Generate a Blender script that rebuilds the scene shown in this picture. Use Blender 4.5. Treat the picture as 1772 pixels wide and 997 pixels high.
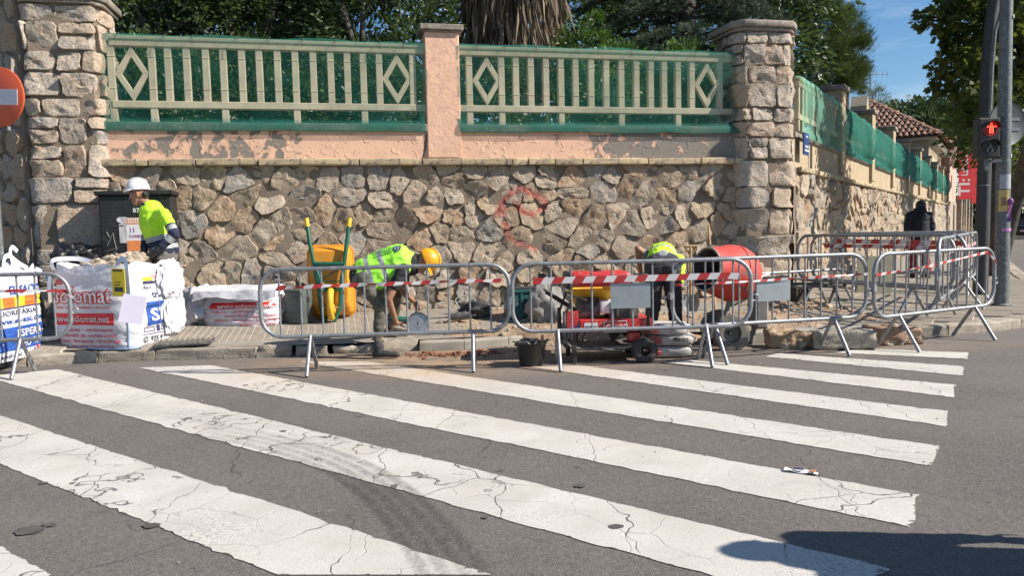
import bpy, bmesh, math, random, zlib
import numpy as np
from mathutils import Vector, Matrix
S = bpy.context.scene
for o in list(bpy.data.objects): bpy.data.objects.remove(o)
COL = S.collection
R = math.radians
random.seed(11); rng = np.random.default_rng(11)
# ---------------------------------------------------------------- camera
F_PX, CAM_H, PITCH, ROLL = 1340.0, 1.33, 4.288072097463689, 1.2889375601868953
p_, r_ = R(PITCH), R(ROLL)
_u0 = np.array([0, math.sin(p_), math.cos(p_)]); _f = np.array([0, math.cos(p_), -math.sin(p_)]); _r0 = np.array([1., 0, 0])
_r = _r0*math.cos(r_) - _u0*math.sin(r_); _u = _u0*math.cos(r_) + _r0*math.sin(r_)
cd = bpy.data.cameras.new('camera'); cam = bpy.data.objects.new('camera', cd); COL.objects.link(cam)
m4 = Matrix.Identity(4)
for i in range(3):
    m4[i][0] = _r[i]; m4[i][1] = _u[i]; m4[i][2] = -_f[i]
m4[2][3] = CAM_H
cam.matrix_world = m4
cd.sensor_width = 36; cd.lens = F_PX/1772*36; cd.clip_start = .05; cd.clip_end = 2000
S.camera = cam
# ---------------------------------------------------------------- sun, sky, exposure
SUN_AZ = np.array([.975, -.222]); SUN_EL = 38.5
W = bpy.data.worlds.new("World"); S.world = W; W.use_nodes = True
nt = W.node_tree; nt.nodes.clear()
sky = nt.nodes.new('ShaderNodeTexSky'); sky.sky_type = 'NISHITA'; sky.sun_disc = False
sky.sun_elevation = R(SUN_EL); sky.sun_rotation = math.atan2(SUN_AZ[0], SUN_AZ[1])
sky.air_density = 1.0; sky.dust_density = .25; sky.ozone_density = 2.6; sky.altitude = 200
tc = nt.nodes.new('ShaderNodeTexCoord'); mp = nt.nodes.new('ShaderNodeMapping'); mp.inputs['Scale'].default_value = (1.6, 2.2, 9)
mp.inputs['Rotation'].default_value = (0, R(14), R(20))
cn = nt.nodes.new('ShaderNodeTexNoise'); cn.inputs['Scale'].default_value = 2.6; cn.inputs['Detail'].default_value = 7; cn.inputs['Roughness'].default_value = .62
cr = nt.nodes.new('ShaderNodeValToRGB'); cr.color_ramp.elements[0].position = .48; cr.color_ramp.elements[1].position = .80
cr.color_ramp.elements[1].color = (.42, .42, .42, 1)
mx = nt.nodes.new('ShaderNodeMix'); mx.data_type = 'RGBA'; mx.inputs[7].default_value = (7.0, 7.4, 8.0, 1)
bg = nt.nodes.new('ShaderNodeBackground'); bg.inputs['Strength'].default_value = .082
wo = nt.nodes.new('ShaderNodeOutputWorld')
L = nt.links.new
L(tc.outputs['Generated'], mp.inputs[0]); L(mp.outputs[0], cn.inputs['Vector']); L(cn.outputs['Fac'], cr.inputs[0])
hs = nt.nodes.new('ShaderNodeHueSaturation'); hs.inputs['Saturation'].default_value = 1.22; hs.inputs['Value'].default_value = .86; L(sky.outputs[0], hs.inputs['Color'])
L(cr.outputs[0], mx.inputs[0]); L(hs.outputs[0], mx.inputs[6]); L(mx.outputs[2], bg.inputs[0]); L(bg.outputs[0], wo.inputs[0])
sl = bpy.data.lights.new('sun', 'SUN'); sl.energy = 4.6; sl.angle = R(.53); sl.color = (1, .925, .82)
so = bpy.data.objects.new('sun', sl); COL.objects.link(so)
sdir = Vector((SUN_AZ[0]*math.cos(R(SUN_EL)), SUN_AZ[1]*math.cos(R(SUN_EL)), math.sin(R(SUN_EL)))).normalized()
so.rotation_euler = sdir.to_track_quat('Z', 'Y').to_euler(); so.location = sdir*60
S.view_settings.view_transform = 'Standard'; S.view_settings.look = 'None'; S.view_settings.exposure = .86; S.view_settings.gamma = 1
S.cycles.max_bounces = 6; S.cycles.transparent_max_bounces = 12; S.cycles.diffuse_bounces = 3; S.cycles.glossy_bounces = 2
# ---------------------------------------------------------------- measuring helpers (photo pixel -> world point)
CO = np.array([0, 0, CAM_H])
def ray(px, py): return _r*(px-886)/F_PX + _u*(498.5-py)/F_PX + _f
def P(px, py, z=0.):
    d = ray(px, py); return CO + d*((z-CAM_H)/d[2])
def A(px, py, Y):
    d = ray(px, py); return CO + d*(Y/d[1])
def proj(v):
    q = np.asarray(v, float)-CO; z = q@_f; return 886+F_PX*(q@_r)/z, 498.5-F_PX*(q@_u)/z
W0 = np.array([-5.208, 9.814, .25]); WD = np.array([.97580, .21865, 0]); WN = np.array([.21865, -.97580, 0])
WANG = math.atan2(WD[1], WD[0])
C0 = np.array([4.35, 11.956, .25]); SD = np.array([.539, .842, 0]); SD /= np.linalg.norm(SD); SN = np.array([SD[1], -SD[0], 0])
SANG = math.atan2(SD[1], SD[0])
def onplane(px, py, o, n):
    d = ray(px, py); return CO + d*(((o-CO)@n)/(d@n))
def Wl(px, py, off=0):          # -> (s, z) on the front wall plane
    q = onplane(px, py, W0+WN*off, WN); return (q-W0)@WD, q[2]
def pz(x, y):                   # pavement height
    q = np.array([x, y, 0.]); e = max((q-W0)@WN, (q-C0)@SN)
    return min(.25, max(.10, .25-.07*e))
# ---------------------------------------------------------------- mesh helpers
class MB:
    def __init__(s): s.v = []; s.f = []; s.m = []; s.n = 0
    def add(s, vs, fs, m=0, M=None):
        vs = np.asarray(vs, float).reshape(-1, 3)
        if M is not None:
            M = np.array(M); vs = vs@M[:3, :3].T + M[:3, 3]
        s.v.append(vs); b = s.n
        s.f.extend([tuple(i+b for i in f) for f in fs]); s.m.extend([m]*len(fs)); s.n += len(vs); return s
    def box(s, lo, hi, m=0, M=None):
        x0, y0, z0 = lo; x1, y1, z1 = hi
        return s.add([(x0,y0,z0),(x1,y0,z0),(x1,y1,z0),(x0,y1,z0),(x0,y0,z1),(x1,y0,z1),(x1,y1,z1),(x0,y1,z1)],
            [(3,2,1,0),(4,5,6,7),(0,1,5,4),(1,2,6,5),(2,3,7,6),(3,0,4,7)], m, M)
    def tube(s, pts, r, seg=8, closed=False, m=0, cap=True, flat=1.0, M=None):
        p = np.asarray(pts, float); n = len(p); rr = np.broadcast_to(np.asarray(r, float), (n,))
        if closed: t = np.roll(p, -1, 0)-np.roll(p, 1, 0)
        else:
            t = np.empty_like(p); t[1:-1] = p[2:]-p[:-2]; t[0] = p[1]-p[0]; t[-1] = p[-1]-p[-2]
        t /= np.linalg.norm(t, axis=1, keepdims=True)+1e-12
        up = np.array([0, 0, 1.]) if abs(t[0][2]) < .9 else np.array([1., 0, 0])
        a = np.cross(t[0], up); a /= np.linalg.norm(a); V = []
        an = np.linspace(0, 2*math.pi, seg, endpoint=False)
        for i in range(n):
            a = a-t[i]*(a@t[i]); a /= np.linalg.norm(a)+1e-12; b = np.cross(t[i], a)
            V.append(p[i]+rr[i]*(np.cos(an)[:, None]*a+flat*np.sin(an)[:, None]*b))
        V = np.concatenate(V); F = []
        for i in range(n if closed else n-1):
            j = (i+1) % n
            for k in range(seg):
                l = (k+1) % seg; F.append((i*seg+k, i*seg+l, j*seg+l, j*seg+k))
        if cap and not closed: F.append(tuple(range(seg-1, -1, -1))); F.append(tuple((n-1)*seg+k for k in range(seg)))
        return s.add(V, F, m, M)
    def lathe(s, prof, seg=16, m=0, M=None, a0=0, a1=2*math.pi):
        full = abs(a1-a0-2*math.pi) < 1e-6
        an = np.linspace(a0, a1, seg, endpoint=not full); n = len(prof); V = []; F = []
        for r, z in prof: V += [(r*math.cos(a), r*math.sin(a), z) for a in an]
        for i in range(n-1):
            for k in range(seg if full else seg-1):
                l = (k+1) % seg; F.append((i*seg+k, i*seg+l, (i+1)*seg+l, (i+1)*seg+k))
        return s.add(V, F, m, M)
    def sheet(s, g, m=0, M=None, flip=False):
        g = np.asarray(g, float); h, w = g.shape[:2]; F = []
        for i in range(h-1):
            for j in range(w-1):
                q = (i*w+j, i*w+j+1, (i+1)*w+j+1, (i+1)*w+j); F.append(q[::-1] if flip else q)
        return s.add(g.reshape(-1, 3), F, m, M)
    def prism(s, poly, y0, y1, m=0, M=None):      # poly in x,z ; extruded along y
        n = len(poly); V = [(x, y0, z) for x, z in poly]+[(x, y1, z) for x, z in poly]
        F = [tuple(range(n)), tuple(range(2*n-1, n-1, -1))]+[(i, n+i, n+(i+1) % n, (i+1) % n) for i in range(n)]
        return s.add(V, F, m, M)
    def extr(s, poly, z0, z1, m=0, M=None):       # poly in x,y ; extruded along z
        n = len(poly); V = [(x, y, z0) for x, y in poly]+[(x, y, z1) for x, y in poly]
        F = [tuple(range(n-1, -1, -1)), tuple(range(n, 2*n))]+[(i, (i+1) % n, n+(i+1) % n, n+i) for i in range(n)]
        return s.add(V, F, m, M)
    def ball(s, c, r, seg=10, m=0, M=None):
        r = np.broadcast_to(np.asarray(r, float), (3,)); V = []; F = []; h = max(4, seg//2+1)
        for i in range(1, h):
            th = math.pi*i/h
            for k in range(seg):
                a = 2*math.pi*k/seg; V.append((math.sin(th)*math.cos(a), math.sin(th)*math.sin(a), math.cos(th)))
        for i in range(h-2):
            for k in range(seg): l = (k+1) % seg; F.append((i*seg+k, (i+1)*seg+k, (i+1)*seg+l, i*seg+l))
        V += [(0, 0, 1), (0, 0, -1)]; T = len(V)-2
        for k in range(seg): l = (k+1) % seg; F.append((T, k, l)); F.append((T+1, (h-2)*seg+l, (h-2)*seg+k))
        return s.add(np.array(V)*r+np.asarray(c, float), F, m, M)
    def mesh(s, name, mats, smooth=30, bevel=0, bseg=1):
        me = bpy.data.meshes.new(name)
        me.from_pydata(np.concatenate(s.v).tolist() if s.v else [], [], s.f)
        for mm in (mats if isinstance(mats, (list, tuple)) else [mats]): me.materials.append(mm)
        me.polygons.foreach_set('material_index', s.m)
        if bevel:
            bm = bmesh.new(); bm.from_mesh(me)
            es = [e for e in bm.edges if len(e.link_faces) == 2 and e.calc_face_angle(0) > R(30)]
            bmesh.ops.bevel(bm, geom=es, offset=bevel, segments=bseg, affect='EDGES', profile=.6)
            bm.to_mesh(me); bm.free()
        if smooth:
            me.polygons.foreach_set('use_smooth', [True]*len(me.polygons)); me.set_sharp_from_angle(angle=R(smooth))
        me.update(); return me
    def build(s, name, mats, parent=None, **k): return link(name, s.mesh(name, mats, **k), parent)
def link(name, me, parent=None, loc=None, rot=None, kind=None):
    o = bpy.data.objects.new(name, me); COL.objects.link(o)
    if parent is not None: o.parent = parent
    if loc is not None: o.location = loc
    if rot is not None: o.rotation_euler = rot
    if kind: o['kind'] = kind
    return o
def thing(name, label, cat, loc=(0, 0, 0), rz=0., group=None):
    o = bpy.data.objects.new(name, None); COL.objects.link(o); o.empty_display_size = .2
    o.location = tuple(float(c) for c in loc); o.rotation_euler = (0, 0, rz); return tag(o, label, cat, group)
def tag(o, label, cat, group=None):
    o['label'] = label; o['category'] = cat
    if group: o['group'] = group
    return o
def copy_tree(o, parent=None):
    c = o.copy(); COL.objects.link(c); c.parent = parent
    for ch in list(o.children): copy_tree(ch, c)
    return c
def XF(loc=(0, 0, 0), rz=0., rx=0., ry=0., sc=1.):
    return Matrix.Translation(loc)@Matrix.Rotation(rz, 4, 'Z')@Matrix.Rotation(ry, 4, 'Y')@Matrix.Rotation(rx, 4, 'X')@Matrix.Scale(sc, 4)
def along(p0, p1, up=(0, 0, 1)):      # matrix with z axis p0->p1, origin p0
    p0 = Vector(p0); z = (Vector(p1)-p0).normalized(); u = Vector(up)
    if abs(z.dot(u)) > .98: u = Vector((0, 1, 0))
    x = u.cross(z).normalized(); y = z.cross(x)
    M = Matrix.Identity(4)
    for i in range(3): M[i][0] = x[i]; M[i][1] = y[i]; M[i][2] = z[i]; M[i][3] = p0[i]
    return M
_tab = np.random.default_rng(5).random((32, 32, 32))
def vnoise(p, sc=1.0):                # value noise in [-1,1], vectorised
    p = np.asarray(p, float)*sc; i = np.floor(p).astype(int); f = p-i; f = f*f*(3-2*f); out = 0
    for dx in (0, 1):
        for dy in (0, 1):
            for dz in (0, 1):
                w = (f[..., 0] if dx else 1-f[..., 0])*(f[..., 1] if dy else 1-f[..., 1])*(f[..., 2] if dz else 1-f[..., 2])
                out = out+w*_tab[(i[..., 0]+dx) % 32, (i[..., 1]+dy) % 32, (i[..., 2]+dz) % 32]
    return out*2-1
def fbm(p, sc=1., o=3):
    r = 0; a = 1
    for k in range(o): r = r+a*vnoise(np.asarray(p)+k*7.3, sc*2**k); a *= .5
    return r
def smoothstep(a, b, x): t = np.clip((x-a)/(b-a), 0, 1); return t*t*(3-2*t)
def text_geo(txt, size=1., bold=0., align='LEFT', width=None, shear=0.):
    cu = bpy.data.curves.new('t', 'FONT'); cu.body = txt; cu.size = size; cu.align_x = align; cu.offset = bold*size; cu.shear = shear; cu.resolution_u = 2
    ob = bpy.data.objects.new('t', cu); me = bpy.data.meshes.new_from_object(ob)
    bm = bmesh.new(); bm.from_mesh(me); bmesh.ops.triangulate(bm, faces=bm.faces)
    v = np.array([x.co[:] for x in bm.verts]).reshape(-1, 3); f = [tuple(x.index for x in fc.verts) for fc in bm.faces]; bm.free()
    bpy.data.objects.remove(ob); bpy.data.curves.remove(cu); bpy.data.meshes.remove(me)
    if width and len(v): v[:, 0] *= width/(v[:, 0].max()-v[:, 0].min())
    return v, f
# ---------------------------------------------------------------- materials
MATS = {}
def mat(name, c1, c2=None, scale=6., rough=.7, bump=0., bscale=60., metal=0., rnd=0., spec=.5, detail=5., pos=(.35, .65), coat=0., c3=None, s3=40., trans=0., dist=None):
    if name in MATS: return MATS[name]
    m = bpy.data.materials.new(name); m.use_nodes = True; MATS[name] = m
    t = m.node_tree; N = t.nodes; Lk = t.links.new; b = N['Principled BSDF']
    b.inputs['Roughness'].default_value = rough; b.inputs['Metallic'].default_value = metal; b.inputs['Specular IOR Level'].default_value = spec
    b.inputs['Coat Weight'].default_value = coat
    col = None; co = N.new('ShaderNodeTexCoord').outputs['Object']
    if c2 is None: b.inputs['Base Color'].default_value = (*c1, 1)
    else:
        n = N.new('ShaderNodeTexNoise'); n.inputs['Scale'].default_value = scale; n.inputs['Detail'].default_value = detail; Lk(co, n.inputs['Vector'])
        if dist: n.inputs['Distortion'].default_value = dist
        r = N.new('ShaderNodeValToRGB'); e = r.color_ramp.elements; e[0].position, e[1].position = pos; e[0].color = (*c1, 1); e[1].color = (*c2, 1)
        Lk(n.outputs['Fac'], r.inputs[0]); col = r.outputs[0]
        if c3:
            n3 = N.new('ShaderNodeTexNoise'); n3.inputs['Scale'].default_value = s3; n3.inputs['Detail'].default_value = 3; Lk(co, n3.inputs['Vector'])
            r3 = N.new('ShaderNodeValToRGB'); r3.color_ramp.elements[0].position = .56; r3.color_ramp.elements[1].position = .66
            Lk(n3.outputs['Fac'], r3.inputs[0]); mx = N.new('ShaderNodeMix'); mx.data_type = 'RGBA'
            Lk(r3.outputs[0], mx.inputs[0]); Lk(col, mx.inputs[6]); mx.inputs[7].default_value = (*c3, 1); col = mx.outputs[2]
        if rnd:
            oi = N.new('ShaderNodeObjectInfo'); mr = N.new('ShaderNodeMapRange'); mr.inputs[3].default_value = 1-rnd; mr.inputs[4].default_value = 1+rnd
            hs = N.new('ShaderNodeHueSaturation'); Lk(oi.outputs['Random'], mr.inputs[0]); Lk(mr.outputs[0], hs.inputs['Value']); Lk(col, hs.inputs['Color']); col = hs.outputs[0]
        Lk(col, b.inputs['Base Color'])
    if bump:
        n2 = N.new('ShaderNodeTexNoise'); n2.inputs['Scale'].default_value = bscale; n2.inputs['Detail'].default_value = 6; Lk(co, n2.inputs['Vector'])
        bp = N.new('ShaderNodeBump'); bp.inputs['Strength'].default_value = min(1, bump); bp.inputs['Distance'].default_value = .01*max(1, bump)
        Lk(n2.outputs['Fac'], bp.inputs['Height']); Lk(bp.outputs[0], b.inputs['Normal'])
    if trans: b.inputs['Transmission Weight'].default_value = trans
    return m
def node(t, typ, **k):
    n = t.nodes.new(typ)
    for a, v in k.items():
        if a.startswith('i_'): n.inputs[a[2:].replace('_', ' ')].default_value = v
        else: setattr(n, a, v)
    return n
def mixc(t, fac, a, b):
    n = t.nodes.new('ShaderNodeMix'); n.data_type = 'RGBA'
    for s, v in ((0, fac), (6, a), (7, b)):
        if hasattr(v, 'is_output'): t.links.new(v, n.inputs[s])
        else: n.inputs[s].default_value = v if s == 0 else (*v, 1)
    return n.outputs[2]
def ramp(t, x, p0, p1, inv=False):
    n = t.nodes.new('ShaderNodeMapRange'); n.inputs[1].default_value = p0; n.inputs[2].default_value = p1
    if inv: n.inputs[3].default_value = 1; n.inputs[4].default_value = 0
    t.links.new(x, n.inputs[0]); return n.outputs[0]
def mth(t, op, a, b=0.):
    n = t.nodes.new('ShaderNodeMath'); n.operation = op
    for i, v in enumerate((a, b)):
        if hasattr(v, 'is_output'): t.links.new(v, n.inputs[i])
        else: n.inputs[i].default_value = v
    return n.outputs[0]
def newmat(name, rough=.8):
    m = bpy.data.materials.new(name); m.use_nodes = True; t = m.node_tree; b = t.nodes['Principled BSDF']; b.inputs['Roughness'].default_value = rough
    MATS[name] = m; return m, t, b, t.nodes.new('ShaderNodeTexCoord').outputs['Object']
def noise(t, co, sc, det=5., dist=0., rough=.55):
    n = t.nodes.new('ShaderNodeTexNoise'); n.inputs['Scale'].default_value = sc; n.inputs['Detail'].default_value = det; n.inputs['Distortion'].default_value = dist
    n.inputs['Roughness'].default_value = rough; t.links.new(co, n.inputs['Vector']); return n.outputs['Fac']
def bumpn(t, h, b, st=.6, d=.01):
    n = t.nodes.new('ShaderNodeBump'); n.inputs['Strength'].default_value = st; n.inputs['Distance'].default_value = d
    t.links.new(h, n.inputs['Height']); t.links.new(n.outputs[0], b.inputs['Normal'])
# building stone, a colour per stone
def stone_mat(name, cols, warm=0.):
    m, t, b, co = newmat(name, .88)
    oi = node(t, 'ShaderNodeObjectInfo'); r = node(t, 'ShaderNodeValToRGB'); r.color_ramp.interpolation = 'CONSTANT'
    e = r.color_ramp.elements; n = len(cols)
    e[0].position = 0; e[0].color = (*cols[0], 1); e[1].position = 1/n; e[1].color = (*cols[1], 1)
    for i in range(2, n): x = e.new(i/n); x.color = (*cols[i], 1)
    t.links.new(oi.outputs['Random'], r.inputs[0])
    c = mixc(t, ramp(t, noise(t, co, 5, 6), .42, .72), r.outputs[0], (.40, .325, .24))
    c = mixc(t, mth(t, 'MULTIPLY', ramp(t, noise(t, co, 9, 5, 1.), .55, .72), .65), c, (.34, .17, .085))
    c = mixc(t, mth(t, 'MULTIPLY', ramp(t, noise(t, co, 38, 6), .50, .70), .8), c, (.12, .098, .08))
    c = mixc(t, mth(t, 'MULTIPLY', ramp(t, noise(t, co, 21, 4), .58, .75), .6), c, (.46, .42, .36))
    at = node(t, 'ShaderNodeAttribute', attribute_name='paint')
    pf = mth(t, 'MULTIPLY', at.outputs['Fac'], ramp(t, noise(t, co, 30, 4), .3, .55))
    c = mixc(t, pf, c, (.50, .035, .035))
    t.links.new(c, b.inputs['Base Color'])
    h = mth(t, 'ADD', mth(t, 'MULTIPLY', noise(t, co, 26, 6), 1.), mth(t, 'MULTIPLY', noise(t, co, 110, 4), .35))
    bumpn(t, h, b, .85, .022); return m
M_STONE = stone_mat('rubble_stone', [(.36,.285,.20),(.31,.255,.19),(.40,.33,.245),(.37,.245,.155),(.28,.25,.215),(.39,.30,.205),(.42,.35,.27),(.32,.245,.165),(.28,.265,.245),(.38,.26,.165),(.36,.30,.23),(.33,.285,.23)])
M_ASHLAR = stone_mat('dressed_stone', [(.43,.375,.31),(.38,.335,.285),(.45,.395,.33),(.40,.315,.235),(.42,.37,.31),(.37,.335,.30),(.44,.34,.26),(.46,.41,.35)])
def mortar_mat():
    m, t, b, co = newmat('mortar', .95)
    c = mixc(t, ramp(t, noise(t, co, 4), .35, .65), (.16, .128, .096), (.225, .18, .136))
    at = node(t, 'ShaderNodeAttribute', attribute_name='paint')
    c = mixc(t, mth(t, 'MULTIPLY', at.outputs['Fac'], .7), c, (.42, .04, .04))
    t.links.new(c, b.inputs['Base Color']); bumpn(t, noise(t, co, 60, 6), b, .8, .015); return m
M_MORTAR = mortar_mat()
M_LEDGE = mat('coping_sandstone', (.43,.34,.205), (.29,.235,.16), 7, .9, .9, 45, rnd=.2, pos=(.4,.7), c3=(.13,.115,.095), s3=16)
M_CAP = mat('weathered_concrete', (.27,.235,.195), (.17,.145,.12), 6, .9, .8, 60, pos=(.4,.65), c3=(.36,.33,.29), s3=24)
M_CONC = mat('painted_concrete', (.60,.51,.365), (.50,.42,.31), 9, .8, .25, 90, pos=(.4,.7))
M_GALV = mat('galvanised_steel', (.33,.34,.355), (.235,.245,.26), 14, .5, .06, 120, metal=.6, pos=(.35,.65), c3=(.24,.235,.23), s3=30)
M_POLE = mat('galvanised_pole', (.15,.168,.172), (.105,.12,.124), 9, .65, .08, 90, metal=.3, pos=(.35,.65), c3=(.24,.25,.25), s3=26)
M_DPOLE = mat('dark_grey_pole', (.050,.053,.054), (.036,.039,.040), 6, .65, .1, 60, metal=.1)
M_BLACK = mat('black_plastic', (.022,.022,.024), (.035,.034,.033), 12, .5, .1, 80)
M_RUBBER = mat('rubber', (.028,.027,.026), (.07,.065,.06), 14, .85, .3, 60)
M_STEEL = mat('bare_steel', (.45,.45,.46), (.30,.29,.28), 18, .4, .1, 80, metal=.8)
M_IRON = mat('dusty_dark_steel', (.06,.06,.06), (.19,.175,.155), 16, .7, .2, 60, metal=.3)
M_RED = mat('red_paint', (.50,.022,.028), (.36,.03,.03), 9, .45, .08, 60, pos=(.45,.75), c3=(.40,.16,.12), s3=30)
M_REDW = mat('worn_red_drum', (.56,.05,.035), (.40,.07,.055), 5, .65, .4, 40, pos=(.45,.75), c3=(.24,.12,.10), s3=8)
M_ORANGE = mat('orange_tray', (.70,.28,.012), (.56,.225,.02), 7, .5, .12, 50, c3=(.58,.30,.07), s3=34)
M_GREEN = mat('green_frame_paint', (.008,.115,.065), (.012,.09,.055), 9, .4, .05, 60)
M_YEL = mat('yellow_rubber', (.78,.45,.02), (.66,.36,.03), 10, .55, .1, 60)
M_WHITE = mat('white_plastic', (.78,.78,.78), (.66,.66,.67), 8, .5)
M_TWOV = mat('woven_white_sack', (.60,.60,.635), (.50,.50,.54), 6, .6, .5, 30, detail=8)
M_INKR = mat('red_print', (.62,.022,.03), (.54,.03,.035), 20, .6)
M_INKB = mat('blue_print', (.018,.075,.33), (.025,.09,.36), 20, .6)
M_INKN = mat('navy_print', (.02,.025,.09), (.03,.035,.10), 20, .6)
M_INKY = mat('yellow_print', (.68,.52,.02), (.80,.60,.03), 20, .6)
M_INKW = mat('white_print', (.66,.66,.67), (.60,.60,.61), 20, .6)
M_INKK = mat('black_print', (.03,.03,.035), (.05,.05,.05), 20, .6)
M_WOOD = mat('wooden_handle', (.42,.27,.13), (.33,.20,.09), 30, .7, .2, 60)
M_DIRT = mat('excavated_earth', (.33,.235,.155), (.25,.165,.105), 5, .95, .9, 70, c3=(.42,.35,.27), s3=26)
M_CLAY = mat('red_clay_earth', (.25,.10,.055), (.18,.075,.045), 9, .95, .8, 80)
M_DBARK = mat('bark', (.045,.038,.031), (.085,.072,.06), 7, .9, .9, 26)
# ================================================================ GROUND
def dust_nodes(t, co, cx, cy, rx, ry):
    mp = node(t, 'ShaderNodeMapping', vector_type='POINT'); mp.inputs['Scale'].default_value = (1/rx, 1/ry, 0); mp.inputs['Location'].default_value = (-cx/rx, -cy/ry, 0)
    t.links.new(co, mp.inputs[0]); ln = node(t, 'ShaderNodeVectorMath', operation='LENGTH'); t.links.new(mp.outputs[0], ln.inputs[0])
    d = ramp(t, ln.outputs['Value'], 1.0, .25, False)
    return mth(t, 'MULTIPLY', d, ramp(t, noise(t, co, 3.2, 6), .28, .54))
def asphalt():
    m, t, b, co = newmat('asphalt', .92)
    c = mixc(t, ramp(t, noise(t, co, .9, 6), .35, .68), (.114, .097, .086), (.162, .140, .125))
    c = mixc(t, mth(t, 'MULTIPLY', ramp(t, noise(t, co, .33, 4, .8), .50, .66), .5), c, (.185, .166, .152))
    c = mixc(t, mth(t, 'MULTIPLY', ramp(t, noise(t, co, 2.3, 7, 1.2), .58, .72), .45), c, (.082, .073, .067))
    for sc_, k_ in ((65, .42), (130, .5)):
        vc = node(t, 'ShaderNodeTexVoronoi'); vc.inputs['Scale'].default_value = sc_; t.links.new(co, vc.inputs['Vector']); sc2 = node(t, 'ShaderNodeSeparateColor'); t.links.new(vc.outputs['Color'], sc2.inputs[0])
        c = mixc(t, mth(t, 'MULTIPLY', ramp(t, sc2.outputs[0], .74, 1.0), k_), c, (.25, .228, .21)); c = mixc(t, mth(t, 'MULTIPLY', ramp(t, sc2.outputs[1], .72, 1.0), k_), c, (.045, .041, .038))
    c = mixc(t, ramp(t, noise(t, co, 190, 3), .50, .68), c, (.205,.186,.172))
    c = mixc(t, ramp(t, noise(t, co, 260, 3), .56, .70), c, (.052, .048, .046))
    c = mixc(t, mth(t, 'MULTIPLY', ramp(t, noise(t, co, 7.5, 4), .66, .71), .75), c, (.055, .050, .048))
    vo = node(t, 'ShaderNodeTexVoronoi', feature='DISTANCE_TO_EDGE'); vo.inputs['Scale'].default_value = .55
    wv = node(t, 'ShaderNodeTexNoise'); wv.inputs['Scale'].default_value = 3.; t.links.new(co, wv.inputs['Vector'])
    sm = node(t, 'ShaderNodeMix', data_type='VECTOR'); sm.inputs[0].default_value = .22; t.links.new(co, sm.inputs[4]); t.links.new(wv.outputs['Color'], sm.inputs[5]); t.links.new(sm.outputs[1], vo.inputs['Vector'])
    ck = mth(t, 'MULTIPLY', ramp(t, vo.outputs['Distance'], .0028, .0), ramp(t, noise(t, co, .8, 2), .52, .58))
    c = mixc(t, mth(t, 'MULTIPLY', ck, .8), c, (.035, .032, .03))
    c = mixc(t, mth(t, 'MULTIPLY', dust_nodes(t, co, -.5, 8.0, 2.8, 1.2), .95), c, (.34, .235, .15))
    c = mixc(t, mth(t, 'MULTIPLY', dust_nodes(t, co, 3.0, 8.2, 3.0, .7), .6), c, (.30, .23, .165))
    t.links.new(c, b.inputs['Base Color'])
    h = mth(t, 'ADD', noise(t, co, 170, 4), mth(t, 'MULTIPLY', noise(t, co, 30, 4), .6)); bumpn(t, h, b, .8, .012); return m
M_ASPH = asphalt()
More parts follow.
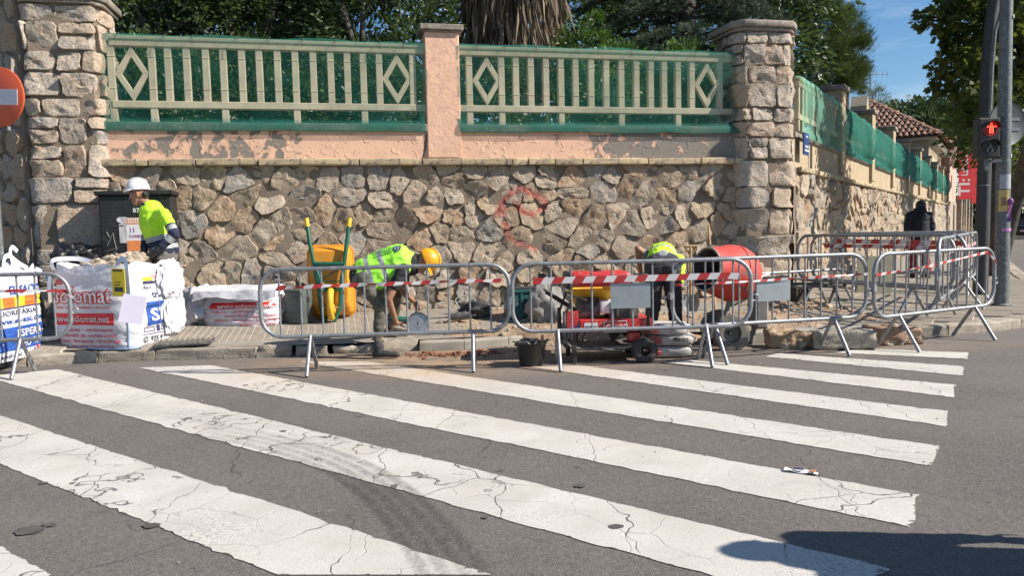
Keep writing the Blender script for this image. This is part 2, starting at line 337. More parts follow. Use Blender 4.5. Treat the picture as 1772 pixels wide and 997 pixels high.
def stripe_mat():
    m, t, b, co = newmat('road_paint', .8)
    c = mixc(t, ramp(t, noise(t, co, 2.2, 6), .35, .7), (.46, .435, .395), (.56, .535, .495))
    c = mixc(t, mth(t, 'MULTIPLY', ramp(t, noise(t, co, 95, 5), .54, .68), .5), c, (.33, .31, .285))
    c = mixc(t, mth(t, 'MULTIPLY', ramp(t, noise(t, co, 3.3, 7, .8), .46, .70), .38), c, (.36, .335, .30))
    wv = node(t, 'ShaderNodeTexNoise'); wv.inputs['Scale'].default_value = 5.; wv.inputs['Detail'].default_value = 2.5; t.links.new(co, wv.inputs['Vector'])
    def crack(sc, wd, amt, lo, hi):
        sm = node(t, 'ShaderNodeMix', data_type='VECTOR'); sm.inputs[0].default_value = amt; t.links.new(co, sm.inputs[4]); t.links.new(wv.outputs['Color'], sm.inputs[5])
        vo = node(t, 'ShaderNodeTexVoronoi', feature='DISTANCE_TO_EDGE'); vo.inputs['Scale'].default_value = sc; t.links.new(sm.outputs[1], vo.inputs['Vector'])
        return mth(t, 'MULTIPLY', ramp(t, vo.outputs['Distance'], wd, wd*.35), ramp(t, noise(t, co, 1.7, 3), lo, hi))
    k1 = crack(.85, .0036, .13, .41, .55); k2 = crack(2.6, .009, .12, .47, .60)
    mr_ = node(t, 'ShaderNodeMapping', vector_type='POINT'); mr_.inputs['Rotation'].default_value = (0, 0, R(39)); mr_.inputs['Scale'].default_value = (.95, .10, 1)
    s3 = node(t, 'ShaderNodeMix', data_type='VECTOR'); s3.inputs[0].default_value = .13; t.links.new(co, s3.inputs[4]); t.links.new(wv.outputs['Color'], s3.inputs[5]); t.links.new(s3.outputs[1], mr_.inputs[0])
    v3 = node(t, 'ShaderNodeTexVoronoi', feature='DISTANCE_TO_EDGE'); t.links.new(mr_.outputs[0], v3.inputs['Vector']); v3.inputs['Scale'].default_value = 1.25
    k3 = mth(t, 'MULTIPLY', ramp(t, v3.outputs['Distance'], .0034, .0012), ramp(t, noise(t, co, 1.3, 3), .40, .50)); k1 = mth(t, 'MAXIMUM', k1, k3)
    c = mixc(t, mth(t, 'MULTIPLY', k2, .55), c, (.30, .28, .26))
    c = mixc(t, mth(t, 'MULTIPLY', k1, .85), c, (.075, .068, .062))
    at = node(t, 'ShaderNodeAttribute', attribute_name='edge'); wn = mth(t, 'ADD', at.outputs['Fac'], mth(t, 'MULTIPLY', noise(t, co, 22, 7), 1.25)); wk = ramp(t, wn, .60, .52)
    w2 = mth(t, 'MULTIPLY', ramp(t, noise(t, co, 1.1, 4), .50, .68), ramp(t, noise(t, co, 75, 5), .50, .60)); c = mixc(t, mth(t, 'MULTIPLY', w2, .75), c, (.20, .18, .165)); c = mixc(t, wk, c, (.125, .112, .102))
    c = mixc(t, mth(t, 'MULTIPLY', ramp(t, noise(t, co, 1.2, 5), .52, .75), .35), c, (.50, .44, .37))
    c = mixc(t, mth(t, 'MULTIPLY', dust_nodes(t, co, -.7, 7.6, 2.6, 1.3), .75), c, (.46,.33,.22))
    t.links.new(c, b.inputs['Base Color'])
    h = mth(t, 'ADD', mth(t, 'MULTIPLY', noise(t, co, 140, 4), .5), mth(t, 'MULTIPLY', mth(t, 'MAXIMUM', k1, mth(t, 'MULTIPLY', k2, .5)), -1.6)); bumpn(t, h, b, .45, .008); return m
M_PAINT = stripe_mat()
g = MB(); xs = np.concatenate([[-600, -120, -40, -15], np.linspace(-8, 10, 10), [20, 45, 130, 600]]); ys = np.concatenate([[-80, -20, -5], np.linspace(0, 14, 8), [25, 60, 200, 900]])
g.sheet([[(x, y, 0) for x in xs] for y in ys]).build('road', M_ASPH, smooth=0)['kind'] = 'structure'
STR = [  # upper-left, upper-right, lower-right, lower-left corners of each painted bar
    ((0,948),(90,997),(-60,1100),(-200,997)), ((-160,668),(850,997),(480,997),(-140,748)), ((100,640),(1546,987),(1420,1050),(-30,652)),
    ((365,633),(1588,858),(1576,914),(240,637)), ((640,627),(1622,773),(1611,808),(515,626)), ((985,631),(1641,713),(1637,739),(885,631)),
    ((1198,624),(1655,667),(1652,689),(1150,628)), ((1345,612),(1667,635),(1665,651),(1325,618)), ((1490,604),(1676,611),(1675,622),(1440,611))]
for k, q in enumerate(STR):
    ul, ur, lr, ll = [P(*c)[:2] for c in q]; n = 90; b = MB()
    rows = []
    for i in range(n):
        t_ = i/(n-1); U = ul+(ur-ul)*t_; Lw = ll+(lr-ll)*t_
        sg_ = .006 if k else .0015; j1 = rng.normal(0, sg_)+.010*vnoise(np.array([t_*14, k, .5])); j2 = rng.normal(0, sg_)+.010*vnoise(np.array([t_*14, k, 3.5]))
        dv = (U-Lw)/np.linalg.norm(U-Lw); a_, c_ = Lw+dv*j2, U+dv*j1; rows.append([(*(a_+(c_-a_)*k_), .004) for k_ in (0, .06, .14, .86, .94, 1)])
    e = (ur-ul)/np.linalg.norm(ur-ul)
    for row in (rows[-1], rows[0]): 
        for a in range(6): row[a] = (row[a][0]+rng.normal(0, .01), row[a][1], .004)
    o = b.sheet(rows, flip=True).build('crosswalk_stripe', M_PAINT, smooth=0); o['kind'] = 'structure'
    o.data.attributes.new('edge', 'FLOAT', 'POINT').data.foreach_set('value', [v_*(0 if i in (0, n-1) else .5 if i in (1, n-2) else 1) for i in range(n) for v_ in (0, .45, 1, 1, .45, 0)])
M_OIL = mat('oil_stain', (.062,.055,.051), (.095,.085,.078), 18, .8)
for px, py, r in ((52,920,.055),(85,911,.026),(262,912,.032),(75,838,.018),(490,748,.018),(840,898,.014),(1004,843,.024),(1066,914,.026),(425,668,.02)):
    q = P(px, py, 0); b = MB(); n = 16; b.add([(q[0]+r*math.cos(a)*1.3*(1+.10*rng.normal()), q[1]+r*math.sin(a)*(1+.10*rng.normal()), .0065) for a in np.linspace(0, 6.283, n, endpoint=False)], [tuple(range(n))]); b.build('oil_stain', M_OIL, smooth=0)['kind'] = 'structure'
def tyre_mat():
    m, t, b, co = newmat('tyre_rubber_mark', .9); b.inputs['Base Color'].default_value = (.035, .033, .032, 1)
    tr = node(t, 'ShaderNodeBsdfTransparent'); mx = node(t, 'ShaderNodeMixShader'); at = node(t, 'ShaderNodeAttribute', attribute_name='fade')
    f = mth(t, 'MULTIPLY', at.outputs['Fac'], ramp(t, noise(t, co, 60, 5), .28, .60)); t.links.new(f, mx.inputs[0])
    t.links.new(tr.outputs[0], mx.inputs[1]); t.links.new(b.outputs[0], mx.inputs[2]); t.links.new(mx.outputs[0], t.nodes['Material Output'].inputs[0]); return m
def tyre_mark(px, w, st):
    pts = np.array([P(*q)[:2] for q in px]); tt = np.linspace(0, len(pts)-1, 70); c = np.stack([np.interp(tt, range(len(pts)), pts[:, i]) for i in (0, 1)], 1)
    for _ in range(6): c[1:-1] = (c[:-2]+2*c[1:-1]+c[2:])/4
    d = np.gradient(c, axis=0); d /= np.linalg.norm(d, axis=1, keepdims=True); nn = np.stack([-d[:, 1], d[:, 0]], 1); b = MB(); K = 13
    b.sheet([[(*(c[i]+nn[i]*w*(j/(K-1)-.5)), .008) for j in range(K)] for i in range(len(c))], flip=True); o = b.build('tyre_mark', tyre_mat() if 'tyre_rubber_mark' not in MATS else MATS['tyre_rubber_mark'], smooth=0); o['kind'] = 'structure'
    a = o.data.attributes.new('fade', 'FLOAT', 'POINT')
    v = [st*math.sin(math.pi*i/(len(c)-1))**.6*(.25 if j in (0, K-1) else (1 if j % 3 else .25)) for i in range(len(c)) for j in range(K)]; a.data.foreach_set('value', v)
tyre_mark([(330,742),(430,758),(520,780),(600,808),(670,852),(725,908),(765,960),(790,997),(830,1075)], .30, .36)
tyre_mark([(60,700),(300,715),(500,745),(640,800)], .30, .10)
# --- pavement bed: loft from wall foot to kerb back
KB = np.array([(-9.0,7.7),(-6.6,7.95),(-5.2,8.20),(-4.35,8.46),(-2.85,8.46),(-1.9,8.55),(-1.0,8.75),(0,8.98),(1.2,9.0),(2.4,8.95),(3.6,8.95),(4.7,8.98),(5.6,9.22),(6.5,9.66),(7.3,10.25),(8.0,11.05)])
KB2 = np.concatenate([KB, [tuple((C0+SD*t__+SN*o__)[:2]) for t__, o__ in ((3.5, 3.55), (7.5, 3.2), (16., 2.8), (36., 2.6), (72., 2.5))]])
WL2 = np.array([(-12.,15.5),(-7.5,11.2),*[tuple((W0+WD*s_)[:2]) for s_ in (-.7,.4,1.6,2.6,3.7,4.8,6.0,7.2,8.2,9.0,9.6)],*[tuple((C0+SD*t__)[:2]) for t__ in (.4,1.5,3.)],*[tuple((C0+SD*t__)[:2]) for t__ in (5.,9.,18.,38.,72.)]])
M_BED = mat('pavement_grout', (.27,.24,.20), (.22,.195,.165), 8, .95, .5, 80)
b = MB(); b.sheet([[(*(a+(k_-a)*f), pz(*(a+(k_-a)*f))-.004) for f in np.linspace(0, 1, 12)] for a, k_ in zip(WL2, KB2)], flip=True)
pave = b.build('pavement', M_BED, smooth=60); pave['kind'] = 'structure'
# --- ribbed paving slabs
M_GROOVE = mat('slab_groove', (.50,.455,.39), (.42,.38,.32), 9, .95)
M_SLAB = mat('paving_slab', (.27,.235,.19), (.22,.19,.152), 5, .9, .4, 110, rnd=.10, c3=(.25,.225,.19), s3=9)
sb = MB(); sw = .4; nr = 5
sb.box((.001, .001, -.02), (sw-.001, sw-.001, .0125), 1)
for i in range(nr): sb.box((.004+i*sw/nr+.003, .006, .0125), (.004+(i+1)*sw/nr-.009, sw-.004, .016))
SLAB = sb.mesh('paving_slab', [M_SLAB, M_GROOVE], smooth=0)
def inpoly(p, poly):
    x, y = p; c = False; n = len(poly)
    for i in range(n):
        x1, y1 = poly[i]; x2, y2 = poly[(i+1) % n]
        if (y1 > y) != (y2 > y) and x < (x2-x1)*(y-y1)/(y2-y1)+x1: c = not c
    return c
def lay_slabs(org, d, n, s0, s1, e0, e1, ok):
    ang = math.atan2(d[1], d[0])
    for s_ in np.arange(s0, s1, sw):
        for e_ in np.arange(e0, e1, sw):
            c = org+d*(s_+sw/2)+n*(e_+sw/2)
            if not ok(c[0], c[1]): continue
            z = pz(c[0], c[1]); z2 = pz(*(c+n*.2)[:2]); z1 = pz(*(c-n*.2)[:2])
            q = org+d*s_+n*(e_+sw); M = Matrix.Translation((q[0], q[1], z2+rng.normal(0, .0015)))@Matrix.Rotation(ang, 4, 'Z')@Matrix.Rotation(math.atan2(z1-z2, sw)+rng.normal(0, .003), 4, 'X')
            o = link('paving_slab', SLAB, pave); o.matrix_local = M
kpoly = [tuple(k) for k in KB]+[tuple(w) for w in WL2[len(KB)-1::-1]]
kfull = [tuple(k) for k in KB2]+[tuple(w) for w in WL2[::-1]]
def edge_ok(x, y, mrg=.14):
    return inpoly((x, y), kfull) and all(inpoly((x+a*mrg, y+b_*mrg), kfull) for a, b_ in ((1,0),(-1,0),(0,1),(0,-1)))
lay_slabs(W0, WD, WN, -.4, 5.0, .03, 2.1, lambda x, y: edge_ok(x, y) and x < -.75+.25*math.sin(y*5))
lay_slabs(C0, SD, SN, -2.2, 6.2, .05, 3.4, lambda x, y: edge_ok(x, y) and ((np.array([x, y])-C0[:2])@WN[:2] > .1 or (np.array([x,y])-C0[:2])@SD[:2] > 0) and x > 4.75+.2*math.sin(y*4))
# --- kerb
M_KERB = mat('kerb_granite', (.36,.315,.25), (.27,.235,.19), 6, .92, .9, 50, rnd=.18, c3=(.20,.175,.145), s3=18)
M_KCON = mat('kerb_concrete', (.335,.315,.27), (.285,.265,.23), 5, .85, .25, 70)
kerb = thing('kerb', 'worn stone kerb', 'kerb'); del kerb['label']; del kerb['category']; kerb['kind'] = 'structure'
def rough_block(L_, D_, H_, amp=.012, seed=0, nx=10, round_=.02):
    """box with a worn, broken surface: x 0..L, y 0..D, z 0..H"""
    bm = bmesh.new(); bmesh.ops.create_cube(bm, size=1)
    bmesh.ops.subdivide_edges(bm, edges=bm.edges, cuts=max(3, nx-1), use_grid_fill=True)
    v = np.array([x.co[:] for x in bm.verts])*2; dims = np.array([L_, D_, H_])/2
    q = v*dims; core = np.clip(q, -dims+round_, dims-round_); dl = q-core; ln = np.linalg.norm(dl, axis=1, keepdims=True)
    q = np.where(ln > 1e-9, core+dl/np.maximum(ln, 1e-9)*np.minimum(ln, round_), q)
    nrm = q/dims; nrm /= np.linalg.norm(nrm, axis=1, keepdims=True)
    q = q+nrm*(amp*fbm(q+seed*3.7, 7, 3)[:, None]+amp*.6*fbm(q+seed, 22, 2)[:, None])+dims
    f = [tuple(x.index for x in fc.verts) for fc in bm.faces]; bm.free(); return q, f
def kerb_stone(p0, p1, h=.115, dp=.24, mm=None, amp=.010, z0=-.02, gap=.006):
    p0 = np.array(p0); p1 = np.array(p1); L_ = np.linalg.norm(p1-p0)-gap; b = MB(); q, f = rough_block(L_, dp, h-z0, amp, rng.integers(99), 9)
    b.add(q, f); o = b.build('kerb_stone', mm or M_KERB, kerb, smooth=50); o.location = (*p0, z0); o.rotation_euler = (0, 0, math.atan2(*(p1-p0)[::-1])); return o
kp = [(-9,7.6),(-7.9,7.72),(-6.9,7.82),(-6.0,7.96),(-5.15,8.12),(-4.50,8.30),(-3.90,8.36),(-2.80,8.36)]
for a, c in zip(kp[:-1], kp[1:]): kerb_stone(a, c, .118)
kerb_stone((-2.80,8.36),(-2.42,8.41),.118, amp=.02); kerb_stone((-2.40,8.44),(-2.05,8.50),.105, amp=.02); kerb_stone((-2.0,8.52),(-1.55,8.54),.09, .26, amp=.025); kerb_stone((-1.5,8.5),(-1.06,8.66),.13,.3, amp=.02)
cc = np.array([(-1.05,8.58),(-.55,8.62),(-.05,8.80),(.35,9.05)])
for a, c in zip(cc[:-1], cc[1:]): kerb_stone(a, c, .105, .16, M_KCON, .002, gap=.001)
for a, c in (((2.25,8.58),(3.0,8.64)),((3.0,8.64),(3.8,8.72)),((3.8,8.72),(4.52,8.84))): kerb_stone(a, c, .13, .16, M_KCON, .003, gap=.001)
kr = [(4.55,8.86),(5.05,8.90),(5.6,9.06),(6.2,9.36),(6.8,9.74),(7.3,10.14),(7.75,10.62),(8.1,11.0)]+[tuple((C0+SD*t_+SN*np.interp(t_, (2, 3.5, 7.5, 16, 36, 72), (3.6, 3.5, 3.15, 2.75, 2.55, 2.45)))[:2]) for t_ in (2.4,3.5,4.7,6,7.5,9.5,12,16,21,30,45,70)]
for a, c in zip(kr[:-1], kr[1:]): kerb_stone(a, c, .115)
# --- opened-up ground in front of the wall
def dirt_z(x, y):
    e = (x-W0[0])*WN[0]+(y-W0[1])*WN[1]; base = .245-.075*e
    p = np.stack([x, y, np.zeros_like(x)], -1)
    h = base+.035*fbm(p, 1.7, 3)+.022*fbm(p, 6, 3)+.012*fbm(p, 19, 2)
    h += .13*np.exp(-(((x-3.0)/.8)**2+((y-9.6)/.35)**2))+.10*np.exp(-(((x-.9)/.9)**2+((y-9.9)/.4)**2))+.10*np.exp(-(((x-.6)/.9)**2+((y-9.05)/.22)**2))
    fx = smoothstep(-1.25, -.7, x)*(1-smoothstep(4.5, 5.2, x)); front = 8.66+.16*np.clip(x+1, 0, 1)+.10*fbm(p[..., :1]*[1, 0, 0]+.3, 2.2, 2)
    fy = smoothstep(front-.12, front+.28, y); return np.where(y < 8.9, -.03+fy*fx*(h+.03), -.0+fx*h+(1-fx)*(base-.06))
gx = np.linspace(-1.4, 5.3, 120); gs = np.linspace(0, 1, 64); rows = []
for x in gx:
    y1 = min(W0[1]+(x-W0[0])*WD[1]/WD[0]+.03, 11.99 if x < 4.35 else 12.6); yy = 8.45+(y1-8.45)*gs; xx = np.full_like(yy, x)
    rows.append(np.stack([xx, yy, dirt_z(xx, yy)], -1))
b = MB(); b.sheet(rows, flip=True); o = b.build('earth', M_DIRT, smooth=60); o['kind'] = 'structure'
def pebble(b, c, r, m=0, sq=.7):
    ico = [(0,0,1),(.894,0,.447),(.276,.851,.447),(-.724,.526,.447),(-.724,-.526,.447),(.276,-.851,.447),(.724,.526,-.447),(-.276,.851,-.447),(-.894,0,-.447),(-.276,-.851,-.447),(.724,-.526,-.447),(0,0,-1)]
    fc = [(0,1,2),(0,2,3),(0,3,4),(0,4,5),(0,5,1),(1,6,2),(2,7,3),(3,8,4),(4,9,5),(5,10,1),(6,7,2),(7,8,3),(8,9,4),(9,10,5),(10,6,1),(11,7,6),(11,8,7),(11,9,8),(11,10,9),(11,6,10)]
    v = np.array(ico)*(1+rng.uniform(-.3, .3, (12, 1)))*r*np.array([1, rng.uniform(.6, 1), rng.uniform(.5, sq)]); a = rng.uniform(0, 6.28); ca, sa = math.cos(a), math.sin(a)
    v = np.stack([v[:, 0]*ca-v[:, 1]*sa, v[:, 0]*sa+v[:, 1]*ca, v[:, 2]], 1); b.add(v+np.asarray(c), fc, m)
M_PEB = mat('broken_stone', (.40,.33,.25), (.30,.235,.17), 9, .9, .6, 60, c3=(.46,.42,.36), s3=14)
b = MB()
for k in range(2600):
    x = rng.uniform(-1.0, 4.9); y = 8.72+(rng.random()**1.15)*2.6; yw = W0[1]+(x-W0[0])*.224
    if y > yw-.05: continue
    z = float(dirt_z(np.array([x]), np.array([y]))[0]); r = .008+(.022 if k % 26 else .075)*rng.random()**(3 if k % 26 else 1); pebble(b, (x, y, max(z, .005)+r*.2), r)
for k in range(260):
    x, y = rng.normal(.4, 1.4), 8.55-abs(rng.normal(0, .42)); r = .004+.010*rng.random()**3; pebble(b, (x, y, r*.3), r)
for k in range(160):
    x, y = rng.uniform(-4.5, 5), rng.uniform(3., 8.); r = .003+.005*rng.random()**3; pebble(b, (x, y, .005+r*.3), r)
b.build('gravel', M_PEB, smooth=0)['kind'] = 'stuff'
b = MB()
for k in range(420):
    a, rr = rng.uniform(0, 6.28), abs(rng.normal(0, 1)); cx, cy = [(-.95, 8.28), (-.6, 8.2), (-.35, 8.3)][k % 3]; x = cx+.22*rr*math.cos(a); y = cy+.10*rr*math.sin(a); r = .006+.020*rng.random()**3
    pebble(b, (x, y, r*.4+.03*max(0, 1-rr)), r, 0, .8)
b.build('clay_crumbs', M_CLAY, smooth=0)['kind'] = 'stuff'
# ================================================================ STONE WALLS
def clip(poly, n, d):              # keep x.n <= d
    out = []; m = len(poly)
    for i in range(m):
        a = poly[i]; b_ = poly[(i+1) % m]; da = a@n-d; db = b_@n-d
        if da <= 0: out.append(a)
        if (da < 0) != (db < 0) and da != db: out.append(a+(b_-a)*(da/(da-db)))
    return out
def voronoi_cells(pts, bound, gap=.016, asp=1.15):
    sc = np.array([1/asp, 1.]); p = np.asarray(pts)*sc; cells = []
    for i in range(len(p)):
        poly = [np.array(q)*sc for q in bound]; dd = np.linalg.norm(p-p[i], axis=1)
        for j in np.argsort(dd)[1:26]:
            n = (p[j]-p[i])/dd[j]; poly = clip(poly, n, (p[i]@n)+dd[j]/2-gap*(.8+.6*((i*7+j*7) % 5)/5))
            if len(poly) < 3: break
        cells.append([q/sc for q in poly] if len(poly) > 2 else None)
    return cells
def scatter(x0, x1, z0, z1, cw, ch, jit=.46):
    pts = []; rows = max(1, round((z1-z0)/ch)); hh = (z1-z0)/rows
    for r in range(rows):
        n = max(1, round((x1-x0)/cw*rng.uniform(.88, 1.12))); w = (x1-x0)/n
        for k in range(n): pts.append((x0+(k+.5+(.25 if r % 2 else -.25)+rng.uniform(-jit, jit))*w, z0+(r+.5+rng.uniform(-jit, jit))*hh))
    pts = np.array(pts)
    keep = []
    for i, q in enumerate(pts):       # merge a few close neighbours into bigger stones
        if all(np.linalg.norm(q-pts[j]) > .52*min(cw, ch) for j in keep): keep.append(i)
    return pts[keep]
def ring_resample(poly, n):
    p = np.array(poly); q = np.vstack([p, p[:1]]); L_ = np.concatenate([[0], np.cumsum(np.linalg.norm(np.diff(q, axis=0), axis=1))])
    t = np.linspace(0, L_[-1], n, endpoint=False); return np.stack([np.interp(t, L_, q[:, i]) for i in (0, 1)], 1)
def chaikin(p, k=1, w=.22):
    for _ in range(k):
        q = np.roll(p, -1, 0); p = np.stack([p*(1-w)+q*w, p*w+q*(1-w)], 1).reshape(-1, 2)
    return p
def stone_geo(poly, mapfn, proud=.035, rough=.014, n=22, seed=0, square=False):
    """a split stone: rings from the bed joint to the rough face. mapfn(u, out, z) -> xyz"""
    p = chaikin(np.array(poly), 1, .17 if not square else .09); p = ring_resample(p, n)
    c = p.mean(0); size = np.sqrt(np.mean(np.sum((p-c)**2, 1)))
    p = p+(p-c)/size*(.012*rng.normal(0, 1, (n, 1)))*(.45 if square else 1)
    tilt = rng.normal(0, .14, 2); rings = []; V = []
    pr = proud*rng.uniform(.65, 1.35)
    for k, (s_, out) in enumerate(((1.0, -.04), (.99, pr*.35), (.955, pr*.92), (.78, pr*1.0), (.48, pr*1.02), (.2, pr*1.03))):
        q = c+(p-c)*s_; o = np.full(n, out)
        if k: 
            nn = np.stack([q[:, 0]+seed*3.1, q[:, 1], np.full(n, seed*1.7)], 1)
            o = o+(rough*(1.0*fbm(nn, 7, 2)+.8*fbm(nn+9, 19, 2))*(1 if k > 1 else .5)+((q-c)@tilt)*(.9 if k > 1 else .4))
        V.append(np.stack([q[:, 0], o, q[:, 1]], 1))
    V.append(np.array([[c[0], pr*1.03+rough*.5*rng.normal(), c[1]]])); V = np.concatenate(V); F = []
    K = 6
    for k in range(K-1):
        for i in range(n): j = (i+1) % n; F.append((k*n+i, k*n+j, (k+1)*n+j, (k+1)*n+i))
    for i in range(n): F.append(((K-1)*n+i, (K-1)*n+(i+1) % n, K*n))
    return mapfn(V[:, 0], V[:, 1], V[:, 2]), F, V
GRAF = [[(861,372),(868,350),(884,332),(905,327),(925,338)],[(925,338),(940,348),(943,358),(928,370),(910,370),(897,358),(890,350)],[(868,352),(872,372)],[(874,386),(876,400),(884,412),(900,424)],[(912,426),(926,432)],[(884,330),(900,322)]]
GRAFW = [np.array([Wl(*q) for q in g_]) for g_ in GRAF]
def graf(u, z):
    q = np.stack([u, z], -1); best = np.full(len(u), 9.)
    for g_ in GRAFW:
        for a, b_ in zip(g_[:-1], g_[1:]):
            ab = b_-a; t = np.clip(((q-a)@ab)/(ab@ab+1e-9), 0, 1); best = np.minimum(best, np.linalg.norm(q-(a+t[:, None]*ab), axis=1))
    return .72-.72*smoothstep(.015, .060, best+.03*fbm(np.stack([u, z, u*0], -1), 14, 2))
def add_stones(root, cells, mapfn, m, proud=.035, rough=.014, n=22, square=False, paint=False, name='stone'):
    for i, poly in enumerate(cells):
        if poly is None: continue
        a = np.array(poly); sz = a.max(0)-a.min(0)
        if sz[0] < .035 or sz[1] < .035: continue
        v, f, raw = stone_geo(poly, mapfn, proud, rough, n, i, square)
        b = MB(); b.add(v, [q[::-1] for q in f]); me = b.mesh(name, m, smooth=42)
        if paint:
            g_ = graf(raw[:, 0], raw[:, 2])
            if g_.max() > .02: me.attributes.new('paint', 'FLOAT', 'POINT').data.foreach_set('value', g_)
        link(name, me, root)
# ---- the long front wall (local x along the wall, y into the garden, z up; z=0 is the road)
wall = thing('garden_wall', 'long tan rubble stone wall with peeling pink band and red graffiti', 'stone wall', (W0[0], W0[1], 0), WANG)
fmap = lambda u, o, z: np.stack([u, -o, z], 1)
pts = scatter(.12, 8.98, .05, 2.24, .295, .262)
cells = voronoi_cells(pts, [(.10,.02),(9.02,.02),(9.02,2.245),(.10,2.245)], .0055)
add_stones(wall, cells, fmap, M_STONE, .021, .018, paint=True)
gu, gz = np.linspace(.0, 9.1, 240), np.linspace(0, 2.3, 64); U, Z = np.meshgrid(gu, gz); N_ = np.stack([U, Z, U*0], -1)
b = MB(); b.sheet(np.stack([U, -.000-.009*fbm(N_, 6, 3), Z], -1), flip=False)
o = b.build('mortar', M_MORTAR, wall, smooth=60); o.data.attributes.new('paint', 'FLOAT', 'POINT').data.foreach_set('value', graf(U.ravel(), Z.ravel()))
b = MB(); b.box((-.2, .03, -.1), (9.3, .40, 2.33)); b.build('wall_core', M_MORTAR, wall, smooth=0)
xs_ = [156,258,340,448,622,731,886,914,960,1008,1121,1212,1287]; ss = [Wl(x, 281, .05)[0] for x in xs_]
for a, c in zip(ss[:-1], ss[1:]):
    q, f = rough_block(c-a-.010, .19, .095, .006, rng.integers(99), 7, .018); b = MB(); b.add(q, f)
    o = b.build('coping_stone', M_LEDGE, wall, smooth=50); o.location = (a, -.105+rng.normal(0, .006), 2.236+rng.normal(0, .003)); o.rotation_euler = (0, rng.normal(0, .004), 0)
def plaster_mat():
    m, t, b, co = newmat('peeling_pink_plaster', .9)
    sx = node(t, 'ShaderNodeSeparateXYZ'); t.links.new(co, sx.inputs[0])
    pk = mixc(t, ramp(t, noise(t, co, 3.5, 5), .35, .68), (.70,.44,.305), (.62,.385,.27))
    pk = mixc(t, mth(t, 'MULTIPLY', ramp(t, noise(t, co, 26, 5), .55, .72), .5), pk, (.50,.33,.26))
    gr = mixc(t, noise(t, co, 40, 5), (.235,.205,.175), (.175,.155,.135))
    cr_ = node(t, 'ShaderNodeFloatCurve'); mr = ramp(t, sx.outputs['X'], 0., 9.); t.links.new(mr, cr_.inputs['Value'])
    cv = cr_.mapping.curves[0]; P_ = [(0,.38),(.05,.42),(.12,.47),(.26,.46),(.32,.34),(.44,.28),(.54,.30),(.62,.33),(.72,.44),(.79,.56),(.88,.60),(1,.57)]
    cv.points[0].location = P_[0]; cv.points[1].location = P_[-1]
    for q in P_[1:-1]: cv.points.new(*q)
    cr_.mapping.update()
    n1 = noise(t, co, 3.9, 10, .5, .64); d = mth(t, 'SUBTRACT', cr_.outputs[0], n1); k = ramp(t, d, -.012, .004)   # 1 = bare render
    edge = mth(t, 'MULTIPLY', ramp(t, d, -.035, -.012), mth(t, 'SUBTRACT', 1., k))
    c = mixc(t, k, pk, gr); c = mixc(t, mth(t, 'MULTIPLY', edge, .35), c, (.80,.60,.50)); t.links.new(c, b.inputs['Base Color'])
    h = mth(t, 'ADD', mth(t, 'ADD', mth(t, 'MULTIPLY', k, -1.4), mth(t, 'MULTIPLY', edge, .5)), mth(t, 'ADD', mth(t, 'MULTIPLY', noise(t, co, 55, 5), .35), mth(t, 'MULTIPLY', ramp(t, noise(t, co, 13, 6, .4), .56, .66), .55)))
    bumpn(t, h, b, .9, .014); return m
M_PLAST = plaster_mat()
b = MB(); b.box((.10, .0, 2.33), (8.95, .30, 2.70)); b.build('plaster_band', M_PLAST, wall, smooth=0)
b = MB(); b.box((.10, -.035, 2.70), (4.20, .32, 2.80)); b.box((4.66, -.035, 2.70), (8.93, .32, 2.80)); b.build('parapet_sill', M_CAP, wall, smooth=0, bevel=.008)
# crack beside the pier
ck = np.array([Wl(*q) for q in [(742,212),(741,228),(737,245),(736,262),(732,275)]]); b = MB()
b.sheet([[(u-.008-rng.uniform(0,.006), -.004, z), (u+.008+rng.uniform(0,.006), -.004, z)] for u, z in zip(np.interp(np.linspace(0,4,16),range(5),ck[:,0])+rng.normal(0,.006,16), np.linspace(ck[0,1],2.34,16))], flip=True)
b.build('crack', M_INKK, wall, smooth=0)
# ---- plastered pier between the two fence bays
M_PINK = mat('pink_plaster', (.70,.44,.305), (.62,.385,.27), 3.5, .9, .7, 24, c3=(.56,.35,.27), s3=12)
pier = thing('fence_pier', 'pink plastered pier with grey cap between the two fence bays', 'pier', (W0[0]+WD[0]*4.43, W0[1]+WD[1]*4.43, 0), WANG)
b = MB(); b.box((-.235, -.03, 2.34), (.235, .37, 4.04)); b.build('shaft', M_PINK, pier, smooth=40, bevel=.012)
b = MB(); b.box((-.26, -.055, 4.035), (.26, .395, 4.06)); b.box((-.295, -.09, 4.06), (.295, .43, 4.135)); b.build('cap', M_CAP, pier, smooth=40, bevel=.008)
# ---- stone pillars at both ends of the front wall
def outline_map(poly):               # poly: plan points (local x,y) left to right; returns map(u,o,z), total length
    p = np.array(poly, float); seg = np.linalg.norm(np.diff(p, axis=0), axis=1); cu = np.concatenate([[0], np.cumsum(seg)])
    d = np.diff(p, axis=0)/seg[:, None]; nr = np.stack([d[:, 1], -d[:, 0]], 1)
    vn = np.vstack([nr[:1], (nr[:-1]+nr[1:])/2, nr[-1:]]); vn /= np.linalg.norm(vn, axis=1, keepdims=True)
    def f(u, o, z):
        i = np.clip(np.searchsorted(cu, u)-1, 0, len(seg)-1); t = np.clip((u-cu[i])/seg[i], -.2, 1.2); base = p[i]+(p[i+1]-p[i])*t[:, None]
        w = smoothstep(.10, 0, np.minimum(u-cu[i], cu[i+1]-u)); near = np.where(u-cu[i] < cu[i+1]-u, i, i+1)
        n = nr[i]*(1-w[:, None])+vn[near]*w[:, None]; n /= np.linalg.norm(n, axis=1, keepdims=True)
        return np.stack([base[:, 0]+n[:, 0]*o, base[:, 1]+n[:, 1]*o, z], 1)
    return f, cu
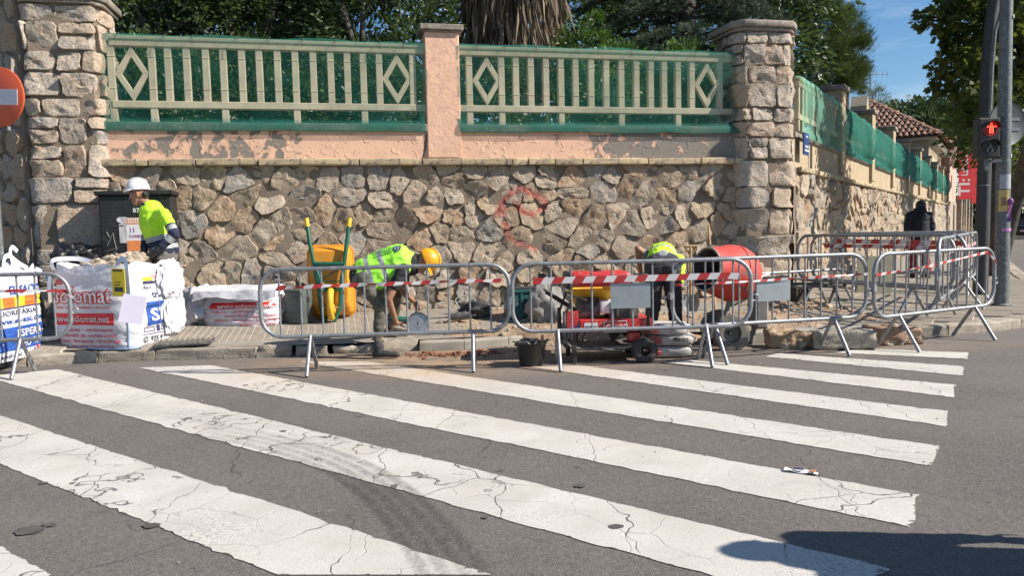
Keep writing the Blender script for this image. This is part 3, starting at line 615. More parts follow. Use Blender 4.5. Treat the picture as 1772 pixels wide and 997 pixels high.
def courses(u0, u1, z0, z1, hs, ws, gap=.0105, breaks=()):
    cells = []; z = z0
    while z < z1-.06:
        h = min(rng.uniform(*hs), z1-z); h = h if z1-(z+h) > .09 else z1-z; u = u0
        while u < u1-.05:
            w = rng.uniform(*ws); w = w if u1-(u+w) > .12 else u1-u
            if h > .26 and rng.random() < .25: parts = [(z, z+h*.55), (z+h*.55, z+h)]
            else: parts = [(z, z+h)]
            for a, c in parts:
                j = lambda s=.016: rng.uniform(-s, s)
                cells.append([np.array(q) for q in ((u+gap+j(), a+gap+j()), (u+w-gap+j(), a+gap+j()), (u+w-gap+j(), c-gap+j()), (u+gap+j(), c-gap+j()))])
            u += w
        z += h
    return cells
def pillar(label, s0, plan, ztop, cells_fn, capz):
    q = W0+WD*s0; root = thing('stone_pillar', label, 'stone pillar', (q[0], q[1], 0), WANG, 'stone pillars at the ends of the front wall')
    f, cu = outline_map(plan); add_stones(root, cells_fn(cu), f, M_ASHLAR, .021, .020, 22, True)
    b = MB(); b.extr([tuple(np.array(plan).mean(0)+(np.array(c)-np.array(plan).mean(0))*.965) for c in plan], -.05, ztop-.01); b.build('core', M_MORTAR, root, smooth=30)
    P_ = np.array(plan); e_ = np.roll(P_, -1, 0)-P_; e_ /= np.linalg.norm(e_, axis=1, keepdims=True); n_ = np.stack([e_[:, 1], -e_[:, 0]], 1); v_ = n_+np.roll(n_, 1, 0); v_ /= np.linalg.norm(v_, axis=1, keepdims=True); v_ /= np.maximum(.6, np.sum(v_*n_, 1, keepdims=True)); b = MB(); b.extr([tuple(c) for c in P_+v_*.045], capz, capz+.05); b.extr([tuple(c) for c in P_+v_*.085], capz+.05, capz+.145)
    b.build('cap', M_CAP, root, smooth=40, bevel=.012); return root
# right pillar: left return, front, chamfer towards the side street
planR = [(-.02, .62), (-.02, .02), (.08, -.12), (.80, -.12), (.93, .02), (1.10, .30), (1.02, .62)]
pillar('tall dressed stone pillar at the corner of the side street', 8.83, planR, 4.20,
    lambda cu: courses(.05, cu[-1]-.3, .05, 2.3, (.30, .46), (.36, .62))+courses(.05, cu[-1]-.3, 2.3, 4.18, (.20, .36), (.27, .50)), 4.19)
planL = [(-.95, 1.0), (-.80, .16), (-.70, .0), (-.64, -.10), (.09, -.10), (.18, .02), (.18, .62)]
pillar('massive dressed stone pillar behind the no entry sign', .0, planL, 4.22,
    lambda cu: courses(.05, cu[-1]-.1, .02, 2.1, (.34, .55), (.40, .70))+courses(.05, cu[-1]-.1, 2.1, 4.2, (.22, .42), (.28, .52)), 4.21)
def far_stone():
    m, t, b, co = newmat('distant_rubble', .9)
    vo = node(t, 'ShaderNodeTexVoronoi'); vo.inputs['Scale'].default_value = 3.2; t.links.new(co, vo.inputs['Vector'])
    hs = node(t, 'ShaderNodeSeparateColor'); t.links.new(vo.outputs['Color'], hs.inputs[0])
    ve = node(t, 'ShaderNodeTexVoronoi', feature='DISTANCE_TO_EDGE'); ve.inputs['Scale'].default_value = 3.2; t.links.new(co, ve.inputs['Vector'])
    c = mixc(t, hs.outputs[0], (.42,.35,.27), (.33,.265,.20)); c = mixc(t, ramp(t, ve.outputs['Distance'], .05, .02), c, (.2,.165,.13)); t.links.new(c, b.inputs['Base Color'])
    bumpn(t, ramp(t, ve.outputs['Distance'], 0, .1), b, .8, .03); return m
M_FSTONE = far_stone()
# ---- wall turning away at the far left, in its own shade
lw0 = W0+WD*-.78; ld = np.array([-.80, .60, 0]); la = math.atan2(-ld[1], -ld[0])
lwall = thing('side_wall', 'stone wall turning away at the left end', 'stone wall', (lw0[0]+ld[0]*3, lw0[1]+ld[1]*3, 0), la)
cells = voronoi_cells(scatter(.0, 3., .05, 4.6, .34, .30), [(0,.02),(3.,.02),(3.,4.7),(0,4.7)], .014); add_stones(lwall, cells, fmap, M_STONE, .034, .02, 18)
b = MB(); b.box((-.005, .0, -.1), (3.05, .4, 4.75)); b.build('wall_core', M_MORTAR, lwall, smooth=0)
b = MB(); b.box((-14., -.1, 4.75), (3.05, .5, 4.87)); b.build('coping', M_CAP, lwall, smooth=0, bevel=.01); b = MB(); b.box((-14., -.02, -.1), (-.01, .4, 4.75)); b.build('stone_face', M_FSTONE, lwall, smooth=0)
# ---- wall along the side street
swall = thing('garden_wall', 'dappled rubble wall running back along the side street', 'stone wall', (C0[0], C0[1], 0), SANG)
smap = lambda u, o, z: np.stack([u, -o, z], 1)
pts = scatter(.15, 15., .05, 2.12, .40, .31); ok = []
cells = voronoi_cells(pts, [(.12,.02),(15.,.02),(15.,2.13),(.12,2.13)], .012, 1.3)[:298]
add_stones(swall, cells, smap, M_STONE, .040, .03, 16)
gu, gz = np.concatenate([np.linspace(.0, 15., 190)[:-1], np.linspace(15, 37.2, 260)]), np.linspace(0, 2.2, 50); U, Z = np.meshgrid(gu, gz); N_ = np.stack([U, Z, U*0], -1)
b = MB(); b.sheet(np.stack([U, -.012-np.where(U > 15, .05, .012)*fbm(N_, np.where(1, 3.2, 1), 3), Z], -1)); b.build('mortar', M_MORTAR, swall, smooth=60)
def disp_wall(root, u0, u1, z1, name='stone_face'):
    gu, gz = np.linspace(u0, u1, int((u1-u0)*16)), np.linspace(0, z1, 40); U, Z = np.meshgrid(gu, gz); N_ = np.stack([U, Z, U*0], -1)
    b = MB(); b.sheet(np.stack([U, -.04-.05*fbm(N_, 3.0, 3), Z], -1)); b.build(name, M_FSTONE, root, smooth=60)
disp_wall(swall, 15., 37.2, 2.13)
b = MB(); b.box((.05, .03, -.1), (37.2, .4, 2.2)); b.build('wall_core', M_MORTAR, swall, smooth=0)
M_SPL = mat('ochre_plaster', (.42,.33,.215), (.34,.265,.175), 4, .9, .6, 40, c3=(.33,.27,.20), s3=8)
u = .18
while u < 37:
    L_ = rng.uniform(.9, 1.5); q, f = rough_block(min(L_, 37.1-u)-.01, .18, .085, .008, rng.integers(99), 6, .02); b = MB(); b.add(q, f)
    o = b.build('coping_stone', M_LEDGE, swall, smooth=50); o.location = (u, -.10+rng.normal(0, .008), 2.13-.0*u); u += L_
b = MB(); b.box((.05, .02, 2.21), (37.2, .32, 2.66)); b.build('plaster_band', M_SPL, swall, smooth=0)
b = MB(); b.box((.05, -.02, 2.66), (37.2, .36, 2.74)); b.build('parapet_sill', M_CAP, swall, smooth=0, bevel=.008)
for k in range(9):
    t_ = 4.0*(k+1)+.05; q = C0+SD*t_
    pr = thing('fence_pier', ['cream plastered pier, first along the side street wall', 'second cream pier along the side street wall', 'third cream pier along the side street wall', 'fourth cream pier along the side street wall', 'fifth cream pier along the side street wall', 'sixth cream pier along the side street wall', 'seventh cream pier along the side street wall', 'eighth cream pier along the side street wall', 'last cream pier of the side street wall, beside the pink building'][k], 'pier', (q[0], q[1], 0), SANG, 'piers along the side street wall')
    b = MB(); b.box((-.22, -.05, 2.3), (.22, .36, 3.90)); b.build('shaft', M_SPL, pr, smooth=40, bevel=.012)
    b = MB(); b.box((-.28, -.10, 3.90), (.28, .42, 3.99)); b.build('cap', M_CAP, pr, smooth=40, bevel=.008)
# ================================================================ CONCRETE FENCES AND NETTING
def fence(label, org, ang, x0, x1, posts, diamonds, group, ztop=3.87):
    root = thing('balustrade', label, 'railing', (org[0], org[1], 0), ang, group); yb = .09
    b = MB(); b.box((x0, yb-.055, ztop-.115), (x1, yb+.075, ztop)); b.box((x0, yb-.07, ztop-.035), (x1, yb+.09, ztop+.012)); b.build('top_rail', M_CONC, root, smooth=0, bevel=.006)
    b = MB(); b.box((x0, yb-.05, 2.985), (x1, yb+.06, 3.075)); b.build('bottom_rail', M_CONC, root, smooth=0, bevel=.006)
    for i, x in enumerate(posts):
        low = 2.80 if i % 4 in (0, 1) and (i in (0, len(posts)-1) or i % 4 == 1) else 3.06
        b = MB(); b.box((x-.043, yb-.04, low), (x+.043, yb+.045, ztop-.11)); b.box((x-.047, yb-.046, 3.22), (x+.047, yb+.05, 3.235)); b.box((x-.047, yb-.046, 3.62), (x+.047, yb+.05, 3.635))
        b.build('baluster', M_CONC, root, smooth=0, bevel=.005)
    for x in diamonds:
        zc, hz, hx, w = 3.415, .34, .205, .068
        for sx in (-1, 1):
            for sz in (-1, 1):
                o_ = [(x, zc+sz*hz), (x+sx*hx, zc)]; k = .72; i_ = [(x+sx*hx*(1-.39), zc), (x, zc+sz*hz*(1-.39))]
                pl = [o_[0], o_[1], i_[0], i_[1]]
                if sx*sz < 0: pl = pl[::-1]
                b = MB(); b.prism(pl, yb-.035, yb+.035); b.build('diamond_bar', M_CONC, root, smooth=0, bevel=.004)
    return root
L1 = [195,265,293,325,358,388,420,450,481.5,512,543,573,601.5,629,656.6,714]; L2 = [811.5,867,892,918,944,970,995,1022,1048,1074,1100,1125,1148,1172,1196,1244]
def sx_(px): return Wl(px, 140, -.09)[0]
sR = [sx_(x) for x in L1]; s2 = [sx_(x) for x in L2]
fence('cream concrete railing bay left of the pink pier', W0, WANG, .24, 4.20, sR, [sx_(230), sx_(687)], 'concrete railing bays on the front wall')
fence('cream concrete railing bay right of the pink pier', W0, WANG, 4.66, 8.86, s2, [sx_(842), sx_(1222)], 'concrete railing bays on the front wall')
fence('pale railing bay under green mesh on the side street, nearest the corner pillar', C0, SANG, .5, 3.85, list(np.arange(.62, 3.8, .27)), [3.55], 'railing bays on the side street', 3.62)
for k in range(1, 3): fence(['', 'railing bay behind green netting between first and second side street piers', 'railing bay behind green netting between second and third side street piers'][k], C0+SD*4*k, SANG, .26, 3.84, list(np.arange(.45, 3.8, .27)), [], 'railing bays on the side street', 3.60)
def net_mat(name, col, dens):
    m, t, b, co = newmat(name, .7); b.inputs['Base Color'].default_value = (*col, 1); b.inputs['Specular IOR Level'].default_value = .35
    tr = node(t, 'ShaderNodeBsdfTransparent'); tl = node(t, 'ShaderNodeBsdfTranslucent'); tl.inputs[0].default_value = (*col, 1); ms = node(t, 'ShaderNodeMixShader'); ms.inputs[0].default_value = .4
    t.links.new(b.outputs[0], ms.inputs[1]); t.links.new(tl.outputs[0], ms.inputs[2]); mx = node(t, 'ShaderNodeMixShader')
    at = node(t, 'ShaderNodeAttribute', attribute_name='dens'); n = ramp(t, noise(t, co, 5, 5), .2, .8)
    f = mth(t, 'MULTIPLY', at.outputs['Fac'], mth(t, 'ADD', mth(t, 'MULTIPLY', n, .35), .82)); t.links.new(f, mx.inputs[0]); t.links.new(tr.outputs[0], mx.inputs[1]); t.links.new(ms.outputs[0], mx.inputs[2])
    t.links.new(mx.outputs[0], t.nodes['Material Output'].inputs[0]); return m
M_NET = net_mat('green_shade_net', (.020,.185,.140), .35); M_NET2 = net_mat('pale_green_net', (.22,.50,.37), .5)
def netting(label, org, ang, x0, x1, dens, group, m=None, sag=.03, y0=-.035, belly=0., ztop=3.885, zbot=2.69):
    root = tag(link('shade_netting', None) if False else bpy.data.objects.new('shade_netting', None), label, 'netting', group); COL.objects.link(root); root.location = (org[0], org[1], 0); root.rotation_euler = (0, 0, ang)
    nx = int((x1-x0)*22); prof = [(.10, ztop+.02), (.04, ztop+.022), (y0+.01, ztop), (y0, ztop-.05)]+[(None, z) for z in np.linspace(ztop-.1, zbot+.12, 22)]+[(y0-.02, zbot+.10), (y0-.03, zbot+.05), (y0-.025, zbot)]
    rows = []; D = []
    for x in np.linspace(x0, x1, nx):
        row = []; f = (x-x0)/(x1-x0); ed = min(f, 1-f)*(x1-x0)
        for j, (y, z) in enumerate(prof):
            n = fbm(np.array([x*1.0, z*1.5, x0]), 2.2, 3); tight = 0 if y is not None else math.sin(math.pi*(z-zbot)/(ztop-zbot))
            yy = (y if y is not None else y0)-sag*tight*n*.5-belly*tight*smoothstep(.9, .0, 1-f)
            zz = z+(.014*math.sin(x*5+x0)*smoothstep(.3, 1, ed) if j < 3 else 0)+(.02*n if j == len(prof)-1 else 0)
            xx = x+(.05*n if ed < .03 else 0); row.append((xx, yy, zz)); hh = (z-zbot)
            k = dens*(1+.35*n); 
            if hh < .16: k = max(k, .62+.2*n)
            if j < 4: k = dens*1.7
            if ed < .12 and hh < .5: k = max(k, .5*(1-hh/.5)+dens)
            D.append(min(.97, k))
        rows.append(row)
    b = MB(); b.sheet(rows); o = b.build('mesh_sheet', m or M_NET, root, smooth=80); o.data.attributes.new('dens', 'FLOAT', 'POINT').data.foreach_set('value', D)
    for f in np.linspace(.06, .94, 9):     # wire ties over the rail
        x = x0+(x1-x0)*f+rng.uniform(-.1, .1); b = MB(); b.tube([(x, y0-.006, ztop-.10), (x+.01, y0-.008, ztop), (x+.015, .06, ztop+.035)], .004, 5); b.build('wire_tie', M_IRON, root, smooth=60)
    return root
netting('green netting over the front railing left of the pink pier', W0, WANG, .14, 4.21, .25, 'green netting on the front railings', sag=.045)
netting('green netting over the front railing right of the pink pier', W0, WANG, 4.63, 8.90, .28, 'green netting on the front railings', sag=.045)
SN_L = ['pale green netting over the side railing beside the corner pillar', 'dark green netting bay between first and second side piers', 'dark green netting bay between second and third side piers', 'green netting bay between third and fourth side piers', 'green netting bay between fourth and fifth side piers', 'green netting bay between fifth and sixth side piers', 'green netting bay between sixth and seventh side piers', 'green netting bay between seventh and eighth side piers', 'farthest green netting bay before the pink building']
for k in range(9):
    netting(SN_L[k], C0+SD*4*k, SANG, .5 if k == 0 else .29, 3.83, .46 if k == 0 else .88, 'netting along the side street', M_NET2 if k == 0 else M_NET, sag=.016, y0=-.03, belly=.14, ztop=3.63)
# street name plate
q = onplane(1383, 250, C0, SN); pl = thing('street_sign', 'small blue street name plate on the corner of the side wall', 'street sign', (q[0]+SN[0]*.10, q[1]+SN[1]*.10, q[2]), SANG)
b = MB(); b.box((-.17, -.012, -.17), (.17, .012, .17)); b.build('plate', mat('blue_enamel', (.02,.05,.17), (.03,.06,.2), 8, .35), pl, smooth=0, bevel=.004)
b = MB(); 
for z, w in ((.115, .05), (-.04, .10), (-.10, .13)):
    x = -w
    while x < w: l_ = rng.uniform(.012, .03); b.box((x, -.0145, z-.016), (x+l_, -.0125, z+.016)); x += l_+.010
b.build('lettering', M_INKW, pl, smooth=0)['kind'] = 'stuff'
# ================================================================ TREES AND PLANTS
def leaf_mat(name, c1, c2, rough=.42, spec=.5, trl=.25):
    m, t, b, co = newmat(name, rough); b.inputs['Specular IOR Level'].default_value = spec
    at = node(t, 'ShaderNodeAttribute', attribute_name='tone'); c = mixc(t, at.outputs['Fac'], c1, c2); t.links.new(c, b.inputs['Base Color'])
    tl = node(t, 'ShaderNodeBsdfTranslucent'); t.links.new(mixc(t, .5, (c2[0]*1.3, c2[1]*1.5, c2[2]*.6), c2), tl.inputs[0]); mx = node(t, 'ShaderNodeMixShader'); mx.inputs[0].default_value = trl
    t.links.new(b.outputs[0], mx.inputs[1]); t.links.new(tl.outputs[0], mx.inputs[2]); t.links.new(mx.outputs[0], t.nodes['Material Output'].inputs[0]); return m
M_LAUREL = leaf_mat('laurel_leaf', (.020,.040,.013), (.085,.125,.045), .40)
M_SHRUB = leaf_mat('shrub_leaf', (.03,.07,.012), (.09,.17,.03), .45)
M_CEDAR = leaf_mat('cedar_needle', (.026,.046,.030), (.075,.110,.068), .6, .3, .1)
M_PINE = leaf_mat('pine_needle', (.045,.073,.020), (.125,.16,.05), .6, .3, .15)
M_PLANE = leaf_mat('plane_leaf', (.022,.036,.009), (.11,.13,.03), .5, .4, .4)
M_FARLEAF = leaf_mat('distant_leaf', (.025,.045,.018), (.06,.09,.035), .55, .3, .2)
M_PALMG = leaf_mat('palm_leaf', (.06,.10,.02), (.16,.22,.05), .45, .5, .3)
M_PALMD = leaf_mat('dead_palm_leaf', (.10,.075,.055), (.27,.215,.16), .9, .2, .05)
LEAF = {'lens': (np.array([(0,0,0),(.5,.24,.05),(1,0,-.04),(.5,-.24,.05)]), [(0,1,2,3)]),
        'maple': (np.array([(0,0,0),(.25,.42,.02),(.48,.22,0),(.62,.5,.03),(.7,.18,0),(1,0,-.06),(.7,-.18,0),(.62,-.5,.03),(.48,-.22,0),(.25,-.42,.02)]), [(0,1,2,8,9),(2,3,4),(6,7,8),(2,4,5,6,8)]),
        'needle': (np.array([(0,-.035,0),(1,0,0),(0,.035,0)]), [(0,1,2)])}
def foliage(name, pos, direc, size, kind, m, parent, flat=0., tone=None):
    """pos (n,3), direc (n,3) preferred leaf direction"""
    lv, lf = LEAF[kind]; n = len(pos); d = direc/np.linalg.norm(direc, axis=1, keepdims=True)
    r = rng.normal(0, 1, (n, 3)); r[:, 2] *= (1-flat); r[:, 2] += flat*2.2; a = np.cross(r, d); a /= np.linalg.norm(a, axis=1, keepdims=True)+1e-9; c = np.cross(d, a)
    sz = (size*rng.uniform(.65, 1.3, n))[:, None, None]
    V = pos[:, None, :]+sz*(lv[None, :, 0:1]*d[:, None, :]+lv[None, :, 1:2]*a[:, None, :]+lv[None, :, 2:3]*c[:, None, :]); k = len(lv)
    nf = len(lf); lens = [len(f) for f in lf]; tot = sum(lens); base = np.concatenate([np.array(f) for f in lf])
    idx = (np.arange(n)[:, None]*k+base[None]).ravel().astype(np.int32); st = np.concatenate([[0], np.cumsum(lens)[:-1]]); starts = (np.arange(n)[:, None]*tot+st[None]).ravel().astype(np.int32)
    me = bpy.data.meshes.new(name); me.vertices.add(n*k); me.vertices.foreach_set('co', V.ravel().astype(np.float32)); me.loops.add(n*tot); me.loops.foreach_set('vertex_index', idx)
    me.polygons.add(n*nf); me.polygons.foreach_set('loop_start', starts); me.materials.append(m); me.update(calc_edges=True)
    tn = rng.beta(1.4, 2.2, n) if tone is None else tone; me.attributes.new('tone', 'FLOAT', 'POINT').data.foreach_set('value', np.repeat(tn, k).astype(np.float32))
    return link(name, me, parent)
def clumps(blobs, n, cl, spread, shell=.45):
    """leaf positions in clumps scattered through ellipsoid blobs [(centre, radii)]"""
    vol = np.array([np.prod(b_[1])**(2/3) for b_ in blobs]); pick = rng.choice(len(blobs), cl, p=vol/vol.sum())
    c = np.array([blobs[i][0] for i in pick], float); r = np.array([blobs[i][1] for i in pick], float)
    u = rng.normal(0, 1, (cl, 3)); u /= np.linalg.norm(u, axis=1, keepdims=True); u = u*(shell+(1-shell)*rng.random((cl, 1))**.6)
    cc = c+u*r; w = rng.gamma(2., 1., cl); k = rng.choice(cl, n, p=w/w.sum()); g_ = rng.normal(0, 1, (n, 3)); rad = rng.random((n, 1))**.5
    pos = cc[k]+g_/np.linalg.norm(g_, axis=1, keepdims=True)*rad*spread*rng.uniform(.6, 1.5, (cl, 1))[k]; out = u[k]*r[k]
    ton = np.clip(rng.beta(1.5, 2.2, n)+rng.normal(0, .16, cl)[k], 0, 1); return pos, out/np.linalg.norm(out, axis=1, keepdims=True)+g_*.35, ton, cc
def tree(name, label, base, blobs, n, cl, spread, size, kind, m, trunk=(.16, 2.0), limbs=7, group=None, droop=0., flat=.35, shell=.45, cat='tree', bark=None, tpath=None):
    root = thing(name, label, cat, base, 0, group); B = np.array(base, float); bl = [(np.array(c)-B, np.array(r_)) for c, r_ in blobs]
    pos, d, tn, cc = clumps(bl, n, cl, spread, shell); d[:, 2] -= droop; foliage('crown', pos, d, size, kind, m, root, flat, tn)
    top = np.array([0, 0, trunk[1]]) if tpath is None else np.array(tpath[-1])-B; b = MB()
    path = [(0, 0, -.3), top*.5+rng.normal(0, .05, 3)*[1, 1, 0], top] if tpath is None else [np.array(q)-B for q in tpath]
    b.tube(path, np.linspace(trunk[0]*1.15, trunk[0]*.7, len(path)), 10); b.build('trunk', bark or M_DBARK, root, smooth=60)
    b = MB(); idx = rng.choice(len(cc), min(limbs, len(cc)), replace=False)
    for i in idx:
        e = cc[i]; mid = top*.5+e*.5+rng.normal(0, .12, 3); b.tube([top*.92, mid, e], [trunk[0]*.5, trunk[0]*.3, .012], 6)
    if limbs: b.build('limbs', bark or M_DBARK, root, smooth=60)
    return root
def wp(px, py, Y): return A(px, py, Y)
GZ = 1.9     # garden ground behind the retaining wall
b = MB(); q0, q1 = W0+WD*-3, W0+WD*9.3
gpoly = [tuple((W0+WD*-.5-WN*.35)[:2]), tuple((W0+WD*9.2-WN*.35)[:2]), tuple((C0+SD*.2-SN*.4)[:2]), tuple((C0+SD*37-SN*.4)[:2]), (5, 60), (-25, 60), (-25, 22)]
b.extr(gpoly, -.2, GZ); o = b.build('garden_ground', mat('garden_soil', (.05,.045,.03), (.03,.04,.015), 2, .95, .5, 20), smooth=0); o['kind'] = 'structure'
LG = 'evergreen trees behind the wall'
tree('laurel_tree', 'dark glossy evergreen tree filling the gap beside the left stone pillar', wp(250, 300, 12.4)*[1, 1, 0]+[0, 0, GZ], [(wp(260, 40, 12.4), (1.7, 1.0, 1.5)), (wp(230, 170, 11.6), (1.2, .7, .9)), (wp(330, -60, 13), (1.6, 1.2, 1.2))], 15000, 420, .26, .105, 'lens', M_LAUREL, limbs=10, group=LG)
tree('laurel_tree', 'dark evergreen tree with willow-like leaves behind the middle of the left railing', wp(440, 300, 12.6)*[1, 1, 0]+[0, 0, GZ], [(wp(430, 20, 12.8), (1.5, 1.0, 1.4)), (wp(420, 160, 11.9), (1.4, .7, .8)), (wp(480, -70, 13.4), (1.6, 1.2, 1.2))], 15000, 420, .26, .105, 'lens', M_LAUREL, limbs=10, group=LG)
tree('laurel_tree', 'dark evergreen tree with pale leaf glints just left of the pink pier', wp(640, 300, 12.8)*[1, 1, 0]+[0, 0, GZ], [(wp(640, 40, 12.6), (1.45, 1.0, 1.35)), (wp(610, 170, 12.2), (1.5, .7, .8)), (wp(600, -60, 13.4), (1.4, 1.2, 1.0)), (wp(720, 90, 12.5), (.65, .6, .7))], 15000, 420, .25, .095, 'lens', M_LAUREL, limbs=10, group=LG)
for i, (px, py, Y, r_) in enumerate([(200, 60, 16, 2.4), (420, 60, 16.5, 2.6), (640, 50, 17, 2.6), (930, 60, 18, 2.8), (1120, 60, 19, 2.7), (1290, 70, 19.5, 2.2)]):
    tree('laurel_tree', ['dense dark tree deep in the garden, behind the left pillar end', 'dense dark tree deep in the garden behind the left railing', 'dense dark tree deep in the garden behind the pink pier', 'dense dark tree deep in the garden behind the palm', 'dense dark tree deep in the garden behind the cedar', 'dense dark tree deep in the garden behind the corner pillar top'][i], wp(px, 300, Y)*[1, 1, 0]+[0, 0, GZ], [(wp(px, py, Y), (r_, 1.3, r_*.9)), (wp(px, py+130, Y), (r_, 1.2, 1.3)), (wp(px+60, py-120, Y), (r_*.9, 1.3, r_*.6))], 11000, 420, .42, .17, 'lens', M_LAUREL, limbs=5, group='dark trees deep in the garden')
# palm with a skirt of dead fronds
PB = wp(893, 300, 13.6)*[1, 1, 0]+[0, 0, GZ]; palm = thing('palm_tree', 'fan palm with a thick grey skirt of dead hanging fronds', 'palm', PB)
b = MB(); pp = [(0, 0, -.3), (.02, 0, 1.2), (0, 0, 2.6), (.03, 0, 4.2), (.05, 0, 5.2)]; b.tube(pp, [.30, .26, .25, .27, .2], 14)
for z in np.arange(.0, 2.2, .11): b.lathe([(.26, z), (.30, z+.05), (.26, z+.06)], 14)
b.build('trunk', M_DBARK, palm, smooth=40)
n = 2600; a = rng.uniform(0, 2*math.pi, n); z0 = rng.uniform(2.2, 5.0, n); rr = .30+.62*np.sin(np.clip((z0-1.6)/3.0, 0, 1)*1.7)*rng.uniform(.5, 1., n)
pos = np.stack([rr*np.cos(a), rr*np.sin(a), z0], 1); dr = np.stack([np.cos(a)*.10, np.sin(a)*.10, -np.ones(n)], 1)+rng.normal(0, .10, (n, 3))
LEAF['strip'] = (np.array([(0,-.018,0),(.5,-.03,.02),(1,0,-.03),(.5,.03,.02)]), [(0,1,2,3)])
foliage('dead_fronds', pos, dr, .72, 'strip', M_PALMD, palm, 0, np.clip(rng.beta(1.4, 1.6, n), 0, 1))
def fan(b_pos, b_dir, center, tip_dir, L_, k=26, spread=1.2):
    t = np.array(tip_dir, float); t /= np.linalg.norm(t); s = np.cross(t, rng.normal(0, 1, 3)); s /= np.linalg.norm(s)
    for th in np.linspace(-spread, spread, k): b_pos.append(center); b_dir.append(t*math.cos(th)+s*math.sin(th)+np.array([0, 0, -.12*abs(th)]))
bp_, bd_ = [], []; st = MB()
for k in range(26):
    az = rng.uniform(0, 6.28); el = rng.uniform(-.45, .8); d = np.array([math.cos(az)*math.cos(el), math.sin(az)*math.cos(el), math.sin(el)]); c = np.array([0, 0, 4.75])+d*rng.uniform(.7, 1.2)
    st.tube([(0, 0, 4.6), (c+np.array([0, 0, 4.75]))/2+[0, 0, .08], c], .014, 5); fan(bp_, bd_, c, d+[0, 0, -.35], 1)
for d_ in [(.9,-.3,-.35),(.75,-.55,-.1),(.95,-.1,.05),(.8,-.3,-.6)]: c = np.array([0, 0, 4.3])+np.array(d_)*.75; fan(bp_, bd_, c, np.array(d_), 1)
foliage('fronds', np.array(bp_), np.array(bd_), .75, 'strip', M_PALMG, palm, 0); st.build('frond_stalks', M_PALMG, palm, smooth=60)
# young fan palm and shrubs seen through the right netting
YB = wp(968, 260, 12.6)*[1, 1, 0]+[0, 0, GZ]; yp = thing('young_palm', 'young green fan palm seen through the right netting', 'palm', YB); bp_, bd_ = [], []; st = MB()
for d_ in [(-.5,-.3,.8),(.0,-.5,.9),(.5,-.3,.75),(.9,-.1,.5),(-.9,-.1,.45),(.2,.3,.9),(-.2,-.6,.6),(.65,-.4,.4)]:
    c = np.array([0, 0, .5])+np.array(d_)*rng.uniform(.45, .75); st.tube([(0, 0, .1), c], .010, 5); fan(bp_, bd_, c, d_, 1, 22, 1.0)
foliage('fronds', np.array(bp_), np.array(bd_), .48, 'strip', M_PALMG, yp, 0); st.build('frond_stalks', M_PALMG, yp, smooth=60)
tree('round_bush', 'rounded fine leaved green bush between the palm and the cedar', wp(1015, 260, 13.2)*[1, 1, 0]+[0, 0, GZ], [(wp(1018, 80, 13.2), (.58, .5, .52)), (wp(1010, 150, 13.2), (.62, .5, .6))], 8000, 260, .12, .055, 'lens', M_SHRUB, trunk=(.06, 1.), limbs=6, cat='bush')
for i, (px, py, Y, w) in enumerate([(230,175,11.2,1.0),(330,180,11.3,1.0),(430,185,11.5,1.0),(530,190,11.6,1.0),(640,190,11.8,1.0),(850,200,12.0,.8),(1060,180,12.3,.9),(1160,185,12.5,1.0),(1230,190,12.8,.8)]):
    tree('hedge_shrub', ['leafy shrub behind the netting by the left pillar', 'leafy shrub behind the second and third balusters of the left bay', 'leafy shrub behind the left part of the left bay', 'leafy shrub behind the centre of the left bay', 'leafy shrub behind the right diamond of the left bay', 'leafy shrub behind the netting just right of the pink pier', 'leafy shrub behind the centre of the right bay', 'leafy shrub behind the right half of the right bay', 'leafy shrub behind the netting beside the right pillar'][i], wp(px, 280, Y)*[1, 1, 0]+[0, 0, GZ], [(wp(px, py, Y), (w*.62, .35, .55)), (wp(px+20, py-60, Y+.2), (w*.5, .35, .4))], 3200, 120, .16, .075, 'lens', M_SHRUB if i in (6, 7) else M_LAUREL, trunk=(.03, .5), limbs=5, group='shrubs behind the netting', cat='shrub')
# cedar: tiered drooping boughs carrying needle sprays
def conifer(name, label, base, boughs, m, needle, per, trunk_top, tr=.22, droop=.35, group=None, sprd=.10):
    root = thing(name, label, 'conifer', base, 0, group); B = np.array(base); b = MB(); b.tube([(0, 0, -.3), (np.array(trunk_top)-B)*.5, np.array(trunk_top)-B], [tr, tr*.8, .05], 9); b.build('trunk', M_DBARK, root, smooth=60)
    pos, d, tn = [], [], []; b = MB()
    for s_, e_ in boughs:
        s_ = np.array(s_)-B; e_ = np.array(e_)-B; L_ = np.linalg.norm(e_-s_); t = np.linspace(0, 1, 7); pth = s_+(e_-s_)*t[:, None]; pth[:, 2] += L_*.10*np.sin(t*math.pi)-droop*L_*.35*t**2.2
        b.tube(pth, np.linspace(.035, .008, 7), 5); dv = (e_-s_)/L_; side = np.cross(dv, [0, 0, 1]); side /= np.linalg.norm(side)+1e-9
        nt = int(per*L_); bt = np.clip(rng.normal(0, .12), -.2, .3)
        for k in range(nt):
            f = rng.uniform(.12, 1); c = np.array([np.interp(f, t, pth[:, j]) for j in range(3)]); tw = side*rng.choice([-1, 1])*rng.uniform(.2, 1)+dv*rng.uniform(.2, 1.)+np.array([0, 0, -droop*rng.uniform(0, 1)]); tw /= np.linalg.norm(tw); ln = rng.uniform(.15, .5)*(1.15-f*.6)
            q = 16; u = rng.uniform(0, ln, q); pos.append(c+tw*u[:, None]+rng.normal(0, .016, (q, 3))); d.append(tw+rng.normal(0, .6, (q, 3))+[0, 0, .25]); tn.append(np.clip(rng.beta(1.6, 2, q)+bt+(u/ln-.5)*.3, 0, 1))
    b.build('boughs', M_DBARK, root, smooth=60); foliage('needles', np.concatenate(pos), np.concatenate(d), needle, 'needle', m, root, 0, np.concatenate(tn)); return root
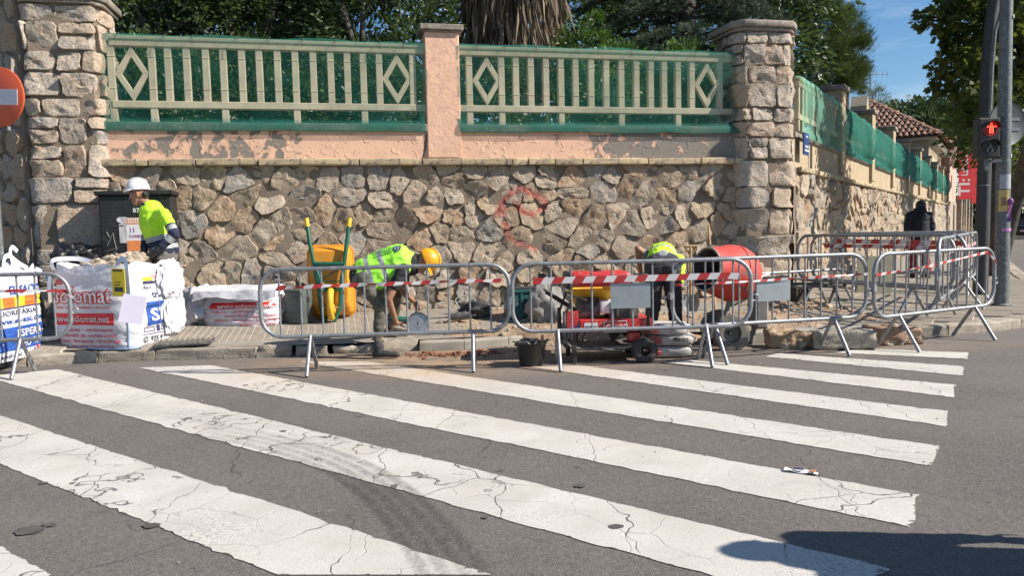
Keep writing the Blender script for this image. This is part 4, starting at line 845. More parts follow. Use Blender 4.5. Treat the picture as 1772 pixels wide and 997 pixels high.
LEAF['needle'] = (np.array([(0,-.06,0),(1,0,0),(0,.06,0)]), [(0,1,2)])
cb = wp(1190, 300, 15)*[1, 1, 0]+[0, 0, GZ]; cx, cy = cb[0], cb[1]; bo = []
for k in range(78):
    z = rng.uniform(2.6, 8.2); az = rng.uniform(0, 2*math.pi); L_ = (3.2-.25*(z-2.6))*rng.uniform(.65, 1.05); L_ = min(L_, 2.3)
    bo.append(((cx, cy, z), (cx+L_*math.cos(az), cy+L_*.8*math.sin(az), z+rng.uniform(-.1, .35))))
for px, py, qx, qy in [(1190,20,1040,40),(1190,50,1070,85),(1200,10,1090,5),(1210,60,1320,80),(1200,30,1345,60),(1210,80,1260,110),(1200,-10,1330,10),(1200,50,1140,95),(1200,20,1330,45),(1200,-20,1350,10)]: bo.append((wp(px, py, 14.6), wp(qx, qy, 13.6)))
conifer('cedar_tree', 'blue-green cedar with drooping boughs left of the corner pillar top', cb, bo, M_CEDAR, .09, 62, (cx, cy, 8.8))
PG = wp(1460, 300, 22)*[1, 1, 0]+[0, 0, GZ]
tree('pine_tree', 'tall olive green pine standing clear against the blue sky', PG, [(wp(1435, 50, 22), (.9, .8, 1.0)), (wp(1455, 90, 22), (.85, .7, .95)), (wp(1482, 95, 22), (.40, .4, .5)), (wp(1440, 130, 22), (1.0, .7, .6)), (wp(1425, 20, 22), (.5, .5, .6)), (wp(1462, 140, 21.5), (.70, .5, .45))], 52000, 340, .22, .115, 'needle', M_PINE, trunk=(.16, 3.6), limbs=16, droop=-.7, flat=0, shell=.3, cat='conifer')
tree('small_tree', 'small conifer peeking over the roof left of the tiled ridge', wp(1517, 300, 50)*[1, 1, 0]+[0, 0, GZ], [(wp(1517, 166, 50), (.65, .6, .55)), (wp(1522, 190, 50), (.9, .6, .7))], 3000, 60, .3, .22, 'needle', M_PINE, trunk=(.1, 3.6), limbs=5, droop=-.6, flat=0, cat='conifer')
for i, (px, py, Y, r_) in enumerate([(1585, 205, 62, 3.0), (1635, 200, 66, 3.4), (1610, 215, 60, 2.4)]):
    tree('distant_tree', ['dark tree rising behind the tiled roof ridge', 'grey-green tree beyond the right slope of the tiled roof', 'low tree just above the tiled eave'][i], wp(px, 380, Y)*[1, 1, 0], [(wp(px, py, Y), (r_*.8, 1.5, r_*.5)), (wp(px+8, py+40, Y), (r_, 1.5, r_))], 3600, 90, .7, .42, 'lens', M_FARLEAF, trunk=(.2, 5), limbs=5, group='trees beyond the tiled house')
# plane trees along the pavement edge of the side street
def side(t_, off, z=0): q = C0+SD*t_+SN*off; return np.array([q[0], q[1], z])
tb = A(1717, 475, 17)*[1, 1, 0]+[0, 0, .12]
tree('plane_tree', 'large plane tree overhanging the traffic lights with a leaning trunk', tb, [(A(1705, 60, 13.8), (.75, 1.0, .7)), (A(1760, 150, 14.2), (.9, 1., .8)), (A(1670, 30, 13.6), (.40, .6, .3)), (A(1650, 105, 13.6), (.38, .5, .12)), (A(1640, 25, 13.6), (.30, .5, .16)), (A(1672, 70, 13.6), (.32, .5, .28)), (A(1690, 135, 13.8), (.45, .7, .3)), (A(1700, 205, 14), (.35, .6, .4)), (A(1750, -80, 14), (1.7, 1.6, .9)), (A(1790, 40, 14.5), (1.1, 1.2, 1.2))], 8200, 380, .20, .125, 'maple', M_PLANE, trunk=(.20, 2.7), limbs=26, group='plane trees along the side street', shell=.1, droop=.25, flat=.3, tpath=[tb+[0, 0, -.2], A(1748, 362, 16.6), A(1775, 295, 16), A(1800, 200, 15), A(1805, 60, 14.4)])
for i, (t_, off) in enumerate([(17, 2.6), (26, 2.25), (36, 2.1), (48, 2.0), (62, 2.0)]):
    q = side(t_, off, .1); tree('plane_tree', ['plane tree standing just behind the two poles', 'third plane tree along the side street pavement', 'fourth plane tree along the side street pavement', 'fifth plane tree along the side street pavement', 'sixth plane tree along the side street pavement', 'farthest plane tree down the side street'][i], q, [(q+[0, 0, 5.0], (1.8, 1.8, 1.3)), (q+[.6, .5, 6.2], (1.9, 1.9, 1.2)), (q+[.9, -.3, 4.2], (1.3, 1.4, .8))], [4600, 3400, 2800, 2200, 2000][i], 120, .5, .20+.03*i, 'maple' if i < 1 else 'lens', M_PLANE, trunk=(.17, 3.3), limbs=9, group='plane trees along the side street', shell=.2)
for i in range(5):
    t_ = 12+i*13; q = side(t_, 13.5, 0); tree('plane_tree', ['plane tree on the far side of the street, nearest', 'second plane tree on the far side of the street', 'third plane tree on the far side of the street', 'fourth plane tree on the far side of the street', 'last plane tree on the far side of the street'][i], q, [(q+[0, 0, 5.], (2.6, 2.6, 2.0)), (q+[0, 0, 3.2], (2.4, 2.4, 1.0))], 3000, 90, .7, .34, 'lens', M_PLANE, trunk=(.2, 3.), limbs=7, group='plane trees across the side street')
tree('distant_tree', 'wall of green trees closing the far end of the side street', side(95, 4, 0), [(side(95, 4, 4), (7, 3, 5)), (side(97, 10, 4), (6, 3, 4.5)), (side(99, -3, 4), (6, 3, 4.5))], 7000, 160, 1.2, .6, 'lens', M_FARLEAF, trunk=(.3, 3), limbs=6)
# ================================================================ HOUSE, PINK BUILDING, BANNERS
M_HWALL = mat('house_render', (.45,.37,.26), (.38,.31,.22), 1.5, .9, .3, 30); M_TILE = mat('clay_roof_tile', (.235,.115,.072), (.16,.085,.058), 9, .9, .4, 50, rnd=.28, c3=(.42,.30,.24), s3=13)
M_GLASS = mat('dark_window_glass', (.02,.022,.025), None, rough=.1); M_PINKB = mat('pink_render', (.62,.38,.31), (.56,.34,.28), 2, .9, .2, 40); M_TRIM = mat('pale_stone_trim', (.62,.55,.45), (.55,.48,.39), 6, .85, .2, 50)
hq = C0+SD*29-SN*.4; house = thing('house', 'ochre house with red clay tile hip roof behind the garden wall', 'house', (hq[0], hq[1], 0), SANG)
zc = 5.1; hw, hl = 6.0, 8.     # local x along the street (+ away), y into the plot (left)
b = MB(); b.box((0, 0, 0), (hl, hw, zc)); b.build('wall', M_HWALL, house, smooth=0)
b = MB(); b.box((-.35, -.35, zc), (hl+.35, hw+.35, zc+.14)); b.build('eave', M_TRIM, house, smooth=0, bevel=.02)
rz_, ov = 2.35, .55; e = [(-ov, -ov), (hl+ov, -ov), (hl+ov, hw+ov), (-ov, hw+ov)]; r0, r1 = (hw/2, hw/2), (hl-hw/2+.2, hw/2); zb = zc+.14
b = MB(); b.add([(*e[0], zb), (*e[1], zb), (*e[2], zb), (*e[3], zb), (*r0, zb+rz_), (*r1, zb+rz_)], [(0, 1, 5, 4), (1, 2, 5), (2, 3, 4, 5), (3, 0, 4)]); roof = b.build('roof', M_TILE, house, smooth=0)
tl = MB(); tl.lathe([(.085, 0), (.105, .42)], 5, a0=0, a1=math.pi); tl = tl.mesh('roof_tile', M_TILE, smooth=60)
def tile_face(a, b_, apexL, apexR):     # eave a->b_, up to ridge apexL..apexR
    a, b_, apexL, apexR = map(np.array, (a, b_, apexL, apexR)); w = np.linalg.norm(b_-a); ex = (b_-a)/w; up = ((apexL+apexR)/2-(a+b_)/2); up = up-ex*(up@ex); h = np.linalg.norm(up); uy = up/h; nz = np.cross(ex, uy)
    for j in range(int(h/.38)):
        f = j*.38/h; lx = a+(apexL-a)*f; rx = b_+(apexR-b_)*f; L_ = (rx-lx)@ex
        for i in range(int(L_/.25)):
            c = lx+ex*(i+.5)*.25+nz*.03; M = Matrix.Identity(4)
            for k in range(3): M[k][0] = ex[k]; M[k][1] = nz[k]; M[k][2] = -uy[k]; M[k][3] = (c+uy*.42)[k]
            yield M
ms = list(tile_face((*e[3], zb), (*e[0], zb), (*r0, zb+rz_), (*r0, zb+rz_)))
for k, M in enumerate(ms):
    if k < 300: o = link('roof_tile', tl, roof); o.matrix_local = M
b = MB(); v0 = np.array([v.co[:] for v in tl.vertices]); f0 = [tuple(p.vertices) for p in tl.polygons]
for M in ms[300:]+list(tile_face((*e[0], zb), (*e[1], zb), (*r0, zb+rz_), (*r1, zb+rz_))): b.add(v0, f0, 0, M)
b.build('roof_tiles', M_TILE, roof, smooth=60)['kind'] = 'stuff'
for x in (1.2, 3.4, 5.6, 7.8):
    b = MB(); b.box((x, -.05, 2.2), (x+.9, .03, 4.3)); f = b.build('window', M_TRIM, house, smooth=0); b = MB(); b.box((x+.1, -.07, 2.3), (x+.8, -.052, 4.2)); b.build('pane', M_GLASS, f, smooth=0)
b = MB()
for x in np.arange(.05, hl, .55): b.box((x, -.40, zc-.32), (x+.12, -.0, zc-.02))
b.build('rafter_ends', M_TRIM, house, smooth=0)['kind'] = 'stuff'
cq = onplane(1487, 190, C0-SN*1.2, SN); ch = thing('chimney', 'small gabled chimney stack left of the tiled roof', 'chimney', A(1487, 240, 26)*[1, 1, 0]+[0, 0, GZ], SANG)
zt = A(1487, 166, 26)[2]-GZ; b = MB(); b.box((-.25, -.25, 0), (.25, .25, zt-.35)); b.prism([(-.25, zt-.35), (.25, zt-.35), (0, zt)], -.25, .25); b.build('stack', M_HWALL, ch, smooth=0)
an = thing('antenna', 'thin television antenna above the chimney', 'antenna', A(1505, 240, 26)*[1, 1, 0]+[0, 0, GZ], 0); z1 = A(1505, 128, 26)[2]-GZ
b = MB(); b.tube([(0, 0, 0), (0, 0, z1+.1)], .02, 6); b.build('mast', M_STEEL, an); b = MB(); b.tube([(-.1, 0, z1), (.55, 0, z1)], .012, 5)
for x in (.0, .2, .4, .55): b.tube([(x, 0, z1-.1), (x, 0, z1+.1)], .01, 4)
b.build('aerial', M_STEEL, an)
pq = C0+SD*37.4; pk = thing('building', 'narrow pink building with stone base at the end of the garden wall', 'building', (pq[0], pq[1], 0), SANG)
b = MB(); b.box((0, 0, 2.4), (6.5, 6, 6.2)); b.build('wall', M_PINKB, pk, smooth=0); b = MB(); b.box((-.04, -.06, 0), (6.5, 6, 2.4)); b.build('stone_base', M_FSTONE, pk, smooth=0); b = MB(); b.box((-.3, -.3, 6.2), (6.8, 6.2, 6.4)); b.build('eave', M_TRIM, pk, smooth=0)
for x in (.7, 2.2, 3.7): 
    b = MB(); b.box((x, -.08, 4.4), (x+.5, .02, 6.0)); f = b.build('window', M_TRIM, pk, smooth=0); b = MB(); b.box((x+.08, -.1, 4.5), (x+.42, -.085, 5.9)); b.build('pane', M_GLASS, f, smooth=0)
b = MB(); b.box((1.2, -.075, 3.2), (1.7, -.0, 3.9)); b.build('notice_board', M_TRIM, pk, smooth=0); b = MB(); b.box((3, -.09, .1), (4, -.05, 2.2)); b.build('door', M_INKK, pk, smooth=0)
bw = thing('stone_gateway', 'stone piers and low wall beyond the pink building', 'gateway', tuple((C0+SD*44.5)*[1, 1, 0]), SANG)
for x in (.5, 3.5, 7, 12, 18): b = MB(); b.box((x, -.3, 0), (x+.9, .5, 2.9)); b.build('pier', M_FSTONE, bw, smooth=0, bevel=.02)
b = MB(); b.box((0, 0, 0), (24, .3, 1.9)); b.build('wall', M_FSTONE, bw, smooth=0)
def banner(label, px0, px1, pyt, pyb, t_, text=True):
    q = C0+SD*t_; D = q[1]; l, r = A(px0, pyt, D), A(px1, pyt, D); zt_, zb_ = l[2], A(px0, pyb, D)[2]; w = r[0]-l[0]; root = thing('banner', label, 'banner', ((l[0]+r[0])/2, D, zb_), 0, 'red banners on the building'); h = zt_-zb_
    b = MB(); b.box((-w/2, -.02, 0), (w/2, .02, h)); b.build('cloth', M_INKR, root, smooth=0); b = MB(); b.tube([(-w/2-.5, .0, h+.03), (w/2, 0, h+.03)], .025, 6); b.build('arm', M_IRON, root)
    if text:
        for s_, sz, x, y in (("LaFACT", .52, .12, h*.50), ("TI:", .86, .24, .2)):
            v, f = text_geo(s_, sz, .02); s0 = v[:, 0].max(); ln = h*.46 if s_ == "LaFACT" else h*.36
            v = v*[ln/s0, 1.05*w/.78, 1]; V = np.stack([-v[:, 1]+x, np.full(len(v), -.026), v[:, 0]+y], 1); b = MB(); b.add(V, f); b.build('lettering', M_INKW, root, smooth=0)
banner('red LaFACT banner hanging from the pink building', 1660, 1683, 263, 345, 40.5)
banner('second red banner partly hidden behind the first', 1683, 1697, 268, 352, 43.5, False)
# ================================================================ CROWD BARRIERS AND TAPE
def solve_px(px, p, d, z=.7):         # parameter along ground line p + d*t seen at photo column px
    lo, hi = -6., 6.
    for _ in range(60):
        m = (lo+hi)/2; q = p+d*m
        if proj((q[0], q[1], z))[0] < px: lo = m
        else: hi = m
    return (lo+hi)/2
def rrect(x0, x1, z0, z1, r, n=7):
    out = []
    for cx, cz, a0 in ((x1-r, z1-r, 0), (x0+r, z1-r, 90), (x0+r, z0+r, 180), (x1-r, z0+r, 270)):
        for k in range(n): a = R(a0+90*k/(n-1)); out.append((cx+r*math.cos(a), 0, cz+r*math.sin(a)))
    return out
def barrier(label, fl, fr, pl, pr, group, bars, plate=None, lean=0., zt=1.005, zb=.36, foot=.24, bar_px=True, g0=0., spread=None, skip_feet=()):
    fl, fr = np.array(fl[:2], float), np.array(fr[:2], float); d = (fr-fl)/np.linalg.norm(fr-fl); c = (fl+fr)/2; ang = math.atan2(d[1], d[0])
    a0, a1 = solve_px(pl, c, d), solve_px(pr, c, d); root = thing('crowd_barrier', label, 'barrier', (c[0], c[1], g0), ang, group)
    b = MB(); b.tube(rrect(a0+.02, a1-.02, zb, zt, .20), .0205, 10, True); b.build('frame', M_GALV, root, smooth=60)
    n = bars; w = a1-a0
    for i in range(n):
        x = a0+w*(i+1)/(n+1)*1.0; b = MB(); b.tube([(x, 0, zb), (x, 0, zb+.05), (x, 0, zt-.05), (x, 0, zt)], [.013, .0095, .0095, .013], 7); b.build('bar', M_GALV, root, smooth=60)
    for f_ in (fl, fr):
        if (f_ is fl and 0 in skip_feet) or (f_ is fr and 1 in skip_feet): continue
        x = (f_-c)@d
        for s_ in (-1, 1):
            w_ = np.array([c[0]+d[0]*x-d[1]*s_*foot, c[1]+d[1]*x+d[0]*s_*foot]); b = MB()
            b.tube([(x, s_*.005, zb+.005), (x+rng.normal(0, .008), s_*foot, .012)], .019, 9); b.build('leg', M_GALV, root, smooth=60)
    b = MB(); b.tube([(a0, 0, .66), (a0-.05, 0, .66), (a0-.055, 0, .58)], .008, 6); b.box((a0-.012, -.03, .63), (a0+.03, .03, .70)); b.build('hook', M_GALV, root, smooth=40)
    b = MB(); b.tube(rrect(a1-.005, a1+.05, .60, .66, .02, 4), .007, 6, True); b.build('hook_eye', M_GALV, root, smooth=60)
    if plate: 
        x0, x1 = solve_px(plate[0], c, d, .65), solve_px(plate[1], c, d, .65); b = MB(); b.box((x0, -.016, plate[2]), (x1, -.010, plate[3])); b.build('blank_plate', mat('plate_zinc', (.33,.36,.38), (.27,.30,.32), 5, .5, .05, 50, metal=.4), root, smooth=0)
    return c, d, ang
GB = 'galvanised barriers around the works'
mid = lambda p, q: (np.array(p)+np.array(q))/2
B1 = barrier('galvanised barrier in front of the worker with the yellow helmet', mid((-1.937,7.10),(-1.94,7.61)), mid((-.364,7.17),(-.41,7.66)), 447, 885, GB, 11)
B2 = barrier('galvanised barrier with grey plate in front of the red generator', mid((.422,7.10),(.43,7.58)), mid((1.913,7.13),(1.80,7.66)), 883, 1303, GB, 11, (1056, 1125, .56, .80))
B3 = barrier('galvanised barrier with grey plate in front of the mixer and kerb blocks', mid((1.99,7.26),(1.95,7.76)), mid((3.33,7.62),(3.19,8.03)), 1160, 1502, GB, 11, (1308, 1366, .57, .79))
B4 = barrier('angled galvanised barrier nearest the big pole', mid((4.06,7.74),(3.90,8.14)), mid((5.26,8.41),(5.03,8.76)), 1510, 1722, GB, 11)
BL = barrier('galvanised barrier in front of the printed bags at the left edge', mid((-6.2,7.15),(-6.3,7.6)), mid((-4.783,7.29),(-4.919,7.855)), -260, 125, GB, 11)
BX = barrier('galvanised barrier behind the bags at the far left', (-8.2,9.5), (-6.9,9.2), -330, 39, GB, 11, g0=.16)
gz_ = lambda x, y: pz(x, y)+.02
a_, c_ = P(1411,527,.17)[:2], P(1578,545,.17)[:2]
BA = barrier('galvanised barrier running across the pavement behind the corner kerb', a_, c_, 1379, 1654, GB, 11, g0=.15)
dA = (c_-a_)/np.linalg.norm(c_-a_); nA = np.array([-dA[1], dA[0]]); nA = nA if nA[1] > 0 else -nA
BA2 = barrier('galvanised barrier nested close behind the pavement one', a_+nA*.30+dA*.18, c_+nA*.30+dA*.18, 1402, 1673, GB, 11, g0=.15)
BB = barrier('farthest galvanised barrier, across the pavement before the pedestrian', (5.75,12.95), (7.2,12.2), 1438, 1690, GB, 11, g0=.14)
BC = barrier('galvanised barrier seen end on closing the right side of the enclosure', (6.05,10.35), (6.75,11.35), 1622, 1689, GB, 9, g0=.13)
def tape(label, pts, w=.05, per=.10, twist=0., slack=.0, end=None):
    p = np.array(pts, float); seg = np.linalg.norm(np.diff(p, axis=0), axis=1); L_ = np.concatenate([[0], np.cumsum(seg)]); tot = L_[-1]; n = max(2, int(tot/per)); root_ = p[0].copy()
    f = lambda s_: np.array([np.interp(np.clip(s_, 0, tot), L_, p[:, i]) for i in range(3)])+np.array([0, 0, -slack*math.sin(math.pi*np.clip(s_/tot, 0, 1))])-root_
    b = MB(); sh = .6*w
    for k in range(n):
        for j in range(3):
            s0, s1 = (k+j/3)*tot/n, (k+(j+1)/3)*tot/n; q = []
            for s_, e in ((s0, -1), (s1, -1), (s1, 1), (s0, 1)):
                c = f(s_+e*sh*.5*1.0); tw = twist*s_/tot*2*math.pi; hw = w*.5*(.35+.65*abs(math.cos(tw)) if twist else 1); q.append(c+np.array([0, -.004*math.sin(tw)*e, e*hw]))
            b.add(q, [(0, 1, 2, 3)], k % 2)
    o = b.build('warning_tape', [M_TAPER, M_TAPEW], None, smooth=0); o.location = tuple(root_); tag(o, label, 'tape', 'red and white warning tapes'); return o
M_TAPER = mat('tape_red', (.44,.03,.03), (.36,.03,.03), 9, .4); M_TAPEW = mat('tape_white', (.62,.60,.60), (.54,.52,.52), 9, .4)
def on_b(B, px, z, off=-.03, g0=0.):
    c, d, _ = B; t_ = solve_px(px, c, d, z+g0); q = c+d*t_+np.array([d[1], -d[0]])*(-off); return np.array([q[0], q[1], z+g0])
tape('red and white tape across the barrier in front of the bending worker', [on_b(B1, 480, .83), on_b(B1, 560, .84), on_b(B1, 700, .845), on_b(B1, 800, .855), on_b(B1, 868, .85)], .042, .085, 3.0)
tape('broad red and white tape across the barrier in front of the generator', [on_b(B2, 920, .84), on_b(B2, 960, .845), on_b(B2, 1160, .845), on_b(B2, 1258, .85), on_b(B2, 1278, .84)], .062, .098)
tape('thin twisted red and white tape from the mixer to the kerb blocks', [on_b(B3, 1165, .77), on_b(B3, 1300, .775), on_b(B3, 1400, .79), on_b(B3, 1498, .80)], .026, .075, 2)
tape('red and white tape rising along the angled barrier', [on_b(B4, 1512, .80), on_b(B4, 1600, .85), on_b(B4, 1704, .965), on_b(B4, 1706, .95)], .030, .075, 1)
tape('loose red tape end hanging off the angled barrier', [on_b(B4, 1704, .96), on_b(B4, 1708, .91, -.06), on_b(B4, 1712, .84, -.08)], .035, .05)
tape('red and white tape tied to the barrier at the left edge', [on_b(BL, -60, .85), on_b(BL, 40, .845), on_b(BL, 118, .83)], .030, .16, 1)
tape('white loose end of tape knotted at the corner of the left barrier', [on_b(BL, 112, .84), on_b(BL, 122, .80, -.06), on_b(BL, 132, .76, -.06)], .03, .2)
tape('red and white tape strung across the barrier on the pavement', [on_b(BA, 1425, .86, .02, .15), on_b(BA, 1500, .865, .02, .15), on_b(BA, 1600, .855, .02, .15), on_b(BA, 1648, .86, .02, .15)], .050, .16)
tape('red and white tape on the nested barrier behind', [on_b(BA2, 1445, .92, .02, .15), on_b(BA2, 1560, .91, .02, .15), on_b(BA2, 1668, .90, .02, .15)], .06, .15)
tape('red and white tape hanging down behind the pavement barrier', [on_b(BA2, 1440, .90, .04, .15), on_b(BA2, 1446, .78, .05, .15), on_b(BA2, 1450, .70, .05, .15)], .05, .14)
tape('red and white tape on the end-on barrier', [on_b(BC, 1630, .86, -.03, .13), on_b(BC, 1660, .84, -.03, .13), on_b(BC, 1685, .85, -.03, .13)], .05, .14)
# ================================================================ UTILITY CABINET
M_CAB = mat('black_green_enamel', (.009,.010,.0095), (.014,.016,.015), 6, .5, .1, 60, c3=(.03,.03,.028), s3=20)
cq = W0+WD*.535+WN*.19; cab = thing('utility_cabinet', 'black street utility cabinet with posters beside the left pillar', 'cabinet', (cq[0], cq[1], .20), WANG)
b = MB(); b.box((-.415, -.17, .10), (.415, .18, 1.66)); b.build('body', M_CAB, cab, smooth=0, bevel=.01); b = MB(); b.box((-.43, -.185, 0), (.43, .18, .10)); b.build('plinth', M_CONC, cab, smooth=0, bevel=.01)
b = MB(); b.box((-.45, -.22, 1.66), (.45, .20, 1.715)); b.build('lid', M_CAB, cab, smooth=0, bevel=.012)
for x0, x1 in ((-.395, -.005), (.005, .395)):
    b = MB(); b.box((x0, -.182, .16), (x1, -.170, 1.60)); d_ = b.build('door', M_CAB, cab, smooth=0, bevel=.004)
    for k in range(5): b = MB(); b.box((x0+.08, -.186, 1.28+.035*k), (x1-.14, -.182, 1.295+.035*k)); b.build('vent', M_BLACK, d_, smooth=0)
    b = MB(); b.box((x1-.05, -.20, .85), (x1-.03, -.182, .98)); b.build('handle', M_STEEL, d_, smooth=0, bevel=.003)
v, f = text_geo('87', .075, .02); b = MB(); b.add(np.stack([v[:, 0]-.03, np.full(len(v), -.1865), v[:, 1]+1.45], 1), f); b.build('lettering', M_INKW, cab, smooth=0)
b = MB(); b.ball((-.17, -.1865, 1.36), (.05, .001, .035), 8); b.ball((-.13, -.1868, 1.33), (.04, .001, .02), 8); b.build('sticker', M_INKW, cab, smooth=0); 
for pts in ([(-.34,1.05),(-.27,1.20),(-.24,1.0),(-.30,.92)],[(-.36,.98),(-.22,1.02)],[(-.33,.88),(-.25,.92),(-.22,.83)],[(-.34,1.22),(-.31,1.15),(-.26,1.20)]):
    b = MB(); b.tube([(x, -.184, z) for x, z in pts], .007, 4, flat=.3); b.build('graffiti_tag', mat('faded_spray', (.42,.42,.42), (.3,.3,.3), 20, .8), cab, smooth=0)
# posters
def card(root, name, x0, x1, z0, z1, m, y=0., curl=.0, n=6):
    b = MB(); b.sheet([[(x0+(x1-x0)*i/n, y-curl*math.sin(3*i/n+j), z0+(z1-z0)*j/n) for i in range(n+1)] for j in range(n+1)], flip=False); return b.build(name, m, root, smooth=60)
cpl = W0+WN*(.19+.185); q = onplane(241, 407, cpl, WN); po = thing('poster', 'orange and white event poster on the cabinet door', 'poster', q, WANG)
hx_, hz_ = .145, .215; card(po, 'sheet', -hx_, hx_, -hz_, hz_, M_INKW, -.004)
M_PO = mat('poster_orange', (.72,.25,.06), (.62,.20,.08), 14, .6); M_PU = mat('poster_purple', (.22,.03,.22), (.30,.04,.18), 12, .6)
card(po, 'orange_band', -hx_+.004, hx_-.004, -hz_+.02, -.065, M_PO, -.0055); card(po, 'orange_header', -hx_+.01, hx_-.01, .135, hz_-.008, M_PO, -.0055)
b = MB(); b.ball((.085, -.005, .02), (.05, .0010, .085), 14); b.build('purple_figure', M_PU, po, smooth=0)
for s_, x, z, sz, m_ in (('11', -.115, .035, .085, M_PU), ('DONES', -.118, -.03, .05, M_PU)):
    v, f = text_geo(s_, sz, .02); b = MB(); b.add(np.stack([v[:, 0]*.85+x, np.full(len(v), -.0055), v[:, 1]+z], 1), f); b.build('lettering', m_, po, smooth=0)
b = MB()
for k in range(2):
    for j in range(9): b.box((-.12+.026*j, -.0072, .15+.03*k), (-.12+.026*j+.018, -.0062, .15+.03*k+.02))
b.build('print_rows', M_INKW, po, smooth=0)['kind'] = 'stuff'
q = onplane(214, 398, cpl, WN); pp_ = thing('torn_poster', 'grey torn paper stuck left of the orange poster', 'poster', q, WANG); card(pp_, 'sheet', -.05, .04, -.16, .16, mat('grey_paper', (.46,.46,.47), (.36,.36,.38), 9, .8), -.003, .003)
# ================================================================ BIG BAGS
def bag_fn(hx, hy, H, bulge=.07, n=5.0, wr=.018, seed=0, lean=(0, 0), base=.96):
    def f(x, y, z):                                   # x,y on the nominal rounded square -> displaced point
        x, y, z = map(np.asarray, (x, y, z)); t = z/H; B = base+bulge*np.sin(np.clip(t, 0, 1)**.8*math.pi); p = np.stack([x*B, y*B, z], -1)
        rad = np.stack([x, y, z*0], -1); rad = rad/(np.linalg.norm(rad, axis=-1, keepdims=True)+1e-9); q = p*np.array([3.2, 3.2, 9])+seed*5.1
        d = wr*(fbm(q, 1., 3)+.7*np.abs(vnoise(q*np.array([1, 1, 2.2]), 1.4))+.35*fbm(q+4, 4, 2)); p = p+rad*d[..., None]; p[..., 0] += lean[0]*t; p[..., 1] += lean[1]*t; return p
    return f
def bag_body(root, fn, hx, hy, H, m, n=5.0, rim=.03, N=112, Mz=44, seed=0, name='sack_body', floor=True):
    th = np.linspace(0, 2*math.pi, N, endpoint=False); cs, sn = np.cos(th), np.sin(th); r = (np.abs(cs/hx)**n+np.abs(sn/hy)**n)**(-1/n); rows = []
    for z in np.linspace(0, 1, Mz):
        hh = H*(1+rim*fbm(np.stack([cs, sn, cs*0+seed], 1), 2.5, 3)); rows.append(fn(r*cs, r*sn, z*hh))
    rows.append(fn(r*cs*.93, r*sn*.93, H*.93+0*r)); rows.append(fn(r*cs*.88, r*sn*.88, H*.72+0*r))
    g_ = np.array(rows); g_ = np.concatenate([g_, g_[:, :1]], 1); b = MB(); b.sheet(g_); return b.build(name, m, root, smooth=75)
def print_on(root, fn, hx, hy, n, txt, face, a, z, size, m, bold=.01, width=None, align='LEFT', off=.007, shear=0., rows=None, name='lettering'):
    v, f = text_geo(txt, size, bold, align, width, shear); bm = bmesh.new(); vs = [bm.verts.new(q) for q in v]
    for q in f:
        try: bm.faces.new([vs[i] for i in q])
        except ValueError: pass
    for _ in range(2):
        es = [e for e in bm.edges if e.calc_length() > .035]
        if es: bmesh.ops.subdivide_edges(bm, edges=es, cuts=1); bmesh.ops.triangulate(bm, faces=bm.faces)
    bm.verts.index_update(); v = np.array([x.co[:] for x in bm.verts]); f = [tuple(x.index for x in q.verts) for q in bm.faces]; bm.free(); o = wrap(root, fn, hx, hy, n, face, v[:, 0]+a, v[:, 1]+z, f, m, off, name)
    if size < .07: o['kind'] = 'stuff'
    return o
def wrap(root, fn, hx, hy, n, face, A_, Z_, f, m, off, name):
    if face == 'front': x = np.clip(A_, -hx*.995, hx*.995); y = -hy*(1-np.abs(x/hx)**n)**(1/n); out = np.array([0, -1, 0])
    else: y = np.clip(A_, -hy*.995, hy*.995); x = hx*(1-np.abs(y/hy)**n)**(1/n); out = np.array([1, 0, 0])
    p = fn(x, y, Z_)+out*off; b = MB(); b.add(p, f); return b.build(name, m, root, smooth=0)
def patch(root, fn, hx, hy, n, face, a0, a1, z0, z1, m, off=.004, skew=0., name='printed_band', nn=14):
    A_, Z_ = np.meshgrid(np.linspace(a0, a1, nn), np.linspace(z0, z1, nn)); Z_ = Z_+skew*(A_-a0); f = [(i*nn+j, i*nn+j+1, (i+1)*nn+j+1, (i+1)*nn+j) for i in range(nn-1) for j in range(nn-1)]; return wrap(root, fn, hx, hy, n, face, A_.ravel(), Z_.ravel(), f, m, off, name)
def strap(root, pts, w, m, name='lifting_strap', nrm=(0, -1, 0)):
    p = np.array(pts, float); tt = np.linspace(0, len(p)-1, 14); p = np.stack([np.interp(tt, range(len(p)), p[:, i]) for i in range(3)], 1)
    for _ in range(3): p[1:-1] = (p[:-2]+2*p[1:-1]+p[2:])/4
    t = np.gradient(p, axis=0); t /= np.linalg.norm(t, axis=1, keepdims=True); s_ = np.cross(t, np.array(nrm)); s_ /= np.linalg.norm(s_, axis=1, keepdims=True)+1e-9; b = MB(); b.sheet([[q-k*w/2, q, q+k*w/2] for q, k in zip(p, s_)]); return b.build(name, m, root, smooth=60)
M_STRAPB = mat('pale_blue_webbing', (.45,.60,.78), (.62,.72,.84), 30, .7, .2, 90); M_STRAPW = mat('white_webbing', (.78,.80,.84), (.70,.72,.78), 30, .7, .2, 90)
def crumple(c, r, seed=0, amp=.35, sc=3., nseg=34):
    b = MB(); b.ball((0, 0, 0), 1, nseg); v = b.v[0]; d = amp*(fbm(v+seed, sc, 4)+.5*np.abs(vnoise(v+seed*2, sc*2.5))-.3); v = v*(1+d[:, None]); v[:, 2] = np.maximum(v[:, 2], -.75); return v*np.array(r)+np.array(c), b.f
